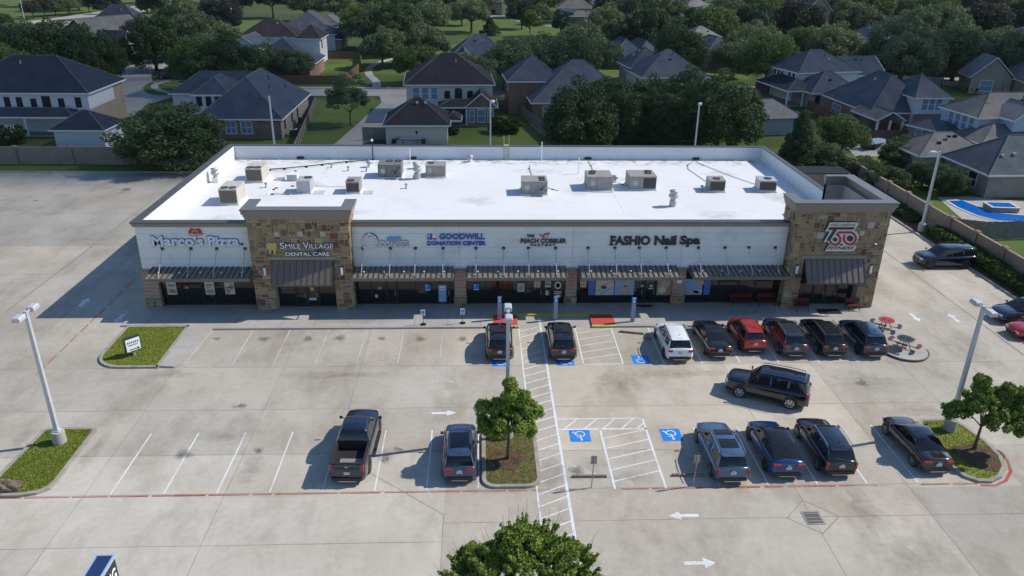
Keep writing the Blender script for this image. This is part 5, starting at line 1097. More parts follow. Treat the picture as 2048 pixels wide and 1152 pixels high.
            b.xf(lambda v, s=sx, yy=yy, R=R: (s*(hw+.012)+s*v[2], yy+v[0], R+v[1])); b.build("rim", rim or rimm, wh, world=False)
    # lamps, plate, mirrors, trim
    def wat(tt): return hw*smt(PL, tt, .008)
    zt = lerpt(sp['deck'], .03)
    for sx in (-1, 1):
        b = MB()
        if taill == 'tall': b.box(sx*wat(.012)-.13*(sx > 0), sx*wat(.012)+.13*(sx < 0), -L/2+.0, -L/2+.14, zt-.42, zt-.03)
        else:
            a, c = sx*(wat(.012)-.01), sx*(wat(.012)-lampw); b.box(min(a, c), max(a, c), -L/2-.012, -L/2+.12, zt-.22, zt-.06)
        b.build("taillight", tail, t, world=False, bevel=.02)
        b = MB(); a, c = sx*(wat(.965)-.01), sx*(wat(.965)-.36); zf = lerpt(sp['deck'], .965); b.box(min(a, c), max(a, c), L/2-.20, L/2-.06, zf-.2, zf-.05); b.build("headlight", headm, t, world=False, bevel=.03)
        b = MB(); my = -L/2+(sp['wg']+.125)*L; zb = lerpt(sp['deck'], sp['wg']+.12); b.obox(sx*(hw+.09), my, zb+.02, zb+.17, .17, .10, 0); b.tube((sx*(hw-.08), my, zb+.03), (sx*(hw+.05), my, zb+.07), .03, n=6); b.build("mirror", pm if not bd else trimm, t, world=False, bevel=.02)
    b = MB(); w0 = wat(.005); b.box(-w0*.92, w0*.92, -L/2-.045, -L/2+.16, .32, .52); b.build("rear_bumper_trim", trimm, t, world=False, bevel=.03); b = MB(); b.box(-w0*.6, w0*.6, L/2-.12, L/2+.02, .3, .46); b.build("front_bumper_trim", trimm, t, world=False, bevel=.03)
    b = MB(); b.box(-w0*.55, w0*.55, -L/2-.06, -L/2-.046, .29, .33); b.build("skid_strip", chrome if pm.name != 'paint_black_x' else trimm, t, world=False)
    b = MB(); pz = .72 if sp['H'] < 1.5 else .80; b.box(-.15, .15, -L/2-.03, -L/2-.01, pz-.08, pz+.08); b.build("licence_plate", plateM, t, world=False)
    b = MB(); b.box(-.07, .07, -L/2-.018, -L/2+.02, zt-.17, zt-.12); b.build("badge_blank", chrome, t, world=False)
    b = MB(); zf = lerpt(sp['deck'], .985); b.box(-wat(.985)*.62, wat(.985)*.62, L/2-.09, L/2+.012, zf-.32, zf-.08); b.build("grille", trimm, t, world=False)
    if rail is not None:
        for sx in (-1, 1):
            b = MB(); ys = [-L/2+q*L for q in (sp['rg']+.03, .25, .4, sp['wg']-.02)]; xr = sx*(hw*.70)
            zs = [lerpt(rt, q)+.035 for q in (sp['rg']+.03, .25, .4, sp['wg']-.02)]; b.path([(xr, ys[0], zs[0]-.05)]+[(xr, a, c+.03) for a, c in zip(ys, zs)]+[(xr, ys[-1]+.05, zs[-1]-.04)], .024); b.build("roof_rail", rail, t, world=False)
    if sunroof:
        for (u0, u1, ww) in sunroof:
            b = MB(); y0, y1 = -L/2+u0*L, -L/2+u1*L; V = []; N = 6
            for k in range(N+1):
                uu = u0+(u1-u0)*k/N; zz = smt(rt, uu, .012)+.026; V += [(-ww/2, -L/2+uu*L, zz-.006), (0, -L/2+uu*L, zz+.004), (ww/2, -L/2+uu*L, zz-.006)]
            b.add(V, [(3*k+a, 3*k+a+1, 3*k+a+4, 3*k+a+3) for k in range(N) for a in (0, 1)]); b.build("sunroof", carglass, t, world=False, smooth=True)
    if sp['H'] > 1.5 and not bd:
        b = MB(); u = sp['rg']; zz = lerpt(rt, u)+.02; wr = hw*.62; b.add([(-wr, -L/2+u*L+.08, zz), (wr, -L/2+u*L+.08, zz), (wr*.95, -L/2+u*L-.16, zz-.03), (-wr*.95, -L/2+u*L-.16, zz-.03), (-wr, -L/2+u*L+.08, zz-.04), (wr, -L/2+u*L+.08, zz-.04), (wr*.95, -L/2+u*L-.16, zz-.06), (-wr*.95, -L/2+u*L-.16, zz-.06)], ((0, 3, 2, 1), (4, 5, 6, 7), (3, 7, 6, 2), (0, 4, 7, 3), (1, 2, 6, 5), (0, 1, 5, 4))); b.build("rear_spoiler", roofm or pm, t, world=False)
        b = MB(); b.tube((.05, -L/2+.2*L, lerpt(rt, .2)+.02), (.05, -L/2+.185*L, lerpt(rt, .2)+.12), .03, .012, n=6); b.build("antenna", trimm, t, world=False)
        b = MB(); zz = zt+.14; b.tube((-.3, -L/2+sp['roof'][0][0]*L+.0, zz), (.15, -L/2+sp['roof'][0][0]*L-.0, zz-.06), .012, n=5); b.build("wiper", trimm, t, world=False)
    if bd:
        y0, y1 = -L/2+bd[0]*L+.05, -L/2+bd[1]*L; wi = hw*.78; zt_ = 1.33
        b = MB(); b.quad((-wi, y0, .82), (wi, y0, .82), (wi, y1, .82), (-wi, y1, .82)); b.quad((-wi, y0, .82), (-wi, y1, .82), (-wi, y1, zt_), (-wi, y0, zt_)); b.quad((wi, y0, .82), (wi, y0, zt_), (wi, y1, zt_), (wi, y1, .82)); b.quad((-wi, y0, .82), (-wi, y0, zt_), (wi, y0, zt_), (wi, y0, .82)); b.quad((-wi, y1, .82), (wi, y1, .82), (wi, y1, zt_), (-wi, y1, zt_))
        for k in range(14): xx = -wi+.1+k*(2*wi-.2)/13; b.box(xx-.025, xx+.025, y0+.02, y1-.02, .821, .835)
        b.build("truck_bed", trimm, t, world=False)
        b = MB(); b.box(-hw*.93, -wi+.0, y0-.04, y1+.02, 1.325, 1.36); b.box(wi, hw*.93, y0-.04, y1+.02, 1.325, 1.36); b.box(-hw*.86, hw*.86, y0-.10, y0+.01, 1.32, 1.352); b.build("bed_rail", trimm, t, world=False, bevel=.01)
        b = MB(); b.box(-hw*.5, hw*.6, y0+.25, y0+1.0, .836, .86)
        for k in range(12): xx = -hw*.5+k*(hw*1.1)/11; b.box(xx-.01, xx+.01, y0+.25, y0+1.0, .861, .875)
        b.build("bed_mat", galvd, t, world=False)
        v, f = text_mb("TUNDRA", 1., bold=.02, depth=.05); mx = max(p[0] for p in v); b = MB(); b.add([(-.62+p[0]/mx*1.24, -L/2-.008-p[2]*.1, 1.02+p[1]*.16) for p in v], f); b.build("tailgate_letters", trimm, t, world=False)
        for sx in (-1, 1):
            b = MB(); b.box(min(sx*(hw-.04), sx*(hw+.12)), max(sx*(hw-.04), sx*(hw+.12)), -.9, 1.5, .36, .42); b.build("side_step", trimm, t, world=False)
    return t
blk = paint("paint_black", (.003, .0045, .009), metal=.1); bluegrey = paint("paint_blue_grey", (.032, .065, .13)); darkblue = paint("paint_dark_blue", (.012, .026, .06)); wht = paint("paint_white", (.72, .74, .76), metal=0); redp = paint("paint_red", (.36, .02, .014), metal=.2); brown = paint("paint_dark_brown", (.022, .014, .012), metal=.2)
steel = paint("paint_steel_grey", (.055, .105, .18)); graph = paint("paint_graphite", (.028, .042, .065))
vehicle("black crossover at the left end of the shop row, beside the crosswalk", 1.33, 48.45, -.01, spec(SUVt, L=4.6), blk, rail=None, sunroof=((.25, .5, .85),), rim=rimd)
vehicle("black crossover with brown side glass right of the crosswalk", 5.68, 48.45, -.01, spec(SUVt, L=4.75), blk, sunroof=((.24, .52, .95),), lampw=.42)
vehicle("white sport utility with black roof rails", 13.62, 48.25, -.02, spec(SUVt, L=4.8, W=1.95, H=1.75), wht, rail=trimm, rim=rimd)
vehicle("black sedan beside the white sport utility", 16.5, 48.75, -.02, spec(SEDt, L=4.95), blk, cat="sedan", sunroof=((.38, .5, .8),), lampw=.42)
vehicle("small bright red crossover in the shop row", 19.15, 49.15, -.02, spec(SUVt, L=4.35, W=1.78, H=1.6), redp, rim=rimd, lampw=.34)
vehicle("dark slate blue minivan like vehicle right of the red crossover", 21.78, 48.8, -.02, spec(SUVt, L=5.0, W=1.93, H=1.72), graph, sunroof=((.44, .53, .9),), rail=chrome, lampw=.4)
vehicle("black sport utility with silver roof rails and glass roof in the shop row", 24.5, 48.7, -.02, spec(SUVt, L=4.85, W=1.92, H=1.75), blk, rail=chrome, sunroof=((.2, .52, .85),), lampw=.34)
vehicle("near black crossover beside the picnic tables", 27.35, 48.55, -.02, spec(SUVt, L=4.75, W=1.92, H=1.7), darkblue, lampw=.36, rim=rimd)
A = G(1479, 796); Cc = G(1575, 818); hd = math.atan2(A.y-Cc.y, A.x-Cc.x); hx, hy = math.cos(hd), math.sin(hd); mx_, my_ = (A.x+Cc.x)/2, (A.y+Cc.y)/2
vehicle("large black sport utility crossing the aisle at an angle", mx_+hy*1.0, my_-hx*1.0, hd-math.pi/2, spec(BIGt, L=5.05, wheels=(.2, .80)), blk, cat="sport utility", rail=plain("blue_rail", (.05, .15, .35), .3, metal=.5, var=0), rim=chrome, lampw=.26, taill="tall")
vehicle("black pickup truck with an open bed in the front row", -6.85, 36.1, -.03, PICt, paint("paint_charcoal", (.010, .018, .034)), cat="pickup truck", name="pickup_truck", rim=rimd, taill='tall')
vehicle("steel blue crossover with a wide glass roof beside the small tree island", -1.12, 35.45, -.0, spec(SUVt, L=4.65, W=1.87, H=1.68), bluegrey, sunroof=((.2, .5, 1.0),), rail=None, lampw=.45)
vehicle("grey blue sport utility with two sunroofs and silver rails in the front row", 13.25, 35.2, -.02, spec(SUVt, L=4.95, W=1.96, H=1.78), steel, rail=chrome, sunroof=((.2, .36, .95), (.44, .54, .95)), taill='tall')
vehicle("dark blue electric hatchback with an all glass roof", 16.32, 35.45, -.02, FASt, paint("paint_deep_navy", (.004, .035, .14)), roofm=carglass, cat="hatchback", lampw=.4, rim=rimd)
vehicle("black sport utility with silver rails, rightmost of the three together in the front row", 19.22, 35.55, -.02, spec(SUVt, L=4.8, W=1.93, H=1.74), blk, rail=chrome, taill='tall')
vehicle("dark brown sedan parked alone by the right tree island", 24.55, 35.75, .0, spec(SEDt, L=4.9, W=1.85), brown, cat="sedan", lampw=.4)
vehicle("boxy black sport utility parked nose out along the brick wall", 41.75, 63.5, math.pi/2, spec(BIGt, L=5.0, W=1.98, H=1.78), blk, cat="sport utility", rim=rimd, rail=trimm)
vehicle("dark grey sport utility cut off by the right edge of the photo", 41.9, 52.3, math.pi/2, spec(SUVt, L=4.85, W=1.95, H=1.74), graph, rim=rimd)
vehicle("red car at the right edge of the photo", 41.4, 49.6, math.pi/2, spec(SEDt, L=4.7, W=1.85), redp, cat="sedan")
vehicle("dark blue sport utility parked on the residential street", -64.3, 168.5, math.pi/2+.1, spec(BIGt, L=5.0), paint("paint_navy", (.01, .02, .06)), cat="sport utility", group="cars on the far streets")
vehicle("small dark car parked on the far drive right of the corner tree", 105, 160, .3, SEDt, graph, cat="sedan", group="cars on the far streets")
# ================================================================ walls and fences behind
wallbrick = brick_mat("screen_wall_brick", (.175, .15, .125), (.25, .205, .165), (.22, .19, .16), bw=.3, bh=.1, mort=.012)
capm = plain("wall_cap", (.22, .17, .125), .9, var=.15)
def brick_wall(label, x0, y0, x1, y1, h, n):
    ang = math.atan2(y1-y0, x1-x0); L = math.hypot(x1-x0, y1-y0); t = thing("brick_wall", label, "wall", ((x0+x1)/2, (y0+y1)/2, 0), ang)
    b = MB(); b.box(-L/2, L/2, -.1, .1, 0, h); b.build("panel", wallbrick, t, world=False); b = MB(); b.box(-L/2, L/2, -.14, .14, h+.001, h+.08); b.build("cap", capm, t, world=False)
    for k in range(n+1):
        x = -L/2+L*k/n; b = MB(); b.box(x-.24, x+.24, -.24, .24, 0, h+.12); p = b.build("pillar", wallbrick, t, world=False); b = MB(); b.obox(x, 0, h+.121, h+.22, .58, .58, 0, tx=.7, ty=.7); b.build("pillar_cap", capm, p, world=False)
brick_wall("long brown brick wall behind the rear left lot", -120, 98.5, -24, 98.3, 2.15, 14)
brick_wall("brown brick wall with pillars running along the right side of the lot", 46.35, 96, 46.35, 20, 2.05, 18)
fenceg = plain("grey_weathered_wood", (.17, .155, .14), .9, var=.35, scale=3); fenceb = plain("brown_fence_wood", (.15, .085, .055), .9, var=.35, scale=3)
def wood_fence(label, pts, m=fenceg, h=1.85, kerbed=False, step=.155):
    cx = sum(p[0] for p in pts)/len(pts); cy = sum(p[1] for p in pts)/len(pts); t = thing("wood_fence", label, "fence", (cx, cy, 0), 0)
    b = MB(); pb = MB(); rr = random.Random(int(cx*7+cy))
    for (ax, ay), (cx_, cy_) in zip(pts, pts[1:]):
        L = math.hypot(cx_-ax, cy_-ay); a = math.atan2(cy_-ay, cx_-ax); n = max(1, int(L/step)); ca, sa = math.cos(a), math.sin(a)
        for k in range(n): d = (k+.5)*L/n; b.obox(ax+ca*d, ay+sa*d, .03, h+rr.uniform(-.03, .03), L/n*.93, .02, a)
        m_ = max(1, int(L/2.4))
        for k in range(m_+1): d = k*L/m_; pb.obox(ax+ca*d-sa*.06, ay+sa*d+ca*.06, 0, h-.05, .09, .09, a)
        for z in (.4, 1.0, h-.3): pb.obox((ax+cx_)/2-sa*.035, (ay+cy_)/2+ca*.035, z, z+.08, L, .035, a)
    b.build("board_panel", m, t); pb.build("post", m, t)
def gp(*l): return [tuple(G(x, y)[:2]) for x, y in l]
wood_fence("grey fence right of the blue roofed brick house with its long pale side", [(-32.0, 137.5), (-28.4, 137.5), (-24.2, 100)])
wood_fence("grey fence from the gable house stepping down to the big dark trees", [(2.4, 134.8), (6.3, 135.6), (10.4, 112), (10.8, 100)])
wood_fence("short grey fence left of the garage with the kayak on its wall", [(-16.9, 112.5), (-13.6, 112.5)])
wood_fence("brown fence along the far side of the street left of the footpath", [(-52, 161.3), (-27.3, 161.3)], fenceb)
wood_fence("brown fence running back along the winding footpath", [(-27.2, 161.4), (-26.8, 181), (-28.6, 196), (-30, 200)], fenceb)
wood_fence("brown fence behind the white houses at upper left centre", [(-43, 200), (-30, 201)], fenceb)
wood_fence("grey patio fence behind the covered boat", [(56.5, 112), (63.5, 112), (64.3, 119)], fenceb)
wood_fence("grey fence between the pool garden and the brick wall corner", [(46.7, 71.4), (50.0, 70.2), (62, 70.8)], fenceg)
wood_fence("dark fence between the porch house and the large slate roofed house", [(58.0, 122), (58.4, 137)], fenceb)
wood_fence("brown fence behind the far right hip roofed house", [(104, 186), (128, 184)], fenceb)
# dumpster enclosure behind the corner tower
t = thing("bin_enclosure", "slatted dark bin enclosure behind the corner tower", "enclosure", (40.4, 88.4, 0)); b = MB()
for (x0, x1, y0, y1) in ((37.4, 37.6, 86.7, 90.0), (43.2, 43.4, 86.7, 90), (37.601, 43.199, 89.8, 90.0)): b.box(x0, x1, y0, y1, 0, 2.1)
b.build("block_wall", wallbrick, t); b = MB()
for k in range(30): b.box(37.7+k*.185, 37.86+k*.185, 86.7, 86.74, .1, 2.05)
b.build("gate", fenceg, t); b = MB()
for k in range(16): b.box(37.4, 43.4, 86.8+k*.2, 86.86+k*.2, 2.15, 2.22)
b.build("top_slats", plain("dark_slats", (.06, .065, .075), .8), t)

# ---------------------------------------------------------------- pool garden
struct(sheet("pool_paving", ccw([(51.2, 76.2), (53, 84.5), (57.0, 84.8), (62.5, 82.6), (64, 76), (58.5, 75.6), (53.5, 73.7)]), -.004, walkmat))
t = thing("swimming_pool", "blue swimming pool with pale rim beyond the brick wall", "pool", (56, 79.5, 0)); poly = ccw([(53.1, 83.2), (52.9, 80.5), (53.4, 77.5), (54.6, 75.6), (57.0, 75.3), (62.5, 76.6), (62.3, 78.4), (58.6, 78.0), (56.2, 78.8), (55.4, 83.3)])
wat, wn, wb = _base("pool_water"); wb.inputs["Base Color"].default_value = (.004, .12, .46, 1); wb.inputs["Roughness"].default_value = .06; _n = _noise(wn, _geo(wn), 2.5, 3); _bump(wn, wb, _n, .25, .05)
b = MB(); b.prism(poly, .0, .05); b.build("pool_rim", plain("pool_coping", (.48, .46, .42), .8, var=.1), t); b = MB(); pi_ = inset(poly, .3); b.add([(x, y, .056) for x, y in pi_], (tuple(range(len(pi_))),)); b.build("water", wat, t)
t = thing("spa", "raised square spa beside the blue pool", "spa", (56.8, 79, 0)); b = MB(); ang = -.1; b.obox(57.4, 79.6, .06, .55, 2.9, 2.0, ang); b.build("spa_wall", plain("spa_stone", (.3, .28, .25), .9, var=.25, scale=4), t); b = MB(); b.obox(57.4, 79.6, .551, .61, 3.1, 2.2, ang); b.build("spa_rim", MATS["pool_coping"], t); b = MB(); b.obox(57.4, 79.6, .612, .64, 2.4, 1.55, ang); b.build("water", wat, t)
t = thing("closed_umbrella", "closed dark blue umbrella standing by the pool", "umbrella", (58.2, 75.95, 0)); b = MB(); b.tube((0, 0, 0), (0, 0, 2.6), .025); b.build("pole", galv, t, world=False); b = MB(); b.lathe([(.12, .9), (.2, 1.1), (.14, 1.8), (.05, 2.5), (0, 2.55)], n=10); b.build("canopy", plain("navy_canvas", (.02, .04, .12), .8), t, world=False)
t = thing("covered_boat", "boat under a pale blue cover on the patio beside the round trees", "boat", (56.8, 108.5, 0), .5); b = MB(); b.add([(-2.3, -.9, .9), (1.2, -.95, .9), (2.6, 0, 1.0), (1.2, .95, .9), (-2.3, .9, .9), (-2.1, -.5, .3), (1.0, -.4, .3), (2.0, 0, .5), (1, .4, .3), (-2.1, .5, .3)], ((0, 5, 6, 1), (1, 6, 7, 2), (2, 7, 8, 3), (3, 8, 9, 4), (4, 9, 5, 0), (5, 9, 8, 7, 6))); b.build("hull", framem, t, world=False)
b = MB(); b.add([(-2.35, -.95, .92), (1.2, -1, .92), (2.65, 0, 1.02), (1.2, 1, .92), (-2.35, .95, .92), (-1.6, 0, 1.55), (1, 0, 1.4)], ((0, 1, 6, 5), (1, 2, 6), (2, 3, 6), (3, 4, 5, 6), (4, 0, 5))); b.build("cover", plain("boat_cover", (.2, .3, .42), .8, var=.15), t, world=False)
b = MB(); b.box(-2.2, 1.5, -.5, -.4, .2, .3); b.box(-2.2, 1.5, .4, .5, .2, .3); b.tube((-.8, -.95, .3), (-.8, -.7, .3), .3, n=14); b.tube((-.8, .7, .3), (-.8, .95, .3), .3, n=14); b.build("trailer", blackm, t, world=False)
def kayak(x, y, z, lab):
    b = MB(); N = 12; V = []
    for k in range(N+1):
        u = k/N*2-1; w_ = .34*math.sqrt(max(0, 1-u*u))+.01
        V += [(x+u*1.75, y-w_, z+.16+.1*u*u), (x+u*1.75, y, z-.02+.12*u*u), (x+u*1.75, y+w_, z+.16+.1*u*u), (x+u*1.75, y, z+.24+.08*u*u)]
    b.add(V, [(4*k+a, 4*k+(a+1) % 4, 4*k+4+(a+1) % 4, 4*k+4+a) for k in range(N) for a in range(4)]); o = b.build("kayak", plain("kayak_blue", (.10, .2, .33), .5, var=.2), None); tag(o, lab, "kayak"); 
    b = MB()
    for s in (-1, 1): b.path([(x+s, y-.3, 0), (x+s, y-.3, z), (x+s, y+.35, z), (x+s, y+.35, 0)], .03)
    b.build("stand", blackm, o)
kx = G(825, 277); kayak(kx.x, 109.2, .75, "upturned pale blue boat on a stand against the garage wall")
# patio table under the gable house porch
t = thing("patio_table", "pale patio table with chairs under the porch of the gable house", "table", (G(914, 240).x, 122.3, 0)); b = MB(); b.box(-.8, .8, -.45, .45, .7, .74); b.build("table_top", galv, t, world=False); 
for sx in (-1, 1):
    for sy in (-1, 1): b = MB(); b.tube((sx*.7, sy*.38, 0), (sx*.7, sy*.38, .7), .025); b.build("leg", galv, t, world=False)

# ================================================================ houses
roofs = {'dark': roof_mat("shingle_charcoal", (.028, .036, .054)), 'blue': roof_mat("shingle_slate_blue", (.046, .060, .088)), 'slate': roof_mat("shingle_slate_grey", (.080, .09, .11)), 'grey': roof_mat("shingle_grey", (.13, .128, .125)), 'brown': roof_mat("shingle_brown_grey", (.13, .115, .105)), 'black': roof_mat("shingle_black", (.033, .030, .033)), 'ridge': roof_mat("shingle_ridge", (.12, .12, .125)), 'light': roof_mat("shingle_light_grey", (.19, .185, .18))}
def siding(n, c):
    m, nt, b = _base(n); p = _obj(nt); sx = nt.nodes.new("ShaderNodeSeparateXYZ"); nt.links.new(p, sx.inputs[0]); r = _math(nt, 'FRACT', _math(nt, 'MULTIPLY', sx.outputs[2], 5.5)); k = _ramp(nt, r, .82, .97)
    nt.links.new(_mix(nt, c, tuple(x*.55 for x in c), k), b.inputs["Base Color"]); b.inputs["Roughness"].default_value = .8; MATS[n] = m; return m
walls = {'white': siding("white_siding", (.56, .57, .58)), 'cream': siding("cream_siding", (.52, .49, .43)), 'bluewhite': siding("pale_blue_siding", (.42, .48, .56)), 'greysid': siding("grey_siding", (.33, .33, .34)), 'brick': brick_mat("house_brick", (.19, .105, .075), (.25, .15, .11), (.25, .21, .17), bw=.3, bh=.1, mort=.015), 'tanbrick': brick_mat("tan_house_brick", (.26, .20, .15), (.33, .26, .2), (.32, .28, .23), bw=.3, bh=.1, mort=.015), 'greybrick': brick_mat("grey_house_brick", (.21, .185, .165), (.28, .25, .22), (.3, .27, .24), bw=.3, bh=.1, mort=.015)}
trimw = plain("white_house_trim", (.62, .62, .62), .7, var=.05); shade = glass_mat("house_window", (.02, .022, .026), .08); bluepane = plain("blind_pane", (.16, .23, .33), .25, var=.15, scale=2); porchd = plain("porch_slab", (.25, .24, .22), .9)
def block(house, A, u, wd, dp, ze, pitch=.72, kind='hip', ridge=None, wall='white', roof='slate', z0=0., ov=.45, wins=(), gable_wall=None, open_=False, side_wall=None, walls_=True):
    """A = front left eave corner (world), u = unit vector along the front; depth runs to the left normal of u (away)"""
    A = Vector((A[0], A[1])); u = Vector((u[0], u[1])).normalized(); v = Vector((-u.y, u.x))
    def W(a, d, z): p = A+u*a+v*d; return (p.x, p.y, z)
    ridge = ridge or ('u' if wd >= dp else 'v'); half = (dp if ridge == 'u' else wd)/2; h = half*pitch; L = wd if ridge == 'u' else dp; zt = ze+h
    def P(l, s, z): return W(l, s, z) if ridge == 'u' else W(s, l, z)
    S = dp if ridge == 'u' else wd
    inset_ = min(half, L/2-.01) if kind == 'hip' else 0
    if kind == 'lhip': i0, i1 = 0, half
    elif kind == 'rhip': i0, i1 = half, 0
    else: i0 = i1 = inset_
    b = MB(); e = [P(0, 0, ze), P(L, 0, ze), P(L, S, ze), P(0, S, ze)]; r0, r1 = P(i0, S/2, zt), P(L-i1, S/2, zt)
    fs = [(0, 1, 5, 4), (2, 3, 4, 5)]
    if i1 > 0: fs.append((1, 2, 5))
    if i0 > 0: fs.append((3, 0, 4))
    V = e+[r0, r1]; lo = [(x, y, z-.14) for x, y, z in V]
    b.add(V, fs); b.add([(x, y, z-.02) for x, y, z in e], ((3, 2, 1, 0),)) if kind == 'hip' else b.add([(x, y, z-.05) for x, y, z in V], [tuple(reversed(f)) for f in fs])
    ro = b.build("roof", roofs[roof], house)
    rcb = MB(); lines = [(r0, r1)]+([(e[1], r1), (e[2], r1)] if i1 > 0 else [])+([(e[0], r0), (e[3], r0)] if i0 > 0 else [])
    for p_, q_ in lines: rcb.tube((p_[0], p_[1], p_[2]+.005), (q_[0], q_[1], q_[2]+.005), .07, n=5)
    rcb.build("ridge_cap", roofs['ridge'], ro)
    if walls_ and wd*dp > 70:
        rv = random.Random(int(A.x*13+A.y*7))
        for _ in range(2):
            l_, s_ = L*rv.uniform(.35, .65), S*rv.uniform(.25, .42); pz = P(l_, s_, ze+s_*pitch); vb = MB()
            if rv.random() < .5: vb.tube((pz[0], pz[1], pz[2]-.2), (pz[0], pz[1], pz[2]+.5), .07, n=7)
            else: vb.obox(pz[0], pz[1], pz[2]-.1, pz[2]+.22, .4, .4, 0, tx=.8, ty=.8)
            vb.build("roof_vent", framem if rv.random() < .6 else galv, ro)
    b = MB(); e2 = e
    def bar(p, q, t=.05, hh=.2):
        p, q = Vector(p), Vector(q); d = (q-p); n = Vector((d.y, -d.x, 0)); n = n.normalized()*t if n.length > 1e-6 else Vector((t, 0, 0)); dz = Vector((0, 0, hh))
        b.add([p-n, q-n, q+n, p+n, p-n-dz, q-n-dz, q+n-dz, p+n-dz], ((0, 1, 2, 3), (7, 6, 5, 4), (0, 4, 5, 1), (1, 5, 6, 2), (2, 6, 7, 3), (3, 7, 4, 0)))
    bar(e[0], e[1]); bar(e[2], e[3])
    if i1 > 0: bar(e[1], e[2])
    else: bar(e[1], r1); bar(r1, e[2])
    if i0 > 0: bar(e[3], e[0])
    else: bar(e[3], r0); bar(r0, e[0])
    b.build("fascia", trimw, house)
    cx_, cy_ = (e[0][0]+e[2][0])/2, (e[0][1]+e[2][1])/2
    if walls_ and not open_:
        b = MB(); zz = ze-.06
        c = [W(ov, ov, 0)[:2], W(wd-ov, ov, 0)[:2], W(wd-ov, dp-ov, 0)[:2], W(ov, dp-ov, 0)[:2]]; b.prism(c, z0, zz)
        b.build("wall", walls[wall], house)
        if kind != 'hip':
            k = ov*pitch
            for end, ii in ((0, i0), (1, i1)):
                if ii > 0: continue
                b = MB()
                l = ov-.01 if end == 0 else L-ov+.01
                b.add([P(l, ov, ze-.08), P(l, S-ov, ze-.08), P(l, S/2, zt-k*.35-.08)], ((0, 1, 2) if end else (0, 2, 1),)); l2 = l+(.15 if end == 0 else -.15); b.add([P(l2, ov, ze-.08), P(l2, S-ov, ze-.08), P(l2, S/2, zt-k*.35-.08)], ((0, 2, 1) if end else (0, 1, 2),)); b.build("gable_wall", walls[gable_wall or wall], house)
    if open_:
        for a, d in ((.3, .3), (wd-.3, .3), (wd/2, .3)): b = MB(); p = W(a, d, 0); b.box(p[0]-.14, p[0]+.14, p[1]-.14, p[1]+.14, 0, ze-.1); b.build("porch_post", trimw, house)
        b = MB(); b.prism([W(0, 0, 0)[:2], W(wd, 0, 0)[:2], W(wd, dp, 0)[:2], W(0, dp, 0)[:2]], .0, .12); b.build("porch_floor", porchd, house)
        b = MB(); b.prism([W(.1, dp-.3, 0)[:2], W(wd-.1, dp-.3, 0)[:2], W(wd-.1, dp-.1, 0)[:2], W(.1, dp-.1, 0)[:2]], .12, ze-.1); b.build("porch_rear_wall", walls['brick'], house)
    if side_wall:          # differently clad band on the right side
        b = MB(); m, d0, d1, a0, a1 = side_wall; b.add([W(wd-ov+.03, d0, a0), W(wd-ov+.03, d1, a0), W(wd-ov+.03, d1, a1), W(wd-ov+.03, d0, a1)], ((0, 1, 2, 3),)); b.build("side_panel", walls[m], house)
    for wi in wins:
        side, s, wz, ww, wh, st = wi
        if side == 'F': f = lambda a, z, o: W(a, ov-o, z)
        elif side == 'L': f = lambda a, z, o: W(ov-o, a, z)
        else: f = lambda a, z, o: W(wd-ov+o, a, z)
        def slab_(b, a0, a1, q0, q1, o0, o1):
            v8 = [f(a, z, o) for o in (o0, o1) for z in (q0, q1) for a in (a0, a1)]; b.add(v8, ((0, 2, 3, 1), (4, 5, 7, 6), (0, 1, 5, 4), (2, 6, 7, 3), (0, 4, 6, 2), (1, 3, 7, 5)))
        b = MB()
        if st == 'dark': slab_(b, s-ww/2-.04, s+ww/2+.04, wz-.04, wz+wh+.04, .0, .03)
        else:
            slab_(b, s-ww/2-.1, s+ww/2+.1, wz-.12, wz, 0, .07); slab_(b, s-ww/2-.1, s+ww/2+.1, wz+wh, wz+wh+.1, 0, .06); slab_(b, s-ww/2-.1, s-ww/2, wz, wz+wh, 0, .06); slab_(b, s+ww/2, s+ww/2+.1, wz, wz+wh, 0, .06); slab_(b, s-ww/2, s+ww/2, wz+wh/2-.03, wz+wh/2+.03, .031, .055)
            if st == 'dbl': slab_(b, s-.03, s+.03, wz, wz+wh, .03, .056)
        fo = b.build("window", trimw if st != 'dark' else framem, house); b = MB(); slab_(b, s-ww/2, s+ww/2, wz, wz+wh, .005, .034 if st == 'dark' else .03)
        b.build("pane", bluepane if st in ('blue', 'dbl') else shade, fo)
    return ro, W, zt
def house(name, label, *pts):
    return thing(name, label, "house", (pts[0][0], pts[0][1], 0), 0, "houses behind the shops")
def vents(house_, ro, pts):
    for x, y, z in pts: b = MB(); b.tube((x, y, z-.3), (x, y, z+.55), .07, n=8); b.build("vent_pipe", framem, ro)
def U(a, b): return (Vector(b)-Vector(a)).normalized()
X1 = (1, 0)
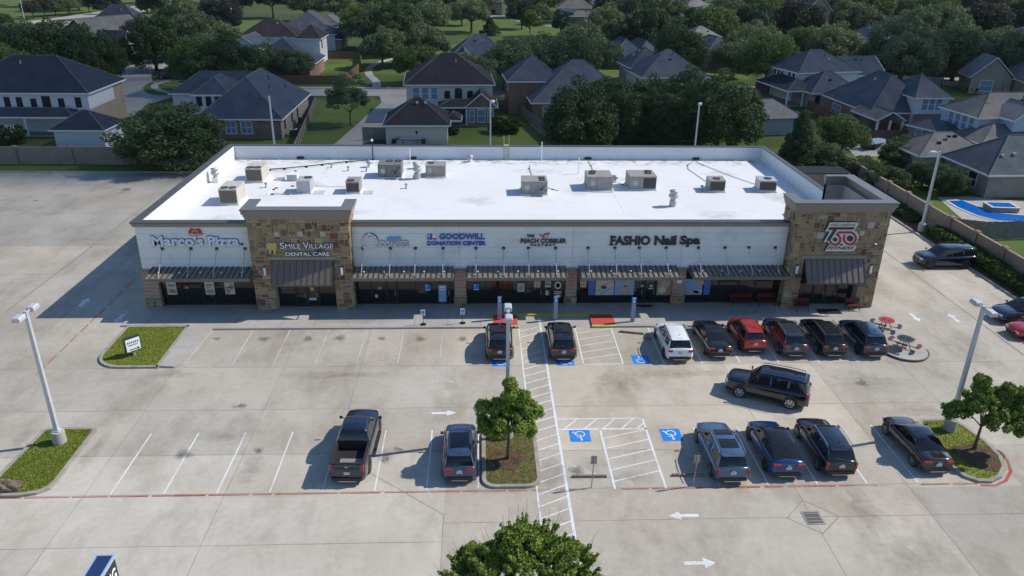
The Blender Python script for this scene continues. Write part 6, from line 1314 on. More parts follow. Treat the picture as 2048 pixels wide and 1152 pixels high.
# --- 1 white two storey house, far left
h = house("house", "white two storey house with dark hip roof and dark upstairs windows, at the left edge", (-64, 122))
ro, Wf, zt = block(h, (-76.5, 116.0), (1, .015), 20.0, 13.4, 5.8, .66, 'hip', 'u', 'white', 'dark', side_wall=('white', .4, 9.2, 3.4, 5.7), wins=[('F', s, 3.55, w_, hh, 'dark') for s, w_, hh in ((8.1, .8, 1.55), (9.8, .8, 1.55), (11.8, .8, 1.35), (13.6, 1.15, 1.7), (15.7, .8, 1.4), (18.0, .0+.8, 1.5))][:5]+[('F', 17.6+.5, 3.7, .8, 1.4, 'dark')])
b = MB(); b.add([Wf(20-.43, 9.2, 0.), Wf(20-.43, 12.9, 0.), Wf(20-.43, 12.9, 5.7), Wf(20-.43, 9.2, 5.7)], ((0, 1, 2, 3),)); b.add([Wf(20-.425, .4, 0.), Wf(20-.425, 9.2, 0.), Wf(20-.425, 9.2, 3.38), Wf(20-.425, .4, 3.38)], ((0, 1, 2, 3),)); b.build("brick_side", walls['tanbrick'], h)
vents(h, ro, [(-60, 122, 9.6), (-67, 121, 9.3)])
block(h, (-72, 113.4), (1, 0), 14.2, 4.2, 2.9, .45, 'hip', 'u', 'white', 'dark', open_=True)
h = house("garage_house", "small white garage with dark pyramid roof behind the brick wall at left", (-54, 108))
block(h, (-57.6, 105.6), (1, 0), 7.4, 6.6, 2.75, .62, 'hip', 'u', 'white', 'dark')
# --- 2 blue roofed brick house
h = house("house", "brick house with blue grey hip roof and white upstairs dormer, left of the long lawn", (-32, 118))
ro, Wf, zt = block(h, (-40.5, 112.1), (1, .01), 12.4, 21.4, 3.0, .8, 'hip', 'v', 'brick', 'blue', wins=[('F', 7.1, .9, 1.5, 1.6, 'dbl'), ('F', 4.9, .9, 1.4, 1.6, 'dbl'), ('R', 3., 1, 1.0, 1.5, 'dark'), ('R', 8., 1, 1.0, 1.5, 'dark'), ('R', 12., 1, 1.0, 1.5, 'dark')])
b = MB(); b.add([Wf(12.4-.42, .5, 0.02), Wf(12.4-.42, 20.9, 0.02), Wf(12.4-.42, 20.9, 2.9), Wf(12.4-.42, .5, 2.9)], ((0, 1, 2, 3),)); b.build("pale_side", walls['greybrick'], h)
block(h, (-41.9, 116.1), (1, .01), 5.6, 9, 5.7, .75, 'hip', 'v', 'white', 'blue', z0=2.5, wins=[('F', .95+1.35*k, 4.0, .75, 1.35, 'dark') for k in range(3)])
block(h, (-48, 123.5), (1, 0), 17, 8, 4.6, .7, 'hip', 'u', 'white', 'blue', z0=0)
vents(h, ro, [(-31.5, 120, 6.3), (-32.5, 124, 6.9), (-36, 121, 6.9), (-30.6, 126, 5.3)])
# --- 3 gable house in the middle
h = house("house", "cream two storey house with black hip roof, three arched dark windows and a brick gable", (-5, 130))
ro, Wf, zt = block(h, (-12.0, 125.6), (1, .05), 14.6, 12.2, 5.8, .68, 'hip', 'u', 'cream', 'black', wins=[('F', 1.95+1.45*k, 3.5, 1.0, 1.75, 'blue') for k in range(3)]+[('F', 6.9, 3.6, .85, 1.0, 'dark'), ('F', 8.7, 3.6, 1.1, 1.4, 'dark'), ('F', 10.55, 3.6, .85, 1.0, 'dark')])
for a, w_, zz in ((6.9, .93, 4.6), (8.7, 1.18, 5.0), (10.55, .93, 4.6)):
    b = MB(); pts = [Wf(a+w_/2*math.cos(math.pi*k/10), .41, zz+.02+.22*math.sin(math.pi*k/10)) for k in range(11)]; b.add(pts, (tuple(range(11)),)); b.build("window_arch", framem, h)
vents(h, ro, [(-8.5, 130, 9.2)])
block(h, (-6.6, 122.2), (1, .02), 9.2, 4.2, 2.95, .42, 'hip', 'u', 'brick', 'black', open_=True)
block(h, (-2.3, 121.9), (1, .01), 5.2, 8, 3.0, .85, 'gable', 'v', 'brick', 'black', gable_wall='brick', wins=[('F', 1.15, .7, .75, 1.75, 'blue'), ('F', 2.6, .7, 1.1, 1.85, 'blue'), ('F', 4.05, .7, .75, 1.75, 'blue')])
h = house("garage_house", "cream garage with black hip roof and two small roof vents, beside the gable house", (-9, 112))
ro, Wf, zt = block(h, (-13.7, 109.5), (1, .02), 9.6, 8.8, 2.75, .72, 'hip', 'u', 'cream', 'black', wins=[('F', 4.8, 1.5, .2, .35, 'dark')])
for x in (-8.9, -7.7): b = MB(); b.obox(x, 112.9, 5.2, 5.5, .35, .3); b.build("roof_vent", galv, ro)
block(h, (-5.2, 113.5), (1, 0), 2.6, 4, 2.7, .7, 'hip', 'v', 'cream', 'black', walls_=False)
# --- 4 large slate roof right of middle
h = house("house", "brick house with large slate grey roof partly hidden by the big dark trees", (12, 130))
ro, Wf, zt = block(h, (8.3, 125.4), (1, .06), 17.5, 15.5, 3.1, .74, 'hip', 'u', 'brick', 'slate', wins=[('F', 2.9, .8, 1.7, 1.7, 'dbl'), ('L', 9, 3.1, .9, 1.4, 'blue')])
block(h, (4.6, 131.5), (1, .06), 9.5, 9.5, 5.5, .78, 'hip', 'v', 'brick', 'slate', wins=[('L', 3, 3.6, .8, 1.5, 'blue')])
vents(h, ro, [(14, 133.5, 8.7), (11, 137, 8.5)])
# --- 5 grey roof
h = house("house", "grey roofed house with cream upper wall behind the tallest dark trees", (34, 140))
ro, Wf, zt = block(h, (28.2, 136.9), (1, .10), 12.5, 11.5, 5.5, .7, 'hip', 'u', 'cream', 'slate', wins=[('L', 4, 3.2, .9, 1.5, 'dark'), ('F', 6.5, 3.2, .8, 1.4, 'dark')])
block(h, (27.5, 145), (1, .1), 8, 9, 6.0, .78, 'hip', 'v', 'tanbrick', 'slate'); block(h, (33.6, 134.6), (1, .1), 4.2, 7, 4.6, .8, 'gable', 'v', 'cream', 'slate')
vents(h, ro, [(33, 142.5, 9.6), (37, 142, 9.5)])
# --- 6
h = house("house", "brick house with slate blue hip and pale roof faces behind the round green trees", (38, 190))
ro, Wf, zt = block(h, (31, 186), (1, .12), 9, 14, 2.9, .8, 'hip', 'v', 'brick', 'blue', wins=[('F', 3, .8, .5, 1.5, 'dark')]); block(h, (36, 184.5), (1, .12), 8, 15, 2.9, .85, 'hip', 'v', 'brick', 'slate'); block(h, (41, 188), (1, .12), 10, 12, 2.9, .8, 'hip', 'u', 'brick', 'slate')
# --- 7
h = house("house", "brick house with long blue grey roof and tan gable, upper right of centre", (60, 195))
ro, Wf, zt = block(h, (53.6, 188.5), (1, .2), 12, 17, 3.0, .62, 'hip', 'v', 'brick', 'blue'); block(h, (54, 205), (1, .2), 9, 8, 5.5, .6, 'hip', 'u', 'bluewhite', 'light'); block(h, (64, 192), (1, .2), 13, 13, 3, .7, 'gable', 'u', 'tanbrick', 'grey', wins=[('F', 4, .9, 1.4, 1.4, 'dbl')]); block(h, (68, 186), (1, .15), 7, 8, 2.9, .7, 'gable', 'v', 'tanbrick', 'grey', gable_wall='tanbrick')
# --- 8 porch house
h = house("house", "white two storey house with wide dark covered porch and three small square windows", (64, 145))
ug = U((56.9, 149.4), (59.5, 142.2))
ro, Wf, zt = block(h, (58.4, 143.5), (1, .22), 13.5, 11, 5.5, .62, 'hip', 'u', 'white', 'blue', wins=[('L', 2.0, 3.6, .75, 1.7, 'white'), ('L', 3.4, 3.6, .75, 1.7, 'white'), ('L', 5.8, 4.3, .55, .7, 'dark'), ('L', 7., 4.3, .55, .7, 'dark'), ('L', 8.2, 4.3, .55, .7, 'dark')])
block(h, (55.3, 139.6), (1, .12), 6.6, 13, 2.9, .5, 'hip', 'v', 'greybrick', 'dark', open_=True)
block(h, (58.8, 137.4), (1, .1), 10, 9, 2.9, .72, 'hip', 'u', 'greybrick', 'blue', wins=[('F', 1.6, .9, .9, 1.4, 'dark')]); block(h, (69, 147), (1, .2), 9, 9, 4.6, .65, 'gable', 'u', 'white', 'blue')
# --- 9 large slate roof with white gable end
h = house("house", "slate roofed house with white gable end and triple window facing the lot", (66, 125))
ro, Wf, zt = block(h, (60.2, 118.2), (1, .04), 12.0, 16.5, 3.2, .82, 'hip', 'v', 'brick', 'slate', wins=[('L', 10.5, .8, 1.0, 1.6, 'blue'), ('L', 12.3, .8, 1.0, 1.6, 'blue')])
block(h, (66.6, 117.6), (1, .03), 6.2, 9.5, 5.6, .62, 'rhip' if False else 'hip', 'u', 'white', 'slate', z0=0, wins=[('F', 2.0+1.1*k, 3.7, .9, 1.7, 'blue') for k in range(3)])
b = MB(); b.add([(67.05, 117.95, 0.0), (72.4, 118.12, 0.0), (72.4, 118.12, 3.1), (67.05, 117.95, 3.1)], ((0, 1, 2, 3),)); b.build("brick_skirt", walls['brick'], h)
block(h, (59.6, 114.2), (1, .06), 4.6, 8, 2.85, .55, 'gable', 'v', 'greybrick', 'grey', open_=True)
vents(h, ro, [(66, 127, 8.2), (69.5, 124, 7.8)])
# --- 10 right slate house with white upper storey
h = house("house", "grey roofed house with white upper storey and three tall windows at the right edge", (72, 106))
ro, Wf, zt = block(h, (67.6, 102.9), (1, .10), 18, 8.5, 5.5, .62, 'hip', 'u', 'bluewhite', 'grey', z0=0, wins=[('L', 1.6+1.45*k, 3.4, 1.0, 1.8, 'blue') for k in range(3)]+[('L', 5.9, 3.4, 1.0, 1.8, 'blue')])
block(h, (64.9, 105.0), (.93, .37), 4.6, 6.8, 2.9, .5, 'hip', 'v', 'greybrick', 'slate', wins=[('L', 4.6, .8, 1.0, 1.6, 'blue'), ('L', 2.2, .8, 1, 1.6, 'blue')]); block(h, (66, 98.5), (1, .04), 20, 7.5, 2.9, .5, 'hip', 'u', 'brick', 'grey'); 
block(h, (71, 100.5), (1, .1), 5.5, 5, 5.6, .75, 'gable', 'v', 'bluewhite', 'light')
vents(h, ro, [(72, 106, 8.8), (76, 109.5, 9)])
# --- 11 garage in front
h = house("garage_house", "low grey roofed garage in front of the right hand houses", (60, 96))
ro, Wf, zt = block(h, (54.6, 92.7), (1, .04), 10, 7.6, 2.75, .58, 'hip', 'u', 'greysid', 'grey'); b = MB(); b.obox(59.5, 95.5, 4.5, 4.75, .35, .35); b.build("roof_vent", framem, ro)
# --- 12 pool house
h = house("house", "grey brick house with slate roof beside the pool", (64, 90))
ro, Wf, zt = block(h, (57.9, 83.7), (1, .04), 16, 9.5, 2.8, .74, 'hip', 'u', 'greybrick', 'slate', wins=[('L', 3.2, .7, 1.5, 1.7, 'white')])
for x, y, z in ((60.5, 86, 4.35), (62, 86.2, 4.5)): b = MB(); b.obox(x, y, z, z+.3, .3, .3); b.build("roof_vent", galv, ro)
# --- 13 tan gable house, right
h = house("house", "tan gable house with steep grey roof and arched entry, far right", (108, 155))
ro, Wf, zt = block(h, (98.6, 156), (1, -.25), 8.5, 8, 3.2, .95, 'gable', 'v', 'tanbrick', 'light', gable_wall='tanbrick', wins=[('F', 3.5, .6, 2.2, 2.0, 'blue')]); block(h, (106, 150), (1, -.12), 22, 13, 3.2, .8, 'hip', 'u', 'tanbrick', 'grey', wins=[('F', 3, .8, 1.4, 1.4, 'white')]); block(h, (107.5, 147.5), (1, -.12), 6, 8, 3.1, .9, 'gable', 'v', 'tanbrick', 'light')
# --- far ones
def far(label, A, wd, dp, ze, wall, roof, u=X1, extra=(), pitch=.7, wins=(), kind='hip', ridge=None):
    h = house("house", label, A); r = block(h, A, u, wd, dp, ze, pitch, kind, ridge, wall, roof, wins=wins)
    for e in extra: block(h, *e[0], **e[1])
    return h
E_ = lambda *a, **k: (a, k)
far("far house with white upper floor and brick wing beyond the park lawn", (29.5, 306), 14, 12, 5.6, 'bluewhite', 'brown', extra=(E_((33.5, 302.5), X1, 11.5, 9, 2.9, .6, 'hip', 'u', 'brick', 'brown', wins=[('F', 6.5, .9, 1.6, 1.5, 'dbl')]),))
far("far low brick house with brown pyramid roof and two blue windows", (62.5, 300), 13, 12, 2.9, 'tanbrick', 'slate', pitch=.95, wins=[('F', 5, .8, 1.6, 1.5, 'dbl'), ('F', 9.5, .8, 1.8, 1.7, 'blue')])
far("far pale two storey house right of the brown pyramid roof", (81, 322), 12, 10, 5.6, 'white', 'light', extra=(E_((88, 318), X1, 8, 8, 3.2, .7, 'gable', 'u', 'white', 'light'),), pitch=.5, wins=[('F', 2, 3, .7, 1.8, 'dark')])
far("blue grey hip roofed house with small brick gable, above the gable house", (-6.5, 181), 13.5, 11, 3.2, 'brick', 'blue', u=(1, .05), extra=(E_((-5.6, 175.5), (1, .05), 5, 9, 3.1, .85, 'gable', 'v', 'brick', 'blue'),), pitch=.8, ridge='u')
far("dark roofed house with blue white wall beside the avenue", (-117, 246), 17, 13, 3.2, 'bluewhite', 'dark', pitch=.85, extra=(E_((-103, 248), X1, 9, 11, 2.9, .7, 'hip', 'v', 'bluewhite', 'blue'),))
far("grey roofed house with small dormer, upper left", (-106, 205), 19, 16, 3.0, 'brick', 'grey', u=(1, -.5), pitch=.62, extra=(E_((-92, 199), (1, 0), 6, 7, 3.0, .9, 'gable', 'u', 'brick', 'dark'),), ridge='v', kind='gable')
far("grey roof with brown edge half hidden by trees at the upper left edge", (-128, 204), 22, 13, 3.0, 'brick', 'brown', u=(1, -.2), pitch=.6)
far("white two storey house with black roof and one corner window, upper left centre", (-57.2, 193), 14.5, 11, 5.8, 'white', 'black', extra=(E_((-43.2, 191.2), (1, 0), 6.2, 10, 5.8, .6, 'hip', 'u', 'white', 'black', wins=[('R', 3, 3.4, 1.2, 1.9, 'dark')]), E_((-56, 182), (1, 0), 7, 11, 4.6, .7, 'gable', 'v', 'white', 'blue'), E_((-49, 184.5), (1, 0), 10, 8, 2.9, .5, 'hip', 'u', 'white', 'blue')), wins=[('F', 12.6, 3.3, 1., 1.7, 'blue')], pitch=.65)
far("grey roofed white house in a row behind the black roofed white house", (-55, 217), 17, 22, 4.2, 'white', 'slate', u=(1, .03), extra=(E_((-46.5, 228.5), X1, 7.5, 14, 5.8, .55, 'hip', 'v', 'white', 'grey', wins=[('R', 3, 3.2, 1.4, 2.0, 'dark')]), E_((-41, 218), X1, 4.5, 12, 2.9, .5, 'hip', 'v', 'tanbrick', 'slate')), pitch=.6)
far("farthest grey hip roof of the row of white houses", (-44, 258), 15, 17, 3.6, 'white', 'grey', pitch=.62, extra=(E_((-36, 262), X1, 6, 9, 3.2, .6, 'hip', 'v', 'tanbrick', 'brown'),))
far("blue roofed brick house behind the brown street fence", (-48.5, 165.5), 14, 17, 3.0, 'brick', 'blue', pitch=.7)
far("grey roofed garage with blank pale wall right of the big dark trees", (40.5, 115.6), 9.0, 7, 2.8, 'greysid', 'light', u=(1, .14), pitch=.62)
far("black roofed house among the trees, upper right", (88, 222), 13, 13, 3.2, 'brick', 'black', u=(1, .25), pitch=.7)
far("blue roof and pale blue wall between two big trees, upper right", (104, 208), 10, 12, 5.4, 'bluewhite', 'blue', u=(1, .3), pitch=.6, extra=(E_((112, 212), (1, .3), 5, 7, 5.4, .6, 'hip', 'v', 'bluewhite', 'light'),))
far("slate hip roof seen between crowns, right of the spreading tree", (150, 236), 18, 14, 3.1, 'brick', 'blue', u=(1, .2), pitch=.65)
far("steep brown roofed house by the palm, top right", (128, 318), 14, 14, 4.0, 'tanbrick', 'brown', u=(1, .3), pitch=.9, kind='gable', ridge='v')
far("light brown roofed house at the top edge right of centre", (114, 330), 14, 14, 3.8, 'tanbrick', 'brown', u=(1, -.3), pitch=.9)
far("blue grey low roof beyond the palm, top right", (160, 322), 20, 12, 3.2, 'bluewhite', 'blue', u=(1, .1), pitch=.6)
far("brick house with grey roof at the far right edge", (147, 208), 16, 14, 5.6, 'brick', 'slate', u=(1, .1), pitch=.6)
far("far house with dark entry porch beyond the back street", (-3, 342), 13, 14, 5.4, 'greybrick', 'slate', pitch=.7, wins=[('F', 4, .6, 1.6, 2.2, 'dark'), ('F', 9, .6, 1.8, 1.6, 'dark')])
far("far tan gable house beyond the back street, left of the porch one", (-22, 345), 12, 13, 3.2, 'tanbrick', 'brown', pitch=.8, kind='gable', ridge='v', wins=[('F', 6, .5, 3.2, 2.2, 'white')])
far("far dark roofed house at the top right of the park", (46, 342), 14, 13, 5.2, 'greybrick', 'slate', pitch=.7)
far("far brown roof behind trees near the top edge, centre right", (98, 300), 12, 11, 4.6, 'bluewhite', 'blue', pitch=.6)
far("far brick house across the avenue at the top left", (-146, 360), 16, 12, 3.2, 'brick', 'dark', pitch=.7, wins=[('F', 5, .6, 1.5, 1.5, 'dark')])
far("far brick house with pale garage door at the top left", (-120, 350), 16, 12, 3.2, 'tanbrick', 'brown', pitch=.7, wins=[('F', 8, .2, 4.2, 2.2, 'white')])

# ---- small yard and street things
def bicycle(x, y, ang, lab):
    t = thing("bicycle", lab, "bicycle", (x, y, .02), ang)
    for s in (-1, 1):
        b = MB(); pts = [(s*.52+.33*math.cos(a*math.pi/9), 0, .34+.33*math.sin(a*math.pi/9)) for a in range(19)]; b.path(pts, .02, 5); b.build("wheel", blackm, t, world=False)
    b = MB(); b.path([(-.52, 0, .34), (-.2, 0, .75), (.38, 0, .8), (-.05, 0, .3), (-.52, 0, .34)], .02); b.path([(-.05, 0, .3), (-.22, 0, .85)], .02); b.path([(.52, 0, .34), (.36, 0, .95)], .02); b.build("frame", galv, t, world=False)
    b = MB(); b.box(-.34, -.1, -.06, .06, .86, .9); b.build("saddle", blackm, t, world=False); b = MB(); b.tube((.36, -.25, .96), (.36, .25, .96), .018); b.build("handlebar", blackm, t, world=False)
c = G(886, 279); bicycle(c.x-.3, 109.3, .1, "bicycle leaning by the right end of the kayak wall")
c = G(851, 277); b = MB(); b.box(c.x-.3, c.x+.3, 109.0, 109.6, .3, .9); b.tube((c.x, 109.3, 0), (c.x, 109.3, .3), .1); tag(b.build("barbecue", blackm, None, bevel=.03), "dark barbecue between the kayak stand and the bicycle", "barbecue")
for px, py, lab in ((597, 240, "air conditioner beside the brick house, farther one"), (588, 266, "air conditioner beside the brick house, nearer one")):
    c = G(px, py, .4); t = thing("ground_condenser", lab, "air conditioner", (c.x, c.y, 0)); b = MB(); b.box(-.5, .5, -.5, .5, .05, .95); b.build("cabinet", coild, t, world=False, bevel=.02); b = MB(); b.box(-.52, .52, -.52, .52, .951, .99); b.build("top_panel", galv, t, world=False); b = MB(); b.lathe([(.3, .99), (.3, 1.02), (0, 1.02)], n=16); b.build("fan", fanm, t, world=False)
for px, py, h_, lab, arm in ((219, 33, 8., "street lamp with a long arm beside the avenue, upper left", -2.4), (52, 52, 9., "slim pole on the avenue verge, upper left", 0)):
    c = G(px, py); t = thing("street_lamp" if arm else "utility_pole", lab, "street lamp" if arm else "pole", (c.x, c.y, 0)); b = MB(); b.tube((0, 0, 0), (0, 0, h_), .14, .09, 8); b.build("pole", blackm if arm else galv, t, world=False)
    if arm: b = MB(); b.tube((0, 0, h_-.1), (arm, 0, h_+.2), .05); b.build("arm", galv, t, world=False); b = MB(); b.obox(arm-.3, 0, h_+.12, h_+.3, .8, .35); b.build("lamp_head", galv, t, world=False)
c = G(304, 162); t = thing("street_sign", "blue street name sign on a thin post at the curve", "street sign", (c.x, c.y, 0)); b = MB(); b.tube((0, 0, 0), (0, 0, 2.9), .04); b.build("post", galv, t, world=False); b = MB(); b.box(-.55, .55, -.02, .02, 2.6, 2.85); b.build("name_plate", plain("street_sign_blue", (.10, .25, .5), .5), t, world=False)
c = G(1575, 133); t = thing("parked_car", "silver covered car on the drive left of the porch house", "car", (c.x, c.y, 0), .1) if 0 else None
# ================================================================ trees and shrubs
import numpy as np
bark = plain("tree_bark", (.10, .078, .058), .95, var=.3, scale=6)
leafs = {'oak': leaf_mat("leaves_live_oak", (.080, .108, .052), (.165, .21, .095)), 'dark': leaf_mat("leaves_dark_elm", (.034, .058, .024), (.082, .125, .046)), 'olive': leaf_mat("leaves_mid_green", (.07, .11, .032), (.15, .21, .058)),
         'lime': leaf_mat("leaves_yellow_green", (.09, .14, .02), (.18, .24, .035)), 'bright': leaf_mat("leaves_bright_green", (.08, .135, .02), (.25, .33, .055)), 'front': leaf_mat("leaves_fresh_green", (.095, .15, .02), (.27, .34, .06)), 'rust': leaf_mat("leaves_rusty", (.10, .05, .03), (.2, .10, .055)), 'pine': leaf_mat("leaves_blue_green", (.02, .045, .025), (.045, .08, .04)), 'plum': leaf_mat("leaves_plum", (.032, .036, .03), (.062, .07, .05)), 'hedge': leaf_mat("leaves_hedge", (.025, .05, .012), (.075, .12, .022)), 'flower': leaf_mat("petals_white", (.5, .5, .48), (.7, .7, .68))}
def leaf_mesh(name, clumps, n, leaf, seed, mat_, jit=.75, asp=1.5, up=0.):
    """n rhombic leaves spread over the shells of the clumps; clumps rows: cx cy cz rx ry rz"""
    rg = np.random.default_rng(seed); C = np.array(clumps, float); wgt = (C[:, 3]*C[:, 5]); idx = rg.choice(len(C), n, p=wgt/wgt.sum()); c = C[idx]
    d = rg.normal(size=(n, 3)); d /= np.linalg.norm(d, axis=1)[:, None]; k = rg.uniform(.35, 1.08, n)[:, None]**.6
    p = c[:, :3]+d*c[:, 3:6]*k; nn = d+rg.normal(size=(n, 3))*jit; nn[:, 2] += up; nn /= np.linalg.norm(nn, axis=1)[:, None]
    a = np.cross(nn, rg.normal(size=(n, 3))); a /= np.linalg.norm(a, axis=1)[:, None]; b_ = np.cross(nn, a); s = (leaf*rg.uniform(.55, 1.3, n))[:, None]*.5
    V = np.stack([p-a*s*asp, p-b_*s, p+a*s*asp, p+b_*s], 1).reshape(-1, 3)
    me = bpy.data.meshes.new(name); me.vertices.add(4*n); me.vertices.foreach_set("co", V.ravel()); me.loops.add(4*n); me.loops.foreach_set("vertex_index", np.arange(4*n))
    me.polygons.add(n); me.polygons.foreach_set("loop_start", np.arange(n)*4); me.polygons.foreach_set("loop_total", np.full(n, 4)); me.materials.append(mat_); me.update(); return me
def ellipsoid_clumps(seed, R, H, zc, nc, cr, flat=.35, irregular=.18):
    rg = random.Random(seed); out = []; lob = [(rg.uniform(0, 6.28), rg.uniform(-.3, .8), rg.uniform(.0, irregular)) for _ in range(6)]
    for i in range(nc):
        u = (i+.5)/nc; z = 1-2*u; a = i*2.39996+rg.uniform(-.4, .4)
        if z < -flat: z = -flat*rg.random()
        rr = rg.choice((.5, .72, .84, .9, .96, 1.02)); rr *= 1+sum(k*math.cos(a-q)*math.cos((z-w_)*2) for q, w_, k in lob)
        r = math.sqrt(max(0, 1-z*z))*rr; s = cr*rg.uniform(.65, 1.25); out.append((R*r*math.cos(a), R*r*math.sin(a), zc+H*z*rr, s, s, s*.75))
    return out
def trunk_mesh(name, h, r, cl, seed, nl=7):
    rg = random.Random(seed); b = MB(); z0 = h*.42; b.tube((0, 0, -.05), (0, 0, h*.12), r*1.35, r, 9, caps=False); b.tube((0, 0, h*.12), (.1*r, 0, z0), r, r*.7, 9, caps=False)
    for c in rg.sample(cl, min(nl, len(cl))):
        e = Vector(c[:3]); m = Vector((e.x*.4, e.y*.4, z0+(e.z-z0)*.45)); b.tube((0, 0, z0*.92), m, r*.5, r*.3, 6, caps=False); b.tube(m, e, r*.3, r*.08, 5, caps=False)
        for _ in range(2): q = e+Vector((rg.uniform(-1, 1), rg.uniform(-1, 1), rg.uniform(-.2, .8)))*c[3]; b.tube(m.lerp(e, .6), q, r*.14, r*.04, 4, caps=False)
    me = bpy.data.meshes.new(name); me.from_pydata(b.v, [], b.f); me.materials.append(bark); me.update(); return me
PROTO = {}
def proto(key, R, H, zc, nc, cr, n, leaf, seed, mt, h, r, **k):
    cl = ellipsoid_clumps(seed, R, H, zc, nc, cr, **k); PROTO[key] = (leaf_mesh("crown", cl, n, leaf, seed, leafs[mt]), trunk_mesh("trunk", h, r, cl, seed), R, zc, H)
for i in range(3): proto(('oak', i), 5, 3.5, 5.0, 110, 1.25, 19000, .25, 10+i, 'oak', 7.0, .32)
for i in range(3): proto(('dark', i), 5, 4.6, 5.2, 130, 1.2, 22000, .25, 20+i, 'dark', 8, .3, flat=.8)
for i in range(2): proto(('olive', i), 5, 3.8, 5.2, 100, 1.25, 18000, .25, 30+i, 'olive', 7.5, .28, flat=.5)
proto(('lime', 0), 5, 5.2, 7.0, 80, 1.2, 14000, .28, 40, 'lime', 9, .25); proto(('pine', 0), 5, 6.0, 6.8, 90, 1.15, 16000, .26, 50, 'pine', 9, .3); proto(('rust', 0), 5, 5, 7, 40, 1.2, 5000, .34, 60, 'rust', 9, .25)
proto(('plum', 0), 5, 4.2, 5.8, 90, 1.2, 15000, .27, 70, 'plum', 8, .28); proto(('tall', 0), 5, 7.0, 9.2, 90, 1.15, 15000, .28, 80, 'oak', 11, .24)
proto(('shrub', 0), 5, 3.6, 3.2, 34, 1.5, 7000, .5, 90, 'hedge', 3, .12, flat=.8)
# cone shaped one
cl = []
rgc = random.Random(5)
for i in range(70): z = (i/70)**1.2; r = 5*(1-z*.86)*rgc.uniform(.5, 1); a = i*2.4; cl.append((r*math.cos(a), r*math.sin(a), 1.4+z*11, 1.2*(1.1-z*.6), 1.2*(1.1-z*.6), 1.1))
PROTO[('cone', 0)] = (leaf_mesh("crown", cl, 22000, .25, 6, leafs['dark']), trunk_mesh("trunk", 9, .28, cl, 6), 5, 6.5, 6)
rt = random.Random(99); NT = [0]
def plant_tree(x, y, r, kind, label, group="trees among the houses", hs=1., name="shade_tree", cat="tree"):
    opts = [k for k in PROTO if k[0] == kind]; cm_, tm, R, zc, H = PROTO[opts[NT[0] % len(opts)]]; NT[0] += 1; s = r/R
    t = thing(name, label, cat, (x, y, 0), rt.uniform(0, 6.28), group); t.scale = (s*rt.uniform(.95, 1.05), s*rt.uniform(.95, 1.05), s*hs)
    for nm, me in (("trunk", tm), ("crown", cm_)): o = bpy.data.objects.new(nm, me); COL.objects.link(o); o.parent = t
    return t
def tree_px(px, py, wpx, kind, label, group="trees among the houses", hs=1., **k):
    R, zc = [(PROTO[q][2], PROTO[q][3]) for q in PROTO if q[0] == kind][0]; r = 5.
    for _ in range(6): p = G(px, py, zc*r/R*hs); dep = (Vector((p.x, p.y, p.z-HC))).dot(F_); r = wpx/2*dep/FPX
    return plant_tree(p.x, p.y, r/1.12, kind, label, group, hs, **k)
T = tree_px
T(356, 268, 215, 'dark', "big dark tree behind the left end of the white roof", hs=.60); 
T(1160, 232, 150, 'dark', "leftmost of the big dark trees behind the roof, beside the brick house", "big dark trees behind the roof"); T(1245, 228, 130, 'dark', "second from left of the big dark trees behind the roof", "big dark trees behind the roof", .95); T(1330, 232, 130, 'dark', "second from right of the big dark trees behind the roof", "big dark trees behind the roof", .95); T(1442, 222, 160, 'dark', "rightmost and tallest of the big dark trees behind the roof", "big dark trees behind the roof", 1.02)
T(1205, 205, 120, 'dark', "crown filling the gap behind the two left big dark trees", "big dark trees behind the roof", 1.0); T(1290, 205, 125, 'dark', "crown filling the middle of the big dark clump", "big dark trees behind the roof", .95); T(1385, 205, 140, 'dark', "crown filling the gap beside the tallest big dark tree", "big dark trees behind the roof", 1.0); T(1490, 215, 100, 'dark', "outer crown at the right end of the big dark clump", "big dark trees behind the roof", .9)
T(1603, 272, 100, 'cone', "cone shaped green tree behind the right rear corner of the roof"); T(1690, 262, 100, 'olive', "round green tree right of the cone shaped tree"); T(1655, 318, 90, 'dark', "low bushy tree just behind the bin enclosure", hs=.8); T(1735, 335, 70, 'dark', "dark shrub by the small lawn right of the bin enclosure", hs=.7)
T(1808, 302, 90, 'dark', "dark bush in front of the low grey garage roof", hs=.7); T(1775, 352, 90, 'dark', "leafy shrub at the corner of the right brick wall", hs=.6); T(1850, 345, 80, 'dark', "dark small tree behind the brick wall left of the lamp post", hs=.75); T(1905, 360, 78, 'dark', "dark small tree between lamp post and pool", hs=.75)
T(697, 188, 88, 'tall', "slender tree standing alone on the long green lawn", hs=.78); T(592, 122, 80, 'oak', "tree over the brown street fence left of the footpath"); T(763, 88, 95, 'oak', "leaning tree beside the winding footpath"); T(830, 120, 90, 'olive', "rounded tree touching the roof of the cream gable house")
T(945, 140, 100, 'oak', "dark trunked tree between the gable house and the slate roofed house", hs=1.1); T(790, 50, 110, 'dark', "dark tree at the near end of the park, above the footpath"); T(735, 48, 100, 'oak', "tree left of the upper footpath bend"); T(855, 80, 100, 'oak', "tree beside the blue grey hip roof"); T(800, 92, 70, 'oak', "small tree right of the upper footpath bend")
for px, py, w_, lab in ((1010, 120, 120, "leftmost of the pale green crowns in the centre row"), (1060, 105, 120, "second of the pale green crowns in the centre row"), (1110, 125, 110, "third of the pale green crowns in the centre row, nearest"), (1150, 85, 120, "fourth and tallest of the pale green crowns in the centre row"), (1195, 108, 100, "last of the pale green crowns in the centre row, by the slate blue roof")): T(px, py, w_, 'oak', lab, "pale green trees in the centre row")
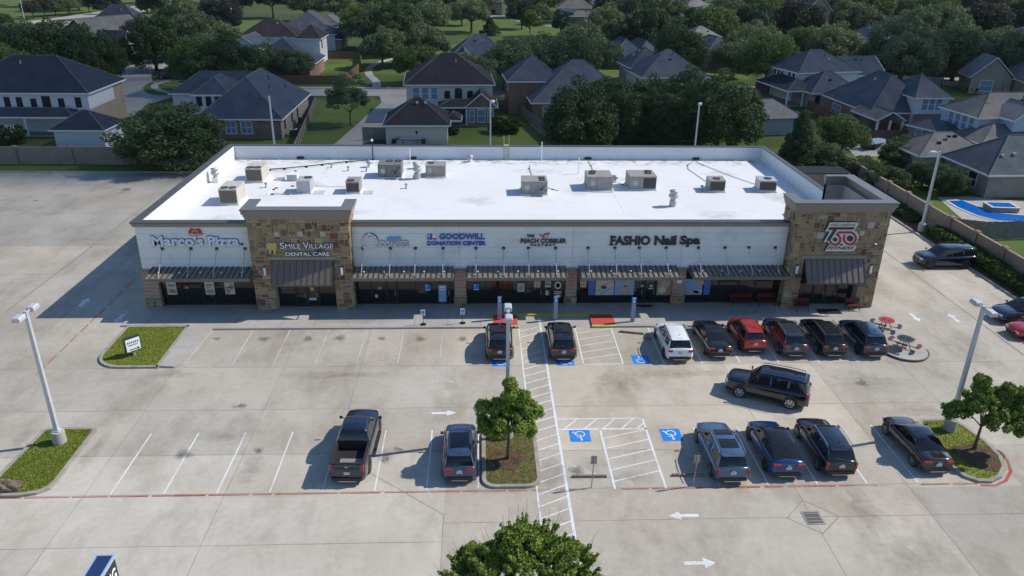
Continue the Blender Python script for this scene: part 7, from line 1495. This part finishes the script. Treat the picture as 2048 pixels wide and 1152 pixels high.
T(981, 50, 48, 'cone', "dense dark small tree above the blue grey hip roof", hs=.6); T(1060, 40, 42, 'lime', "yellow green young tree in the park", hs=1.1); T(923, 22, 55, 'oak', "tree standing on the park lawn near the back street"); T(1044, 22, 60, 'plum', "dark tree behind the yellow green young tree"); T(1084, 24, 48, 'oak', "green tree right of the yellow green young tree"); T(1122, 42, 50, 'pine', "dark blue green tree left of the far brick wing house", hs=.9); T(1218, 35, 60, 'plum', "dark leaning tree right of the far brick wing house"); T(1250, 60, 62, 'lime', "yellow green tree at the end of the park lawn", hs=.8)
T(1290, 40, 80, 'oak', "green tree left of the brown pyramid roof"); T(1388, 52, 70, 'pine', "dark tree right of the brown pyramid roof, yellowish top"); T(1425, 58, 70, 'olive', "mid green tree right of the dark yellow topped tree"); T(1475, 42, 80, 'oak', "pale green spreading tree above the tan gable roof"); T(1355, 102, 75, 'olive', "round tree between the two blue grey roofs", hs=.85)
T(1500, 82, 110, 'oak', "large tree in front of the long blue grey roof"); T(1470, 110, 90, 'oak', "tree hiding the tan gable house entry"); T(1545, 92, 80, 'oak', "tree left of the black roofed house among trees"); T(1610, 82, 90, 'olive', "round tree in front of the black roofed house"); T(1670, 85, 90, 'olive', "tree between the black roofed house and the blue roof")
T(1815, 88, 150, 'oak', "broad spreading tree with pale limbs, upper right"); T(1750, 118, 90, 'dark', "dark tree behind the white two storey porch house"); T(1800, 135, 60, 'olive', "low tree by the peak of the large slate roof"); T(1905, 95, 100, 'dark', "big dark tree across the side street"); T(1985, 88, 100, 'oak', "pale green tree left of the far right brick house"); T(1945, 105, 70, 'plum', "shadowy tree over the side street lawn"); T(1995, 25, 40, 'rust', "rusty half bare tree near the top right corner")
T(55, 112, 140, 'dark', "dark tree behind the white house at the left edge, left one"); T(140, 108, 130, 'dark', "dark tree behind the white house, middle one"); T(206, 112, 100, 'dark', "dark tree behind the white house, right one by the street"); T(10, 98, 110, 'dark', "dark tree at the left edge above the white house"); T(95, 78, 90, 'dark', "dark tree between the white house and the brown edged roof")
T(272, 66, 66, 'plum', "dark plum leaved tree at the street corner"); T(338, 50, 88, 'dark', "dark tree over the parked street vehicle"); T(418, 146, 92, 'dark', "dark tree above the blue roofed brick house, left"); T(460, 125, 120, 'dark', "dark tree above the blue roofed brick house, right"); T(408, 98, 90, 'oak', "tree right of the street bend"); T(512, 115, 90, 'oak', "tree in front of the far blue roofed brick house"); T(440, 82, 100, 'oak', "green tree left of the black roofed white house")
T(62, 14, 42, 'plum', "dark tree on the verge by the pale avenue, left of the group", hs=.9); T(85, 8, 45, 'plum', "dark tree in the middle of the avenue verge group", hs=.9); T(108, 10, 45, 'oak', "green tree in the avenue verge group", hs=.9); T(135, 8, 45, 'oak', "tree at right of the avenue verge group", hs=.9); T(10, 38, 40, 'dark', "small round tree on the grass at the far left edge", hs=.7); T(175, 5, 35, 'oak', "slim tree near the far brick house on the avenue", hs=1.1); T(200, 12, 30, 'plum', "small dark tree beside the avenue lamp", hs=.9)
T(70, 58, 50, 'dark', "low dark bushes at the near side of the avenue", hs=.5); T(292, 6, 45, 'dark', "dark low tree left of the blue roofed houses by the avenue", hs=.8)
plantn = 0
t = T(18, 268, 60, 'shrub', "bush with white flowers behind the brick wall at the left edge", hs=1.0, name="flowering_bush", cat="bush")
fl = leaf_mesh("blossom", [(0, 0, 3.6, 4.6, 4.6, 3.6)], 130, .55, 3, leafs['flower'], asp=1.); o = bpy.data.objects.new("blossom", fl); COL.objects.link(o); o.parent = t
for px, py, w_, lab in ((1965, 167, 40, "clipped dark shrub by the tan gable house entry"), (1945, 178, 26, "small shrub left of the clipped shrub at the gable house"), (905, 262, 26, "low shrub by the garage corner"), (1010, 250, 60, "low shrubs behind the stepped fence"), (790, 278, 30, "small plant at the foot of the cream garage wall")): T(px, py, w_, 'shrub', lab, "low shrubs round the houses", hs=.8, name="shrub", cat="shrub")
# small pollarded stump tree
b = MB(); c = G(1881, 178, 0); b.tube((c.x, c.y, 0), (c.x, c.y, 2.6), .18, .14); [b.tube((c.x, c.y, 2.5), (c.x+.7*math.cos(a), c.y+.7*math.sin(a), 3.5), .08, .03, 5) for a in (0, 1.3, 2.6, 3.9, 5.2)]; tag(b.build("pruned_tree", bark, None), "bare pruned tree on the bright verge by the side street", "tree")
# palm
c = G(1668, 38, 0); t = thing("palm_tree", "tall thin palm before the steep brown roof, top right", "palm tree", (c.x, c.y, 0)); b = MB(); b.tube((0, 0, 0), (.2, 0, 9.5), .28, .2, 8); b.build("trunk", bark, t, world=False); b = MB()
for k in range(26):
    a = k*2.4; el = 1.1-.075*k; P = [(0, 0, 9.5)]
    for q in range(1, 6): d = q*.42; P.append((math.cos(a)*math.cos(el)*d, math.sin(a)*math.cos(el)*d, 9.5+math.sin(el)*d-.09*q*q))
    for p0, p1 in zip(P, P[1:]): b.add([(p0[0]-.18*math.sin(a), p0[1]+.18*math.cos(a), p0[2]), (p1[0]-.2*math.sin(a), p1[1]+.2*math.cos(a), p1[2]-.05), p1, p0, (p0[0]+.18*math.sin(a), p0[1]-.18*math.cos(a), p0[2]), (p1[0]+.2*math.sin(a), p1[1]-.2*math.cos(a), p1[2]-.05)], ((0, 1, 2, 3), (3, 2, 5, 4)))
b.build("crown", leafs['pine'], t, world=False)
# the rest of the canopy, each tree its own
EXC = [(-40, -30, 365, 76), (95, 50, 235, 96), (455, 8, 725, 135), (480, 70, 612, 165), (858, 24, 1215, 90), (1200, 68, 1345, 130), (1296, 8, 1372, 80), (1366, 0, 1425, 44), (1362, 62, 1500, 128), (1330, 40, 1400, 90), (1545, 52, 1640, 96), (1690, 48, 1765, 118), (1865, 52, 1970, 88), (1612, 6, 1694, 52), (1732, 10, 1812, 46), (1562, -10, 1632, 30), (1550, 96, 1760, 300), (1760, 124, 2100, 300), (945, -10, 1035, 34), (650, 60, 890, 150), (895, 60, 1000, 135), (1100, -8, 1215, 60), (340, 120, 1560, 300), (2010, 55, 2100, 100), (0, 96, 345, 300)]
rsx = random.Random(77); placed = []
KL = (('oak', "pale green"), ('oak', "pale green"), ('dark', "dark green"), ('olive', "mid green"), ('oak', "pale green"), ('plum', "dusky"))
cand = []
for _ in range(5200):
    px, py = rsx.uniform(-30, 2080), rsx.uniform(-42, 140)**1.0; cand.append((px, py))
for px, py in cand:
    if any(a <= px <= c_ and b_ <= py <= d for a, b_, c_, d in EXC) and not (py < -6): continue
    w_ = 1550*11.5/(25.8*.85/math.sin(math.radians(4.6+(py+20)/27.)))
    if any(abs(px-qx) < .62*(w_+qw)/2 and abs(py-qy) < .30*(w_+qw)/2 for qx, qy, qw in placed): continue
    placed.append((px, py, w_))
for px, py, w_ in placed[:215]:
    k, nm = rsx.choice(KL); zone = "upper left" if px < 620 else ("upper centre" if px < 1240 else "upper right"); row = "top edge" if py < 12 else ("far band" if py < 50 else "near band")
    T(px, py, w_*rsx.uniform(.85, 1.15), k, f"{nm} tree in the dense canopy, {zone}, {row}", f"canopy trees, {zone}, {row}, {nm}")

# ---- hedges and shrubs by the right wall
def hedge(label, x0, x1, y0, y1, h, n, seed):
    n = int(n*2.2); t = thing("hedge", label, "hedge", ((x0+x1)/2, (y0+y1)/2, .08)); cl = []; rg = random.Random(seed); y = y0
    while y < y1:
        for x in (x0+.4, (x0+x1)/2, x1-.4): cl.append((x-t.location.x, y-t.location.y, h*.5+rg.uniform(-.1, .1), .55, .5, h*.5*rg.uniform(.85, 1.15)))
        y += .55
    me = leaf_mesh("foliage", cl, n, .2, seed, leafs['hedge']); o = bpy.data.objects.new("foliage", me); COL.objects.link(o); o.parent = t
    b = MB()
    for c in cl[::3]: b.tube((c[0], c[1], 0), (c[0], c[1], h*.5), .03, n=5)
    b.build("stems", bark, t, world=False)
hedge("dark leafy hedge strip along the far part of the right brick wall", 44.7, 46.0, 75.5, 93, .8, 9000, 1); hedge("clipped hedge beside the single lamp post", 44.6, 46.0, 61.2, 71.6, 1.1, 10000, 2); hedge("hedge behind the boxy black vehicle", 44.6, 46.0, 49.7, 60.9, 1.0, 10000, 3); hedge("hedge strip at the right edge of the photo", 44.6, 46.0, 39, 49.4, 1.0, 9500, 4)

# ---- the three trees in the car park
def hero(label, x, y, cl, n, leaf, mt, seed, th, tr, asp=1.4, up=.3, jit=.7):
    t = thing("parking_lot_tree", label, "tree", (x, y, .1), 0); me = leaf_mesh("crown", cl, n, leaf, seed, leafs[mt], jit=jit, asp=asp, up=up); o = bpy.data.objects.new("crown", me); COL.objects.link(o); o.parent = t
    tm = trunk_mesh("trunk", th, tr, cl, seed, 14); o = bpy.data.objects.new("trunk", tm); COL.objects.link(o); o.parent = t; return t
rg = random.Random(31)
def lobes(spec_, sub, rs_):
    out = []
    for (x, y, z, r) in spec_:
        for _ in range(sub):
            a, e = rg.uniform(0, 6.28), rg.uniform(-.6, 1.5); out.append((x+r*.75*math.cos(a)*math.cos(e), y+r*.75*math.sin(a)*math.cos(e), z+r*.7*math.sin(e), rs_*rg.uniform(.7, 1.3), rs_*rg.uniform(.7, 1.3), rs_*rg.uniform(.6, 1.1)))
    return out
hero("small bright green tree on the middle island, in front of a lamp post", 1.5, 35.2, lobes([(0, 0, 2.5, 1.0), (-.5, -.2, 2.9, .75), (.6, -.1, 2.8, .75), (-1.0, .2, 2.6, .7), (1.0, 0, 2.5, .65), (-1.35, 0, 3.3, .4), (.2, .1, 3.4, .8), (.95, 0, 3.3, .5), (1.45, 0, 2.95, .35), (-.5, 0, 3.3, .6), (.1, 0, 4.2, .45), (.0, 0, 4.75, .25), (.75, 0, 3.95, .3), (-.6, -.6, 2.4, .6), (.5, -.7, 2.3, .6), (0, .9, 2.8, .6), (1.0, -.2, 1.95, .4), (-.9, -.2, 1.95, .35), (-1.3, -.1, 2.3, .4)], 11, .26), 34000, .09, 'bright', 61, 4.2, .085)
hero("green tree with open limbs on the right island by the brown sedan", 27.95, 35.5, lobes([(0, 0, 2.8, 1.0), (-1.4, .0, 2.7, .6), (-1.9, .2, 2.4, .4), (1.2, 0, 2.9, .8), (2.0, 0, 2.8, .6), (-.5, 0, 3.7, .55), (-.6, .1, 4.4, .28), (.9, 0, 3.8, .45), (1.7, 0, 3.5, .45), (2.5, .1, 3.1, .22), (.3, -.9, 2.4, .7), (1.4, -.7, 2.0, .55), (0, .9, 2.9, .8), (-.9, -.3, 3.2, .5), (1.9, -.3, 2.0, .35), (.9, .4, 3.2, .7)], 11, .27), 36000, .095, 'bright', 62, 4.0, .09)
cl = lobes([(0, 0, 3.2, 1.9), (-1.7, 0, 2.5, 1.2), (1.6, 0, 2.5, 1.3), (2.45, .2, 2.35, .75), (-2.3, .1, 2.9, .45), (-.1, .5, 4.4, .95), (.95, .3, 4.1, .8), (-.9, .4, 3.7, .9), (0, -1.3, 2.6, 1.4), (-1.3, -1.0, 2.3, 1.1), (1.3, -1.1, 2.3, 1.2), (.2, 1.4, 3.2, 1.3), (-1.5, 1.0, 3.0, .9), (1.6, 1.0, 3.1, .9), (2.0, -.6, 2.4, .8), (-2.2, -.5, 2.0, .7)], 52, .19)
cl = [(x*1.16, y*1.15, z+.6, a*1.15, b_*1.15, c*1.2) for x, y, z, a, b_, c in cl]
for k in range(70):       # upright sprays that break the outline
    a = rg.uniform(0, 6.28); e = rg.uniform(.1, 1.3); x, y, z = 2.9*math.cos(a)*math.cos(e), 2.5*math.sin(a)*math.cos(e), 3.35+2.25*math.sin(e); m_ = rg.randint(2, 5)
    for q in range(m_): cl.append((x+.08*q*math.cos(a), y+.08*q*math.sin(a), z+.09*q, .085-.01*q, .085-.01*q, .08))
t = hero("leafy green treetop cut off by the bottom edge of the photo", 1.55, 22.25, cl, 120000, .08, 'front', 63, 4.2, .12, asp=1.9, up=.2, jit=.9)
b = MB()
for c in cl[::4]:
    p = Vector(c[:3]); d = Vector((p.x, p.y, (p.z-2.2)*1.2)).normalized()+Vector((rg.uniform(-.4, .4), rg.uniform(-.4, .4), .5)); b.tube(p-d*.6, p+d*rg.uniform(.3, .55), .012, .004, 4)
b.build("twigs", plain("reddish_twig", (.13, .08, .06), .9), t, world=False)
# mulch rings on the islands
for x, y, r, nm in ((1.5, 35.15, .95, 0), (27.9, 34.8, 1.35, 1)):
    b = MB(); pts = []
    for k in range(22): a = 2*math.pi*k/22; q = r*(1+.12*math.sin(3*a)+.07*math.sin(5*a+1)); pts.append((x+q*math.cos(a), y+q*.95*math.sin(a)))
    b.prism(ccw(pts), .11, .135); struct(b.build("mulch_bed", mulchmat), "structure")
# grass blades on the islands, one mass per island
def tufts(name, poly, n, m, seed, h=.07):
    rg_ = np.random.default_rng(seed); xs = [p[0] for p in poly]; ys_ = [p[1] for p in poly]; P = []
    while len(P) < n:
        x, y = rg_.uniform(min(xs), max(xs)), rg_.uniform(min(ys_), max(ys_)); c = False; j = len(poly)-1
        for i in range(len(poly)):
            if (ys_[i] > y) != (ys_[j] > y) and x < (xs[j]-xs[i])*(y-ys_[i])/(ys_[j]-ys_[i])+xs[i]: c = not c
            j = i
        if c: P.append((x, y))
    b = MB()
    for x, y in P: a = rg_.uniform(0, 6.28); w_ = .02; hh = h*rg_.uniform(.5, 1.3); b.add([(x-w_*math.cos(a), y-w_*math.sin(a), .118), (x+w_*math.cos(a), y+w_*math.sin(a), .118), (x+rg_.uniform(-.03, .03), y+rg_.uniform(-.03, .03), .118+hh)], ((0, 1, 2),))
    o = b.build(name, m); tag(o, "short green grass on a kerbed island", "grass", kind="stuff")
tm_ = leaf_mat("grass_blades", (.11, .15, .02), (.19, .235, .035), .2)
tufts("grass", inset(ccw(I4), .25), 9000, tm_, 1); tufts("grass", inset(ccw([(-22.3, 38.75), (-24.9, 38.75), (-25.15, 38.5), (-25.35, 34.5), (-25.3, 33.4), (-25.0, 32.8), (-24.3, 32.62), (-23.4, 32.62), (-22.6, 32.8), (-22.1, 33.2), (-22.0, 33.9), (-22.05, 38.5)]), .25), 9000, tm_, 2)
tufts("grass", inset(ccw(I1), .25), 5000, leaf_mat("dry_grass_blades", (.09, .10, .03), (.2, .19, .07), .15), 3, .05); tufts("grass", inset(ccw(I3), .25), 5000, tm_, 4, .05)
# fallen leaves and litter on the mulch
# ---------------------------------------------------------------- fair weather clouds, above and to the right, that shade the houses
cm_, cnt, cb_ = _base("cloud_vapour"); cb_.inputs["Base Color"].default_value = (.9, .9, .9, 1); cb_.inputs["Roughness"].default_value = 1.; cb_.inputs["Specular IOR Level"].default_value = 0.
_n = _noise(cnt, _geo(cnt), .012, 5, .6); cnt.links.new(_math(cnt, 'MULTIPLY', _ramp(cnt, _n, .30, .58), .52), cb_.inputs["Alpha"])
def cloud(cx, cy, rx, ry, hgt, seed, tilt=0.):
    """a flat cumulus whose shadow falls round (cx, cy)"""
    z0 = 620.; ox, oy = cx+SUN.x/SUN.z*z0, cy+SUN.y/SUN.z*z0; b = MB(); n, m = 40, 12; rg_ = random.Random(seed); ph = [rg_.uniform(0, 6.28) for _ in range(6)]
    rows = []
    for j in range(m+1):
        th = math.pi*j/m; row = []
        for i in range(n):
            a = 2*math.pi*i/n; k = 1+.10*math.sin(3*a+ph[0])+.07*math.sin(5*a+ph[1])+.05*math.sin(9*a+ph[2]); x = rx*math.sin(th)*math.cos(a)*k; y = ry*math.sin(th)*math.sin(a)*k
            z = hgt*math.cos(th)*(1 if th < math.pi/2 else .25)*(1+.2*math.sin(4*a+ph[3])*math.sin(th)); row.append((ox+x*math.cos(tilt)-y*math.sin(tilt), oy+x*math.sin(tilt)+y*math.cos(tilt), z0+z))
        rows.append(row)
    b.add([p for r in rows for p in r], [(j*n+i, (j+1)*n+i, (j+1)*n+(i+1) % n, j*n+(i+1) % n) for j in range(m) for i in range(n)]); o = b.build("cloud", cm_, None, smooth=True); struct(o)
cloud(-5, 137, 150, 40, 14, 1, .05); cloud(-95, 205, 70, 42, 14, 2, .2); cloud(120, 140, 70, 34, 12, 3, .1)
# ---------------------------------------------------------------- thin summer haze over the whole place
hm = bpy.data.materials.new("summer_haze"); hm.use_nodes = True; hn = hm.node_tree; hn.nodes.remove(hn.nodes["Principled BSDF"]); pv = hn.nodes.new("ShaderNodeVolumePrincipled")
pv.inputs["Color"].default_value = (.86, .92, 1., 1); pv.inputs["Density"].default_value = .00004; hn.links.new(pv.outputs[0], hn.nodes["Material Output"].inputs["Volume"])
b = MB(); b.box(-420, 520, -80, 620, -1.1, 32); hz = b.build("haze", hm); tag(hz, "thin pale haze in the air", None, kind="stuff"); hz.display_type = 'WIRE'
